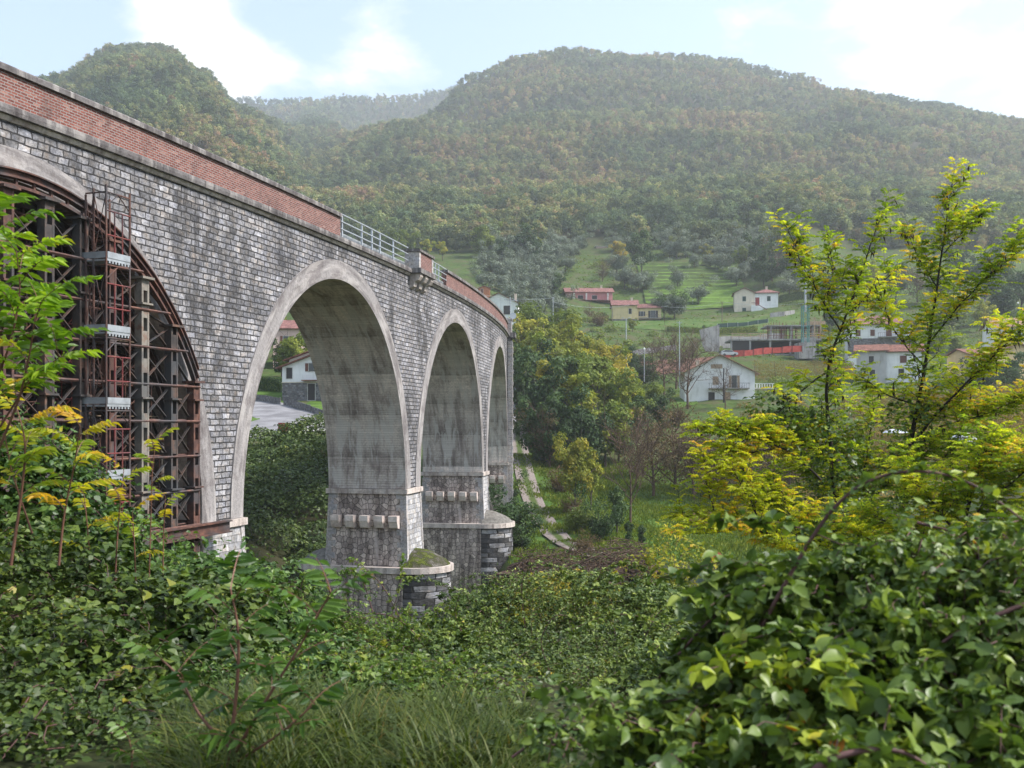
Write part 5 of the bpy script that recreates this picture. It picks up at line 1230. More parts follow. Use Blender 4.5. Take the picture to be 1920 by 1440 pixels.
for px, Y, h, k in ((1560,330,13,'dark'),(1600,345,14,'browntree'),(1640,350,13,'locust'),(1680,340,12,'dark'),(1720,335,13,'browntree'),(1760,330,12,'green'),(1800,350,14,'dark'),(1850,340,15,'dark'),(1880,300,14,'dark'),(1915,310,15,'dark'),(1840,290,9,'locust'),(1780,300,8,'shrubg'),(1560,300,7,'dark'),(1720,280,6,'green'),(1760,260,6,'shrubg'),(1960,280,14,'dark'),(1790,255,5,'green')):
    tree(k, px, Y, h, {'dark':'dark green tree on the right slope behind the villas','browntree':'brown autumn tree on the right slope behind the villas','locust':'pale green tree on the right slope behind the villas','green':'mid green tree on the right slope behind the villas','shrubg':'low green bush on the right slope behind the villas'}[k], group='trees on the right slope')
for px, Y, h, lb in ((1888,192,6.2,'round dark tree before the peach house'),(1840,186,3.6,'low dark shrub left before the peach house'),(1908,184,3.2,'grey-green shrub under the round dark tree'),(1800,188,3.0,'small dark shrub by the red garage')): tree('dark' if h > 4 else 'shrub', px, Y, h, lb, 'tree' if h > 4 else 'shrub', name=None if h > 4 else 'shrub', sx=1.3)
# --- vine rows on the right
r_ = np.random.default_rng(8)
def vine_row(px0, Y0_, px1, Y1_, h, seed, label):
    a, b = onground(px0,Y0_), onground(px1,Y1_); t = thing('vine_row', label, 'vine row', a, 0, 'vine rows in the valley'); r = np.random.default_rng(seed); L = np.linalg.norm(b-a); n = int(L*70)
    f = r.random(n)[:,None]; P = a*(1-f)+b*f; P[:,2] = ground(P[:,0],P[:,1])+h*(.25+.85*r.random(n)**.8); P[:,:2] += .35*r.standard_normal((n,2))
    lv = Leaves(); lv.add(P, rdir(r,n)+np.array([0,0,-.3]), rdir(r,n)+np.array([0,-.3,.5]), .2*(.6+.8*r.random(n)), .17, np.clip(r.random(n)*.7+.3*np.sin(f[:,0]*9+seed)**2,0,1)); lv.build('foliage', LF['vine'], T2, t, a)
    m = MB()
    for k in range(int(L/5)+1):
        p = a+(b-a)*(k*5/L); z = float(ground(p[0],p[1])); m.tube([(p[0]-a[0],p[1]-a[1],z-a[2]-.2),(p[0]-a[0],p[1]-a[1],z-a[2]+h+.15)], .05, 4)
    m.build('stake', MT['wood'], t)
for k, Y in enumerate(np.linspace(108,180,15)): vine_row(1640, Y+8, 2000, Y-6, 1.7, 200+k, 'browning vine row in the field on the right')
for k, Y in enumerate(np.linspace(222,240,5)): vine_row(1415, Y, 1600, Y+4, 1.7, 230+k, 'yellow-green vine row under the red safety fence')

# --- overgrown slope below the road (ivy-covered lumps), one mass
def lumps(name, specs, n_per_m2, ls, leafm, label, cat, seed, tmpl=T2, kind=None, droop=.3):
    r = np.random.default_rng(seed); C = np.array([s[:3] for s in specs]); Rd = np.array([s[3:6] for s in specs]); lv = Leaves()
    for i in range(len(C)):
        ar = 2*math.pi*((Rd[i,0]*Rd[i,1]+Rd[i,0]*Rd[i,2]+Rd[i,1]*Rd[i,2])/3)*1.4; n = int(ar*n_per_m2); d = rdir(r,n); d[:,2] = np.where(d[:,2] < -.35, -d[:,2], d[:,2])
        P = C[i]+d*Rd[i]*(1-.22*r.random(n)**1.5+.06*r.standard_normal(n)*(r.random(n)<.3))[:,None]*(1+.10*np.sin(d[:,0]*7+i)*np.cos(d[:,2]*6+d[:,1]*5+i))[:,None]
        keep = P[:,2] > ground(P[:,0],P[:,1])-.05
        for j in range(len(C)):
            if j != i: keep &= (((P-C[j])/Rd[j])**2).sum(1) > .62
        P = P[keep]; d = d[keep]; m = len(P)
        if not m: continue
        N = nrm(d/Rd[i]*Rd[i].mean()*.7+np.array([0,-.1,.55])+.5*r.standard_normal((m,3))); A = nrm(np.cross(N, rdir(r,m))+d*.4+np.array([0,0,-droop]))
        tone = .5+.5*np.sin(P[:,0]*1.7/ls*.12+i*2)*np.sin(P[:,2]*1.3/ls*.12+i); rn = np.clip(.25*tone+.2*(i*.37 % 1)+.55*r.random(m), 0, 1); L = ls*(.55+.9*r.random(m)); lv.add(P, A, N, L, L*.8, rn)
    t = thing(name, label, cat, (C[0][0], C[0][1], float(ground(C[0][0],C[0][1])))) if not kind else None
    o = lv.build('foliage' if t else name, LF[leafm], tmpl, t, t.location[:] if t else (0,0,0))
    if kind: tag(o, label, cat, kind=kind)
    return t or o
sp_ = []
r_ = np.random.default_rng(31)
for k in range(78):
    px = r_.uniform(425,690); Y = r_.uniform(58,102) if k > 46 else r_.uniform(74,98); p = onground(px,Y); s = r_.uniform(1.6,3.0); sp_.append((p[0],p[1],p[2]+.1*s,s*1.15,s,s*r_.uniform(.6,.95)))
lumps('ivy_thicket', sp_, 26, .26, 'ivy', 'dark ivy and creeper covering the whole slope below the road', 'ivy', 41, kind='stuff')
sp_ = []
for k in range(30):
    px = r_.uniform(-60,420); Y = r_.uniform(50,80); p = onground(px,Y); s = r_.uniform(1.6,3.0); sp_.append((p[0],p[1],p[2]+.1*s,s*1.15,s,s*r_.uniform(.6,1.1)))
lumps('undergrowth', sp_, 14, .34, 'ivy', 'dark green undergrowth behind the falsework under the near arch', 'undergrowth', 42, kind='stuff')
sp_ = []
for k in range(90):
    px = r_.uniform(560,1500); Y = r_.uniform(24,79); p = onground(px,Y); s = r_.uniform(.8,1.7); sp_.append((p[0],p[1],p[2]+.1*s,s*1.3,s*1.2,s*r_.uniform(.5,.9)))
lumps('undergrowth', sp_, 22, .2, 'bramblefar', 'mixed scrub covering the river bank between the piers and the bushes', 'undergrowth', 43, kind='stuff')
r_ = np.random.default_rng(52); sp_ = []
while len(sp_) < 230:
    Y = r_.uniform(205,420); px = r_.uniform(930,1640)
    if any(a-16 < px < b+16 and Y > y0-14 and Y < y0+42 for a,b,y0 in HB+[(1284,1420,190),(1325,1545,236),(1580,1700,208)]) or (1190 < px < 1440 and 325 < Y < 410 and r_.random() < .93) or (1150 < px < 1500 and 296 < Y < 322): continue
    p = onground(px,Y); s = r_.uniform(.7,1.9); sp_.append((p[0],p[1],p[2]+.25*s,s*1.3,s*1.2,s*r_.uniform(.6,1.1)))
lumps('hillside_scrub', sp_, 9, .42, 'green', 'low mixed scrub between the gardens and groves of the hillside', 'scrub', 44, kind='stuff')
def sward(name, label, n, x0, x1, y0, y1, L, Wd, seed, flat=.5, lf='meadow'):
    r = np.random.default_rng(seed); px = r.uniform(x0,x1,n); Y = np.sqrt(r.uniform(y0*y0,y1*y1,n)); x = (px-960)/F*Y; z = ground(x,Y); keep = np.ones(n,bool)
    for a_, b_, d_ in HB+[(1284,1420,190),(1325,1545,236),(1580,1700,208)]: keep &= ~((px > a_-4) & (px < b_+4) & (Y > d_-3) & (Y < d_+16))
    for a_, b_ in ((1065,91),(1045,97),(1022,107),(1000,118),(985,132),(974,147)): keep &= np.hypot(x-(a_-960)/F*b_, Y-b_) > 2.3
    keep &= ~((px > 1195) & (px < 1440) & (Y > 332) & (Y < 410)); cl = .5+.5*wnoise(x,Y,14,6,3)+.25*wnoise(x,Y,4,6,11); keep &= r.random(n) < .35+.9*cl
    P = np.stack([x,Y,z-.02],1)[keep]; m = len(P); A = np.array([0,0,1.])+flat*r.standard_normal((m,3)); k_ = (.5+.9*r.random(m))*(.6+.8*cl[keep])
    Nn = rdir(r,m)+np.array([0,-.4,.3])
    if flat > .7: A = rdir(r,m)*np.array([1,1,.35]); Nn = .35*r.standard_normal((m,3))+np.array([0,-.1,1.])
    lv = Leaves(); lv.add(P, A, Nn, L*k_, Wd*k_, np.clip(.5*cl[keep]+.5*r.random(m),0,1)); tag(lv.build(name, LF[lf], T2), label, 'grass', kind='stuff')
sward('meadow_grass', 'rough tussocky grass on the valley meadow', 60000, 955, 1640, 84, 150, .42, .16, 61)
sward('hillside_grass', 'uneven grass and weeds over the hillside gardens', 60000, 930, 1960, 190, 428, .62, .5, 62, .8)
sward('vineyard_weeds', 'browning weeds between the vine rows on the right', 45000, 1600, 2000, 100, 192, .5, .3, 63, .8, 'vine')
r_ = np.random.default_rng(53); sp_ = []
for k in range(120):
    Y = r_.uniform(104,186); px = r_.uniform(1290,1660); p = onground(px,Y); s = r_.uniform(.6,1.5); sp_.append((p[0],p[1],p[2]+.2*s,s*1.5,s*1.3,s*r_.uniform(.5,.9)))
lumps('meadow_scrub', sp_, 16, .3, 'vine', 'rough brown and green scrub covering the slope below the white gable', 'scrub', 45, kind='stuff')
r_ = np.random.default_rng(54); sp_ = []
for k in range(150):
    x, y = (r_.uniform(8,60), r_.uniform(6,82)) if k < 95 else (r_.uniform(-15,-5), r_.uniform(2,26))
    if abs(x)/max(y,1) < .56 and y > 5: continue
    s = r_.uniform(.7,1.9); sp_.append((x, y, float(ground(x,y))+.1*s, s*1.4, s*1.3, s*r_.uniform(.5,.9)))
lumps('undergrowth', sp_, 26, .16, 'bramblefar', 'low bramble scrub beside the viewpoint', 'undergrowth', 46, kind='stuff')
# brush pile on the bank
bp = thing('brush_pile', 'brown pile of dead brush and rubble on the bank right of the second pier', 'brush pile', onground(1080,82)); o_ = np.array(bp.location)
r_ = np.random.default_rng(9); m = MB()
for k in range(1100):
    px = r_.uniform(968,1215); Y = r_.uniform(79.5,84.5); p = onground(px,Y)-o_; d = r_.standard_normal(3)*np.array([1,.7,.45]); L = r_.uniform(.4,1.3); q = p+np.array([0,0,r_.uniform(0,2.0)]); m.tube([q-d*L/2, q+np.array([0,0,.1]), q+d*L/2], [.035,.03,.012], 4, False)
m.build('branches', MT['twig'], bp)
m = MB()
for k in range(16):
    px = 968+k*16+r_.uniform(-6,6); p = onground(px, r_.uniform(80.5,84))-o_
    V0 = MB(); dome(V0, r_.uniform(1.1,2.0), r_.uniform(.8,1.3), r_.uniform(.5,1.5), 13, 6, k, .24); m.add(V0.V[0]+p, V0.Fc)
M = Mat('brown_brush_soil'); p_ = M.obj(); M.base(M.ramp(M.noise(p_, 3, 6, .7), [(.35,(.035,.022,.018)),(.55,(.10,.065,.05)),(.75,(.19,.145,.12))]), .95, .1); M.bump(M.noise(p_,5,5), .2)
m.build('soil', M.m, bp)
lv = Leaves(); n = 900; P = np.array([onground(a,b) for a,b in zip(r_.uniform(968,1215,n), r_.uniform(79.5,84.5,n))]); P[:,2] += r_.uniform(.3,2.0,n); lv.add(P, rdir(r_,n), rdir(r_,n)+np.array([0,0,.5]), .22, .16, r_.random(n)); lv.build('dry_leaves', LF['brown'], T2, bp, o_)
rk = thing('white_boulder', 'pale boulder at the left end of the brown brush pile', 'boulder', onground(966,80.5)); dome(MB(), 1.1,.8,.9, 12,6,4).build('rock', MT['paleg'], rk)
rs = lumps('red_shrub', [tuple(onground(1340,84)+np.array([0,0,.4]))+(.6,.6,.6)], 120, .14, 'brown', 'small red-leaved shrub at the field edge right of the brush pile', 'shrub', 4)
LF['redleaf'] = m_leaf('red_leaf', [(0,(.25,.03,.02)),(1,(.45,.07,.04))], .3); rs.children[0].data.materials.clear(); rs.children[0].data.materials.append(LF['redleaf'])

# --- the wooded hills, one far-off mass of instanced trees
def forest():
    r = np.random.default_rng(5); src = []
    for k in range(6):
        h = 9.0; cr = [3.6,3.2,4.0,2.6,3.4,2.3][k]; tub, tips = skeleton(r, h, cr, nb=5, twigs=1)
        lv = crown_leaves(r, h, cr, tips, 760, .72, .12, 15, .40, shape=[.8,1,.6,1.3,.9,1.4][k]); me = lv.build('_mesh', LF['forest'], T2); me.name = 'forest_tree'; src.append(bpy.data.objects.new('forest_tree_source', me))
    pts = []; Y = 428.0
    while Y < 2460:
        sp = np.interp(Y, [428,700,1100,1800,2500], [5.4,6.3,7.2,10.5,15]); x0, x1 = (-130-960)/F*Y, (2060-960)/F*Y; n = int((x1-x0)/sp)
        x = np.linspace(x0,x1,n)+r.uniform(-.5,.5,n)*sp; y = Y+r.uniform(-.5,.5,n)*sp; pts.append(np.stack([x,y],1)); Y += sp
    P = np.concatenate(pts); z = ground(P[:,0],P[:,1]); px = 960+F*P[:,0]/P[:,1]
    # nothing where the ground is hidden behind nearer ridges
    py = HY-F*(z+7)/P[:,1]; order = np.argsort(P[:,1]); ridge = np.full(400, 2000.); keep = np.zeros(len(P), bool); b = np.clip(((px+140)/2220*400).astype(int), 0, 399)
    for i in order:
        if py[i] < ridge[b[i]]+14: keep[i] = True
        ridge[b[i]] = min(ridge[b[i]], py[i]+2)
    edge = 438+12*np.sin(px*.013)+8*np.sin(px*.041)
    keep &= (P[:,1] > edge) & (px > -130) & (px < 2060)
    P = P[keep]; z = z[keep]; px = px[keep]; n = len(P)
    br = .5+.34*wnoise(P[:,0],P[:,1],210,6,20)*1.6+.25*wnoise(P[:,0],P[:,1],75,6,27)*1.5+.13*np.exp(-((P[:,1]-760)/260)**2)*(px > 650)+.08*(px > 1000)*np.clip((P[:,1]-900)/300,0,1)
    br = br-.2*(px > 1350)*np.exp(-((P[:,1]-560)/130)**2)-.14*np.exp(-((P[:,1]-455)/30)**2)*(px>1000)-.12*(px < 620)*np.clip((P[:,1]-900)/400,0,1)
    tint = np.clip(br*.80+.28*r.random(n)-.08+.16*r.standard_normal(n)*(r.random(n)<.30), 0, .84)
    me = make_mesh('forest', np.stack([P[:,0],P[:,1],z-.4],1), [], [], [])
    for nm, ty, v in (('tint','FLOAT',tint),('scl','FLOAT',np.interp(P[:,1],[430,560,1100,1800,2500],[1.02,.92,.82,1.15,1.5])*(.55+.85*r.random(n)**1.4)),('idx','INT',r.integers(0,6,n)),('ang','FLOAT',r.random(n)*6.283)):
        a = me.attributes.new(nm, ty, 'POINT'); a.data.foreach_set('value', np.asarray(v, np.int32 if ty == 'INT' else np.float32))
    o = link('forest', me, LF['forest']); tag(o, 'mixed green and brown autumn forest covering the hills', 'forest', kind='stuff')
    ng = bpy.data.node_groups.new('forest_trees', 'GeometryNodeTree'); ng.interface.new_socket('Geometry', in_out='INPUT', socket_type='NodeSocketGeometry'); ng.interface.new_socket('Geometry', in_out='OUTPUT', socket_type='NodeSocketGeometry')
    N = ng.nodes.new; gi, go = N('NodeGroupInput'), N('NodeGroupOutput'); ip = N('GeometryNodeInstanceOnPoints'); gti = N('GeometryNodeJoinGeometry')
    for s in reversed(src):
        oi = N('GeometryNodeObjectInfo'); oi.inputs['Object'].default_value = s; oi.inputs['As Instance'].default_value = True; ng.links.new(oi.outputs['Geometry'], gti.inputs[0])
    def na(nm, ty): a = N('GeometryNodeInputNamedAttribute'); a.data_type = ty; a.inputs['Name'].default_value = nm; return a.outputs[0]
    ng.links.new(gi.outputs[0], ip.inputs['Points']); ng.links.new(gti.outputs[0], ip.inputs['Instance']); ip.inputs['Pick Instance'].default_value = True
    ng.links.new(na('idx','INT'), ip.inputs['Instance Index']); cx = N('ShaderNodeCombineXYZ'); ng.links.new(na('ang','FLOAT'), cx.inputs[2]); ng.links.new(cx.outputs[0], ip.inputs['Rotation']); ng.links.new(na('scl','FLOAT'), ip.inputs['Scale']); ng.links.new(ip.outputs[0], go.inputs[0])
    md = o.modifiers.new('trees', 'NODES'); md.node_group = ng
    print('forest trees', n)
forest()
# ================================================================ foreground plants
def ell(px, py, Y, rx, ry, rz): p = at(px, py, Y); return (p[0],p[1],p[2],rx,ry,rz)
def bush(name, label, specs, dens, ls, leafm, seed, cat='bush', canes=0, tmpl=T6, fill=.5, cane_m='cane', trif=True, group=None, extra_canes=(), droop=.35, shell=.62):
    """a leafy mound: leaves over and through a union of rounded masses, with arching canes"""
    r = np.random.default_rng(seed); C = np.array([s[:3] for s in specs]); Rd = np.array([s[3:6] for s in specs]); lv = Leaves(); g0 = C.mean(0); base = np.array([g0[0], g0[1], float(ground(g0[0],g0[1]))])
    t = thing(name, label, cat, base, 0, group)
    sz_ = r.uniform(.72,1.3,len(C)); sh_ = r.uniform(-.2,.10,len(C))
    def leaf(P, d, m, s=1.0, sh=0.0):
        dz = np.maximum(d[:,2:3],0); N = nrm(d*(.75-.55*dz)+np.array([0,-.1,1.])*(.35+.65*dz)+.38*r.standard_normal((m,3))); A = nrm(d*.5+.75*r.standard_normal((m,3))*np.array([1,1,.45])+np.array([0,0,-droop])); L = ls*s*(.5+.8*r.random(m))*(1+.28*np.sin(P[:,0]*2.3+P[:,2]*3.1+seed))
        tone = .5+.5*np.sin(P[:,0]*3.1+seed)*np.sin(P[:,2]*4.3+P[:,1]*2+seed); rn = np.clip(.25*tone+.75*r.random(m)**1.15+sh, 0, 1)
        if trif:
            S = nrm(np.cross(A,N)); 
            lv.add(P, A, N, L, L*.72, rn); q = r.random(m) < .8
            lv.add(P[q]-A[q]*(L[q]*.12)[:,None], nrm(A[q]*.35+S[q]), nrm(N[q]+.25*r.standard_normal((q.sum(),3))), L[q]*.8, L[q]*.58, rn[q]*.95); lv.add(P[q]-A[q]*(L[q]*.12)[:,None], nrm(A[q]*.35-S[q]), nrm(N[q]+.25*r.standard_normal((q.sum(),3))), L[q]*.8, L[q]*.58, rn[q]*.95)
        else: lv.add(P, A, N, L, L*.85, rn)
    for i in range(len(C)):
        ar = 4*math.pi*((Rd[i,0]*Rd[i,1]+Rd[i,0]*Rd[i,2]+Rd[i,1]*Rd[i,2])/3); n = int(ar*dens*shell*(1+fill)); d = rdir(r,n)
        f = np.where(r.random(n) < 1/(1+fill), 1-.28*r.random(n)**1.6+.10*np.abs(r.standard_normal(n))*(r.random(n) < .22), r.random(n)**.4*.8)
        f = f*(1+.17*np.sin(d[:,0]*6+i*2)*np.sin(d[:,2]*7+d[:,1]*4+i)+.09*np.sin(d[:,0]*15+i)*np.sin(d[:,2]*13+d[:,1]*11))
        P = C[i]+d*Rd[i]*f[:,None]; keep = P[:,2] > ground(P[:,0],P[:,1],False)+.02
        for j in range(len(C)):
            if j != i: keep &= (((P-C[j])/Rd[j])**2).sum(1) > .5
        cav = np.sin(P[:,0]*9.1+seed)*np.sin(P[:,2]*10.7+P[:,1]*3+seed)+.6*np.sin(P[:,0]*19+P[:,2]*7)*np.sin(P[:,1]*17+P[:,2]*15+i); keep &= (cav > -.42) | (r.random(n) < .15)
        P = P[keep]; leaf(P, d[keep], len(P), sz_[i], sh_[i])
    mb = MB()
    def cane(pts, rad):
        mb.tube(pts, np.linspace(rad, rad*.35, len(pts)), 6, False); n = max(6, int(np.linalg.norm(np.diff(pts,axis=0),axis=1).sum()/(ls*.42))); q = np.linspace(.12,1,n)*(len(pts)-1); i = np.minimum(q.astype(int), len(pts)-2); f = (q-i)[:,None]
        P = pts[i]*(1-f)+pts[i+1]*f+.35*ls*r.standard_normal((n,3)); d = rdir(r,n)+np.array([0,0,.5]); leaf(P, nrm(d), n, r.uniform(.75,1.25), r.uniform(-.12,.09))
    wts = Rd.prod(1)**.66; wts /= wts.sum()
    for k in range(int(canes*2.6)):
        i = r.choice(len(C), p=wts); d = rdir(r,1)[0]; d[2] = abs(d[2])*.8+.15; d /= np.linalg.norm(d); p = C[i]+d*Rd[i]*r.uniform(.45,.8); out = np.array([d[0],d[1]-.15,0])+.35*r.standard_normal(3)*np.array([1,1,0]); L = r.uniform(.5,1.25)*Rd[i].mean(); u = np.linspace(0,1,8)[:,None]
        pts = p+out*L*u+np.array([0,0,1.])*L*(r.uniform(.5,1.1)*u-r.uniform(.6,1.1)*u*u)+.02*r.standard_normal((8,3)); pts[:,2] = np.maximum(pts[:,2], ground(pts[:,0],pts[:,1],False)+.04)
        cane(pts, .0055*ls/.07)
    for pts, rad in extra_canes: cane(np.array([at(*p) for p in pts]), rad)
    if mb.n:
        mb.V = [v-base for v in mb.V]; mb.build('canes', MT[cane_m], t, smooth=True)['kind'] = 'stuff'
    lv.build('foliage', LF[leafm], tmpl, t, base); return t
def dense_curve(pts, n=24):
    P = np.array(pts, float); d = np.arange(len(P)); q = np.linspace(0, len(P)-1, n); R_ = np.stack([np.interp(q,d,P[:,k]) for k in range(P.shape[1])],1)
    for _ in range(4): R_[1:-1] = (R_[:-2]+2*R_[1:-1]+R_[2:])/4
    return R_
# dark ivy-hung bank at left
bush('ivy_bush', 'tall dark ivy-hung bush filling the lower left corner', [ell(20,1150,8.0,.85,.7,.75),ell(150,1190,8.2,.9,.7,.62),ell(60,1290,6.6,.7,.6,.55),ell(250,1240,8.0,.85,.7,.68),ell(350,1190,8.6,.7,.7,.55),ell(200,1300,6.7,.6,.5,.42),ell(310,1290,7.2,.5,.5,.38),ell(-90,1200,7.6,.9,.7,1.0),ell(-40,1340,5.8,.5,.4,.45)], 800, .058, 'ivy', 301, canes=44, trif=False, tmpl=T6, fill=.5)
bush('ivy_bush', 'low shaded ivy bush along the bottom edge at lower left', [ell(40,1390,5.2,.45,.4,.26),ell(140,1400,5.1,.35,.3,.2),ell(215,1400,5.3,.28,.3,.16),ell(100,1370,5.7,.5,.4,.3)], 700, .055, 'ivy', 309, canes=14, trif=False, fill=.5)
bush('creeper_bush', 'rounded creeper-covered bush below the falsework, left of the tall pier', [ell(430,1140,10.2,.75,.7,.56),ell(330,1110,10.5,.7,.7,.45),ell(505,1190,9.8,.65,.7,.56),ell(400,1240,9.2,.8,.7,.52),ell(480,1280,8.4,.55,.5,.36),ell(350,1300,7.8,.5,.5,.35)], 620, .055, 'creeper', 302, canes=26, fill=.5)
bush('creeper_bush', 'leafy climber mound rising at the left edge under the sumac fronds', [ell(30,960,9.0,.85,.7,.75),ell(120,1020,9.4,.75,.65,.55),ell(60,880,9.2,.5,.5,.42),ell(190,1070,9.6,.55,.6,.42),ell(-60,940,9.0,.7,.7,.9)], 620, .07, 'creeper', 303, canes=34, trif=False, fill=.5)
bush('bramble_bush', 'loose bramble bush before the plinth of the mossy pier', [ell(600,1230,9.8,.62,.6,.44),ell(700,1230,10.2,.62,.6,.36),ell(560,1180,10.3,.5,.55,.40),ell(650,1290,8.6,.55,.5,.28),ell(790,1250,9.8,.55,.6,.36),ell(770,1185,11.5,.5,.5,.24)], 560, .044, 'loose', 304, canes=80, fill=.4, shell=.4,
     extra_canes=[(dense_curve([(560,1200,9.8),(640,1150,9.7),(740,1150,9.6),(800,1210,9.5),(812,1300,9.4)]),.008),(dense_curve([(700,1150,10),(680,1085,10),(655,1065,10),(630,1090,10)]),.006),(dense_curve([(760,1180,10.5),(720,1100,10.5),(680,1060,10.5),(655,1048,10.5)]),.006),(dense_curve([(600,1200,9),(560,1110,9),(575,1070,9),(610,1080,9)]),.006),(dense_curve([(730,1170,11),(752,1090,11),(755,1040,11)]),.005)])
bush('bramble_bush', 'broad dense bramble bush in the middle of the foreground', [ell(950,1190,10.5,.75,.7,.55),ell(1080,1165,10.8,.85,.7,.52),ell(1190,1190,10.5,.75,.7,.56),ell(875,1250,9.5,.55,.6,.40),ell(1010,1260,9.2,.75,.65,.44),ell(1140,1270,9.0,.75,.65,.46),ell(1260,1220,10,.7,.7,.6),ell(1060,1300,8.0,.6,.5,.32),ell(1190,1310,7.8,.6,.5,.36),ell(930,1290,8.2,.4,.45,.24),ell(1000,1118,10.8,.50,.45,.28),ell(1060,1110,10.9,.45,.45,.27),ell(1120,1100,11,.3,.35,.2),ell(890,1165,10.4,.3,.3,.2),ell(1215,1120,10.8,.3,.3,.22)], 1000, .036, 'thicket', 305, canes=120, fill=.45, shell=.5,
     extra_canes=[(dense_curve([(985,1180,10.3),(975,1090,10.3),(1000,1052,10.3),(1050,1062,10.3),(1090,1100,10.2)]),.007),(dense_curve([(1100,1160,10.5),(1120,1080,10.5),(1165,1050,10.5),(1210,1065,10.5)]),.007),(dense_curve([(890,1240,9.4),(850,1150,9.4),(865,1105,9.4),(910,1095,9.4)]),.006),
       (dense_curve([(840,1330,7.2),(855,1265,7.2),(890,1248,7.2),(915,1290,7.2),(920,1340,7.2)]),.006),(dense_curve([(1040,1290,8),(1010,1200,8),(1040,1150,8),(1090,1160,8)]),.006),(dense_curve([(1180,1260,9),(1230,1150,9),(1280,1120,9),(1330,1140,9)]),.006)])
bush('bramble_bush', 'shady small-leaved bramble behind the big right-hand bramble', [ell(1400,1260,8.6,1.0,.8,.62),ell(1530,1220,8.8,.9,.8,.6),ell(1300,1330,8.0,.8,.7,.5),ell(1450,1360,7.6,.9,.7,.5),ell(1650,1240,8.8,.9,.8,.7)], 620, .045, 'thicket', 306, canes=24, fill=.5)
bush('willow_scrub', 'feathery pale green scrub beyond the middle bramble', [ell(1250,1080,42,1.0,1.0,2.2),ell(1310,1100,42,.9,.9,1.8),ell(1215,1110,42,.7,.8,1.5)], 34, .15, 'locustg', 307, canes=20, trif=False, tmpl=T2)
bush('willow_scrub', 'bright yellow-green scrub between second pier and brush pile', [ell(1050,1120,30,1.1,1.0,.75),ell(1110,1130,30,1.0,1.0,.65),ell(1000,1140,29,.9,.9,.6)], 120, .11, 'yellowing', 308, canes=20, trif=False, tmpl=T2)
bush('bramble_bush', 'low bramble fringe above the long grass left of centre', [ell(470,1310,6.9,.42,.4,.28),ell(590,1310,6.7,.42,.38,.22),ell(530,1290,7.6,.45,.4,.3)], 620, .045, 'creeper', 311, canes=30, fill=.4, shell=.45)
bush('bramble_bush', 'sparse pale bramble fringe above the long grass in the centre', [ell(720,1310,6.8,.45,.38,.22),ell(850,1315,6.9,.42,.38,.22),ell(790,1290,7.6,.45,.4,.27)], 560, .042, 'loose', 312, canes=40, fill=.4, shell=.35)
# the big near bramble on the right, with its arching canes
near_canes = [(dense_curve([(1425,1180,3.5),(1480,1080,3.45),(1545,965,3.4),(1620,895,3.35),(1725,876,3.3),(1820,900,3.25),(1880,945,3.2),(1935,990,3.2)]),.0085),
  (dense_curve([(1190,1330,3.9),(1260,1240,3.85),(1360,1130,3.8),(1450,1080,3.75),(1560,1060,3.7)]),.008),
  (dense_curve([(1520,1450,2.5),(1560,1420,2.5),(1640,1402,2.5),(1700,1410,2.5),(1760,1450,2.5)]),.011),
  (dense_curve([(1290,1260,3.3),(1340,1290,3.3),(1370,1350,3.3),(1390,1440,3.3)]),.0075),
  (dense_curve([(1280,1300,4.0),(1460,1150,3.9),(1640,1130,3.8),(1800,1110,3.7),(1930,1080,3.6)]),.007),
  (dense_curve([(1100,1390,3.6),(1180,1330,3.6),(1270,1270,3.6),(1330,1230,3.6)]),.006),
  (dense_curve([(960,1420,3.8),(1030,1370,3.8),(1110,1345,3.8),(1200,1350,3.8)]),.006),
  (dense_curve([(1930,1130,3.1),(1800,1180,3.1),(1680,1270,3.1),(1560,1380,3.0)]),.008),
  (dense_curve([(1720,980,3.9),(1800,1000,3.8),(1930,1040,3.7)]),.007)]
bush('bramble_thicket', 'huge near bramble thicket with arching purple canes filling the lower right', [ell(1620,1180,3.7,.42,.35,.30),ell(1780,1150,3.6,.42,.35,.30),ell(1900,1120,3.7,.42,.4,.32),ell(1490,1160,3.9,.34,.32,.20),ell(1400,1165,4.0,.20,.25,.09),ell(1650,1330,3.3,.42,.35,.30),ell(1830,1320,3.2,.45,.35,.34),ell(1500,1320,3.5,.32,.3,.22),ell(1290,1390,3.3,.30,.28,.17),ell(1150,1420,3.4,.30,.25,.14),ell(1420,1420,3.1,.34,.28,.18),ell(1700,1440,2.9,.40,.3,.22),ell(1300,1240,3.9,.14,.2,.05),ell(1950,1250,3.4,.4,.4,.5)], 1100, .043, 'bramble', 310, canes=210, tmpl=T14, fill=.5, shell=.27, extra_canes=near_canes)

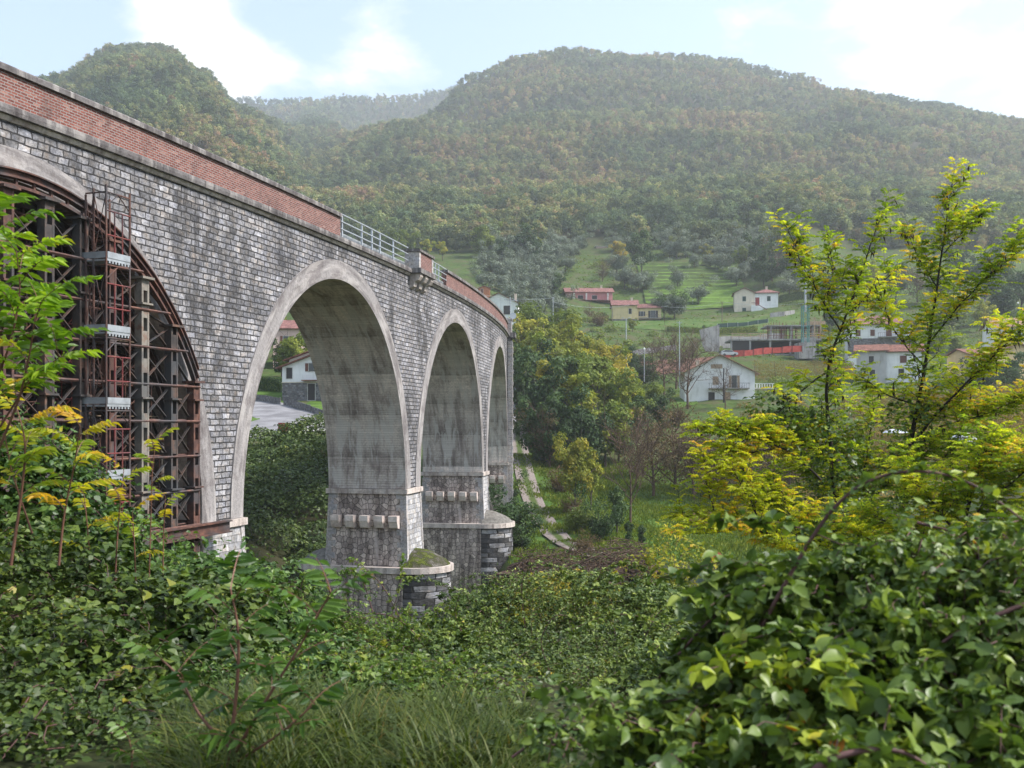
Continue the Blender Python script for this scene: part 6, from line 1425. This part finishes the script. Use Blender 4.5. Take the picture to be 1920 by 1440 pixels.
# pinnate fronds
def fronds(lv, r, P, D, U, L, pairs, ll, lw, rn, droop=.35, mb=None, rad=.0022):
    """P base, D direction, U up hint, arrays of n fronds"""
    n = len(P); D = nrm(D); S = nrm(np.cross(D, U)); Up = nrm(np.cross(S, D)); L = np.broadcast_to(L, n); rn = np.broadcast_to(rn, n)
    for k in range(pairs+1):
        f = .14+.86*k/pairs; c = P+D*(L*f)[:,None]-np.array([0,0,1.])*(L*droop*f*f)[:,None]; T_ = nrm(D-np.array([0,0,1.])*(2*droop*f)); taper = (.75+.5*math.sin(math.pi*min(1,f*.9)))
        for sd in ((-1,1) if k < pairs else (0,)):
            A = T_*.45+S*sd*1.0-np.array([0,0,.30]) if sd else T_; j = .16*r.standard_normal((n,3)); q = r.random(n) < .95
            lv.add(c[q], (A+j)[q], (Up+.3*S*sd+.3*r.standard_normal((n,3)))[q], (ll*taper*(.85+.3*r.random(n)))[q], lw*taper, np.clip(rn+.12*r.standard_normal(n),0,1)[q])
    if mb is not None:
        for i in range(n):
            f = np.linspace(0,1,5)[:,None]; mb.tube(P[i]+D[i]*L[i]*f-np.array([0,0,1.])*L[i]*droop*f*f, rad*np.linspace(1,.5,5), 3, False)
def limb_tree(name, label, limbs, r0, frond, leafm, seed, cat='tree', twig=.5, twig_n=10, bark='barkdark', pods=0, base_px=None, jit=.12, group=None, tw_up=.35):
    """limbs: lists of (px,py,Y,radius); twigs and fronds grow along them"""
    r = np.random.default_rng(seed); tb = MB(); lv = Leaves(); rb = MB(); pb = MB(); first = at(*limbs[0][0][0][:3]); base = np.array([first[0], first[1], float(ground(first[0],first[1]))]); t = thing(name, label, cat, base, 0, group)
    fl, pairs, ll, lw, droop, yel = frond
    FP, FD, FR = [], [], []
    for li, (limb, n_tw, tl) in enumerate([(l[0], l[1], l[2]) if isinstance(l, tuple) else (l, twig_n, twig) for l in limbs]):
        q = dense_curve([tuple(at(*p[:3]))+(p[3],) for p in limb], 20); pts = q[:,:3]+jit*.25*wnoise(q[:,2]*3+li,q[:,0]*3,.9)[:,None]*np.array([1,1,0]); tb.tube(pts, q[:,3], 7, False)
        for k in range(n_tw):
            f = .12+.88*(k+r.random())/n_tw; i = min(int(f*19),18); p = pts[i]+(pts[i+1]-pts[i])*(f*19-i); T_ = nrm(pts[i+1]-pts[i]); d = nrm(T_*.5+rdir(r,1)[0]*np.array([1,.9,.55])+np.array([0,0,tw_up])); L = tl*(.5+.8*r.random())*(1.15-.5*f); u = np.linspace(0,1,6)[:,None]
            tw = p+d*L*u+np.array([0,0,.12])*L*u*u+.04*L*r.standard_normal((6,3))*u; tb.tube(tw, np.linspace(.0065,.002,6)*(.6+q[i,3]*14), 4, False)
            m = max(4, int(L/.028)); g = np.linspace(.12,1,m); FP.append(np.stack([np.interp(g,u[:,0],tw[:,c]) for c in range(3)],1)); az = np.arange(m)*2.4+r.random()*6; side = np.stack([np.cos(az),np.sin(az),.25+0*az],1); FD.append(nrm(side+d*.6)); FR.append(np.full(m, np.clip(yel+.28*r.standard_normal(),0,1)))
            if pods and r.random() < pods:
                for c in range(r.integers(2,6)):
                    s_ = tw[r.integers(2,6)]; e = s_+np.array([.02*r.standard_normal(),.02*r.standard_normal(),-.09-.04*r.random()]); pb.tube([s_-np.array([0,0,.015]), (s_+e)/2+.006*r.standard_normal(3), e], [.003,.010,.002], 4, False)
    P = np.concatenate(FP); D = np.concatenate(FD); rr_ = np.concatenate(FR); n = len(P)
    fronds(lv, r, P, D, np.tile([0,0,1.],(n,1))+.2*r.standard_normal((n,3)), fl*(.65+.6*r.random(n)), pairs, ll, lw, np.clip(rr_+.15*r.standard_normal(n),0,1), droop, rb)
    for b in (tb, rb, pb): b.V = [v-base for v in b.V]
    tk = tb.build('trunk', MT[bark], t, smooth=True); fo = lv.build('foliage', LF[leafm], T2, t, base); rb.build('leaf_stalks', MT['stemred'], t)
    if pb.n: pb.build('seed_pods', MT['pod'], t)['kind'] = 'stuff'
    return t
RF = (.19, 8, .038, .018, .35, .42)
limb_tree('locust_tree', 'left yellow-green locust sapling with hanging dark seed pods', [
  ([(1565,1120,13.2,.035),(1568,950,13.2,.03),(1560,860,13.2,.026),(1548,760,13.2,.022),(1545,690,13.1,.019),(1575,620,13.0,.015),(1605,545,13.0,.011),(1625,470,12.9,.008),(1655,400,12.9,.004)], 44, .42),
  ([(1546,700,13.1,.013),(1500,735,12.9,.010),(1440,790,12.7,.006),(1390,830,12.6,.004)], 10, .34),
  ([(1575,620,13.0,.010),(1540,560,13.0,.008),(1500,490,13.1,.006),(1475,425,13.1,.003)], 28, .32),
  ([(1600,560,13.0,.008),(1560,500,13.2,.006),(1552,440,13.2,.003)], 12, .26),
  ([(1590,590,13.0,.008),(1640,540,13.3,.006),(1690,500,13.4,.003)], 12, .3),
  ([(1556,850,13.2,.012),(1470,825,12.8,.010),(1390,815,12.6,.007),(1320,810,12.5,.003)], 24, .34)], .03, RF, 'robinia', 401, twig=.4, pods=.35, group='locust trees')
limb_tree('locust_tree', 'tallest yellow-green locust tree forking on the right', [
  ([(1690,1100,14.0,.045),(1695,960,14,.04),(1702,850,14,.034),(1722,750,14,.028),(1742,650,13.9,.022),(1755,560,13.9,.017),(1765,470,13.8,.011),(1776,400,13.8,.007),(1786,345,13.8,.003)], 46, .44),
  ([(1704,840,14,.022),(1760,770,13.8,.018),(1830,700,13.5,.013),(1890,640,13.3,.009),(1960,580,13.2,.004)], 27, .44),
  ([(1745,640,13.9,.013),(1800,570,13.6,.010),(1860,510,13.4,.007),(1940,450,13.3,.003)], 25, .42),
  ([(1735,690,13.9,.012),(1690,640,14.2,.009),(1660,590,14.4,.006),(1640,560,14.4,.003)], 16, .38),
  ([(1758,540,13.9,.009),(1720,480,14.1,.006),(1700,430,14.2,.003)], 14, .3),
  ([(1765,480,13.8,.008),(1810,430,13.7,.005),(1840,400,13.6,.003)], 14, .32),
  ([(1720,760,14,.012),(1660,740,14.2,.009),(1610,700,14.3,.004)], 12, .36),
  ([(1790,740,13.8,.009),(1850,690,13.6,.007),(1900,610,13.5,.003)], 13, .38),
  ([(1760,800,13.9,.012),(1840,780,13.7,.009),(1930,740,13.5,.004)], 26, .5),
  ([(1730,870,14,.012),(1810,860,13.8,.009),(1920,830,13.6,.004)], 26, .5)], .04, RF, 'robinia', 402, twig=.42, pods=.4, group='locust trees')
limb_tree('locust_tree', 'low golden locust branch spreading left over the meadow', [
  ([(1560,1090,12.4,.03),(1500,1030,12.4,.022),(1430,995,12.3,.016),(1350,975,12.3,.011),(1270,965,12.2,.005)], 34, .40),
  ([(1440,1000,12.3,.012),(1400,930,12.2,.008),(1370,870,12.1,.003)], 16, .34),
  ([(1340,975,12.3,.009),(1325,900,12.2,.006),(1320,850,12.2,.003)], 14, .3),
  ([(1500,1030,12.4,.012),(1480,960,12.6,.009),(1450,890,12.6,.004)], 16, .34),
  ([(1400,985,12.3,.009),(1340,1000,12.0,.006),(1280,1000,11.9,.003)], 12, .3)], .03, RF, 'robiniay', 403, twig=.36, group='locust trees')
limb_tree('locust_tree', 'green-yellow locust scrub filling the right middle behind the bramble', [
  ([(1790,1120,11.5,.03),(1800,1000,11.5,.024),(1830,900,11.5,.016),(1850,830,11.4,.006)], 40, .5),
  ([(1800,1010,11.5,.016),(1740,930,11.6,.010),(1690,880,11.7,.004)], 26, .45),
  ([(1810,980,11.5,.016),(1880,920,11.3,.011),(1950,860,11.2,.004)], 28, .5),
  ([(1790,1060,11.5,.014),(1700,1000,11.6,.010),(1630,960,11.8,.004)], 28, .45),
  ([(1800,1050,11.5,.014),(1880,1010,11.3,.010),(1950,960,11.2,.004)], 26, .5),
  ([(1690,1080,12.0,.014),(1640,1020,12.2,.010),(1590,980,12.4,.004)], 20, .4)], .03, RF, 'robinia', 404, twig=.45, group='locust trees', tw_up=.2)
bush('ivy_clump', 'dark ivy clump hanging round the left locust trunk', [ell(1560,850,13.3,.42,.4,.75),ell(1500,800,13.1,.42,.4,.30),ell(1590,960,13.2,.45,.4,.6),ell(1640,1010,13.3,.4,.4,.5),ell(1440,760,12.9,.3,.3,.2)], 260, .05, 'bramblefar', 320, canes=16, trif=False, fill=.5)
bush('ivy_clump', 'dark leaf clump round the right locust trunk', [ell(1700,800,14.1,.36,.36,.5),ell(1690,900,14.0,.36,.36,.5),ell(1730,720,14.1,.26,.26,.4)], 240, .05, 'bramblefar', 321, canes=10, trif=False, fill=.5)
limb_tree('locust_tree', 'olive-green locust thicket filling the gap between the two tall locust stems', [
  ([(1600,1120,14.6,.03),(1610,1000,14.6,.024),(1620,880,14.6,.016),(1640,760,14.6,.005)], 44, .5),
  ([(1610,980,14.6,.016),(1540,900,14.7,.010),(1470,840,14.8,.004)], 30, .45),
  ([(1612,960,14.6,.016),(1690,880,14.5,.010),(1760,820,14.4,.004)], 30, .45),
  ([(1605,1050,14.6,.016),(1500,1000,14.7,.010),(1400,940,14.8,.004)], 30, .45),
  ([(1615,900,14.6,.012),(1560,820,14.7,.008),(1500,790,14.8,.003)], 24, .42),
  ([(1500,1000,14.6,.012),(1440,920,14.7,.008),(1380,870,14.8,.003)], 24, .42)], .03, (.19, 8, .038, .018, .35, .28), 'robinia', 405, twig=.45, group='locust trees')
limb_tree('locust_tree', 'thin golden locust spray reaching left above the lawn mound', [
  ([(1540,900,12.8,.016),(1480,845,12.7,.012),(1400,815,12.6,.008),(1320,800,12.5,.004)], 26, .34),
  ([(1460,840,12.7,.009),(1400,850,12.5,.006),(1340,840,12.4,.003)], 18, .32)], .03, RF, 'robiniay', 406, twig=.36, group='locust trees')
# sumac-like fronds at the left
AF = (.50, 9, .095, .032, .42, .45)
def frond_plant(name, label, stems, frond, leafm, seed, group=None, every=.16, stem_m='stemred', cat='sapling', start=.35, spread=.8, T_=T6):
    r = np.random.default_rng(seed); sb = MB(); lv = Leaves(); rb = MB(); p0 = at(*stems[0][0][:3]); base = np.array([p0[0],p0[1],float(ground(p0[0],p0[1]))]); t = thing(name, label, cat, base, 0, group); fl, pairs, ll, lw, droop, yel = frond
    for s in stems:
        q = dense_curve([tuple(at(*p[:3]))+(p[3],) for p in s], 16); sb.tube(q[:,:3], q[:,3], 6, False); L = np.linalg.norm(np.diff(q[:,:3],axis=0),axis=1).sum(); n = max(4,int(L*(1-start)/every)); g = np.linspace(start,1,n)
        P = np.stack([np.interp(g,np.linspace(0,1,16),q[:,c]) for c in range(3)],1); az = np.arange(n)*2.4+r.random()*6; D = np.stack([np.cos(az)*spread,np.sin(az)*spread*.8,.45+.5*g],1); fronds(lv, r, P, D, np.tile([0,0,1.],(n,1)), fl*(.75+.4*r.random(n)), pairs, ll, lw, np.clip(yel+.25*r.standard_normal(n),0,1), droop, rb, .0035)
    for b in (sb, rb): b.V = [v-base for v in b.V]
    sb.build('stem', MT[stem_m], t, smooth=True); lv.build('foliage', LF[leafm], T_, t, base); rb.build('leaf_stalks', MT['stemred'], t); return t
frond_plant('ailanthus_sapling', 'bright green frond-leaved sapling reaching in from the left edge', [
  [(-40,1000,6.6,.016),(-10,820,6.5,.013),(0,640,6.4,.010),(-10,480,6.3,.006),(-20,400,6.3,.004)],[(-10,860,6.5,.010),(40,740,6.3,.008),(60,640,6.2,.006),(70,560,6.2,.003)],[(-30,760,6.4,.009),(20,650,6.2,.007),(40,540,6.2,.005),(30,470,6.1,.003)],[(0,800,6.5,.008),(50,720,6.4,.006),(110,670,6.3,.003)]], AF, 'ailanthus', 501, 'frond-leaved saplings', .065)
frond_plant('ailanthus_sapling', 'yellowing frond-leaved sapling with long drooping leaves under the bright one', [
  [(20,1060,7.0,.012),(40,930,7.0,.009),(50,830,6.9,.006),(30,760,6.9,.003)],[(110,1060,7.2,.010),(120,960,7.2,.007),(140,870,7.1,.005),(150,800,7.0,.003)],[(60,1000,7.1,.008),(20,880,7.0,.005),(10,820,7.0,.003)]], (.45,9,.085,.028,.45,.5), 'ailanthusy', 502, 'frond-leaved saplings', .085)
frond_plant('ailanthus_sapling', 'thin yellow-green frond saplings rising before the scaffold tower', [
  [(215,1100,8.2,.008),(220,1000,8.2,.006),(228,920,8.1,.004),(232,880,8.1,.003)],[(170,1100,8.4,.008),(165,1000,8.3,.006),(158,930,8.3,.003)],[(255,1110,8.4,.007),(252,1020,8.3,.005),(248,960,8.3,.003)]], (.36,8,.07,.024,.4,.6), 'ailanthusy', 503, 'frond-leaved saplings', .13)
frond_plant('ailanthus_sapling', 'lone tall frond-topped stem left of the tall pier foot', [
  [(278,1130,8.6,.007),(282,1000,8.6,.005),(285,880,8.5,.004),(292,830,8.5,.003)],[(305,1120,8.8,.007),(306,1010,8.8,.005),(310,930,8.7,.003)]], (.28,7,.06,.022,.4,.45), 'ailanthusy', 504, 'frond-leaved saplings', .16, start=.6)
frond_plant('ash_sapling', 'near out-of-focus ash sapling leaning across the lower left foreground', [
  [(425,1480,4.3,.010),(430,1400,4.3,.009),(445,1300,4.3,.008),(450,1180,4.3,.006),(432,1105,4.3,.003)],[(430,1430,4.3,.008),(500,1310,4.2,.007),(570,1200,4.2,.005),(620,1110,4.1,.003)],[(428,1400,4.3,.008),(370,1340,4.35,.006),(340,1270,4.4,.005),(290,1225,4.4,.003)],[(426,1440,4.3,.007),(520,1380,4.1,.005),(590,1320,4.1,.003)]], (.27,5,.08,.026,.3,.4), 'sapling', 505, None, .06, start=.3)
frond_plant('ash_sapling', 'small pale leafy shoot low in the grass at lower left', [
  [(245,1470,4.8,.006),(248,1420,4.8,.005),(242,1385,4.8,.003)],[(262,1470,4.8,.005),(300,1420,4.8,.003),(320,1405,4.8,.002)]], (.16,4,.05,.024,.3,.8), 'sapling', 506, None, .05, start=.3)
# grass
def grass():
    r = np.random.default_rng(12); V=[];n=16000
    k = 300; tx = r.uniform(330,1010,k); tY = 4.1+2.1*r.random(k); ti = r.integers(0,k,n)
    px = tx[ti]; Y = tY[ti]; x = (px-960)/F*Y+.05*r.standard_normal(n); y = Y+.05*r.standard_normal(n); z = ground(x,y)
    h = (.16+.30*r.random(n))*(.55+.95*r.random(k))[ti]*np.interp(px,[330,520,900,1010],[.8,1.1,.85,.7])*np.interp(Y,[4,5,6.2],[1,.9,.62]); az = r.random(n)*6.28; lean = .35+.75*r.random(n); wv = .004+.004*r.random(n)
    ths = np.stack([np.cos(az),np.sin(az)],1); sd = np.stack([-np.sin(az),np.cos(az)],1); m = 6; u = np.linspace(0,1,m)
    C = np.stack([x[:,None]+ths[:,:1]*(h*lean)[:,None]*u**2, y[:,None]+ths[:,1:]*(h*lean)[:,None]*u**2, z[:,None]+h[:,None]*(u-.42*lean[:,None]*u**3)-.02],-1); w = wv[:,None]*(1-u**2*.92)
    A = C.copy(); B_ = C.copy(); A[...,0] += sd[:,:1]*w; A[...,1] += sd[:,1:]*w; B_[...,0] -= sd[:,:1]*w; B_[...,1] -= sd[:,1:]*w
    P = np.stack([A,B_],2).reshape(-1,3); b = np.arange(n)[:,None]*(2*m); q = np.stack([np.stack([b[:,0]+2*i,b[:,0]+2*i+1,b[:,0]+2*i+3,b[:,0]+2*i+2],1) for i in range(m-1)],1).reshape(-1,4)
    rn = np.clip(.55*r.random(n)+.45*r.random(k)[ti],0,1); uv = np.stack([np.repeat(rn,(m-1)*4), np.zeros(n*(m-1)*4)],-1); off = P.mean(0)
    me = make_mesh('grass', P, q.ravel(), np.arange(len(q))*4, np.full(len(q),4), uv, True)
    tag(link('grass', me, LF['grass']), 'long tufted green grass along the bottom of the picture', 'grass', kind='stuff')
grass()
def low_plants():
    r = np.random.default_rng(13); n = 5200; lv = Leaves(); px = r.uniform(-80,1250,n); Y = r.uniform(4.6,10,n); x = (px-960)/F*Y; z = ground(x,Y)+.03+.22*r.random(n)
    lv.add(np.stack([x,Y,z],1), rdir(r,n)*np.array([1,1,.3]), np.array([0,-.2,1])+.4*r.standard_normal((n,3)), .05*(.6+.8*r.random(n)), .036, r.random(n)*.9)
    tag(lv.build('ground_ivy', LF['ivy'], T6), 'low ivy and weeds creeping through the grass', 'ground cover', kind='stuff')
low_plants()

# ================================================================ air, sky, sun, camera
hz = MB(); hz.bx(-3300, 3300, -3300, 3300, -40, 900); hz = hz.build('haze', None); tag(hz, kind='stuff')
M = Mat('haze_air'); M.t.nodes.remove(M.b); v = M.n('VolumePrincipled', {'Color':(.90,.95,1.0,1), 'Density':.00025, 'Anisotropy':.3}); M.t.links.new(v.outputs[0], M.out.inputs['Volume']); hz.data.materials.append(M.m)
w = bpy.data.worlds.new('World'); scene.world = w; w.use_nodes = True; nt = w.node_tree
SUN_EL, SUN_AZ = R(47), R(96)      # azimuth from the viewing direction (+Y) towards +X
bg = nt.nodes['Background']; sky = nt.nodes.new('ShaderNodeTexSky'); sky.sky_type = 'NISHITA'; sky.sun_disc = False; sky.sun_elevation = SUN_EL; sky.sun_rotation = SUN_AZ; sky.altitude = 300; sky.dust_density = .6; sky.ozone_density = 1.6
class WN(Mat):
    def __init__(s, t): s.t = t
Wm = WN(nt); tc = Wm.n('TexCoord').outputs['Generated']
sepz = Wm.n('SeparateXYZ', {0:tc}).outputs
den = Wm.math('ADD', Wm.math('MAXIMUM', sepz[2], 0.0), .22)
pl = Wm.n('CombineXYZ', {0:Wm.math('DIVIDE', sepz[0], den), 1:Wm.math('DIVIDE', sepz[1], den), 2:0.0}).outputs[0]
n1 = Wm.noise(Wm.scale(pl, (1,1,1), (3.1,.7,0)), 2.2, 8, .58, .3); n2 = Wm.noise(Wm.scale(pl, (1,1,1), (7,2,0)), 5.5, 6, .6)
blob = None
for px, py, s_, wt in ((410,50,.06,.24),(300,30,.05,.12),(660,140,.07,.28),(780,120,.05,.2),(470,158,.04,.2),(1740,60,.12,.10),(1880,150,.08,.14),(1390,70,.045,.3),(1650,165,.06,.14),(1130,10,.16,-.26),(1480,90,.05,-.2),(1560,130,.05,-.16),(1800,165,.05,-.18),(1620,95,.035,-.16),(1760,20,.04,-.12),(1250,20,.06,.06),(1560,20,.1,.2),(60,40,.10,-.25),(1000,30,.10,-.2),(1420,150,.05,-.2),(600,40,.07,-.15)):
    d = np.array([(px-960)/F, 1, (HY-py)/F]); d /= np.linalg.norm(d)
    dist = Wm.n('VectorMath', {0:tc, 1:tuple(d)}, operation='DISTANCE').outputs['Value']
    g = Wm.math('MULTIPLY', Wm.math('SUBTRACT', 1.0, Wm.n('MapRange', {0:dist, 1:0.0, 2:s_*1.5}, interpolation_type='SMOOTHSTEP').outputs[0]), wt)
    blob = g if blob is None else Wm.math('ADD', blob, g)
cl = Wm.math('ADD', Wm.math('ADD', Wm.math('MULTIPLY', n1, 2.3), Wm.math('MULTIPLY', n2, .8)), Wm.math('SUBTRACT', Wm.math('MULTIPLY', blob, 1.15), 1.17))
mask = Wm.ramp(cl, [(.44,.12),(.58,.42),(.68,.82),(.85,1.)])
skyc = Wm.mix(1.0, sky.outputs[0], (1.10,1.10,1.07), 'MULTIPLY')
col = Wm.mix(mask, skyc, (4.9,4.9,4.9))
nt.links.new(col, bg.inputs[0]); bg.inputs[1].default_value = .125
sl = bpy.data.lights.new('sun', 'SUN'); sl.energy = 4.2; sl.angle = R(13); sl.color = (1,.955,.905); so = bpy.data.objects.new('sun', sl); COL.objects.link(so)
d = np.array([math.sin(SUN_AZ)*math.cos(SUN_EL), math.cos(SUN_AZ)*math.cos(SUN_EL), math.sin(SUN_EL)])
import mathutils
so.rotation_euler = mathutils.Vector(-d).to_track_quat('-Z','Y').to_euler()
cam = bpy.data.cameras.new('camera'); cam.lens = 35.0; cam.sensor_width = 36.0; cam.sensor_fit = 'HORIZONTAL'; cam.shift_y = 77/1920; cam.clip_end = 6000; cam.clip_start = .05
cam.dof.use_dof = True; cam.dof.focus_distance = 45; cam.dof.aperture_fstop = 4.5
co = bpy.data.objects.new('camera', cam); COL.objects.link(co); co.rotation_euler = (R(90),0,0); scene.camera = co
scene.view_settings.view_transform = 'Standard'; scene.view_settings.look = 'None'; scene.view_settings.exposure = 1.14; scene.view_settings.gamma = 1.0
scene.cycles.max_bounces = 6; scene.cycles.diffuse_bounces = 3; scene.cycles.glossy_bounces = 2; scene.cycles.transmission_bounces = 4; scene.cycles.volume_bounces = 1; scene.cycles.transparent_max_bounces = 4
scene.cycles.use_denoising = True; scene.cycles.sample_clamp_indirect = 6.0; scene.cycles.caustics_reflective = False; scene.cycles.caustics_refractive = False
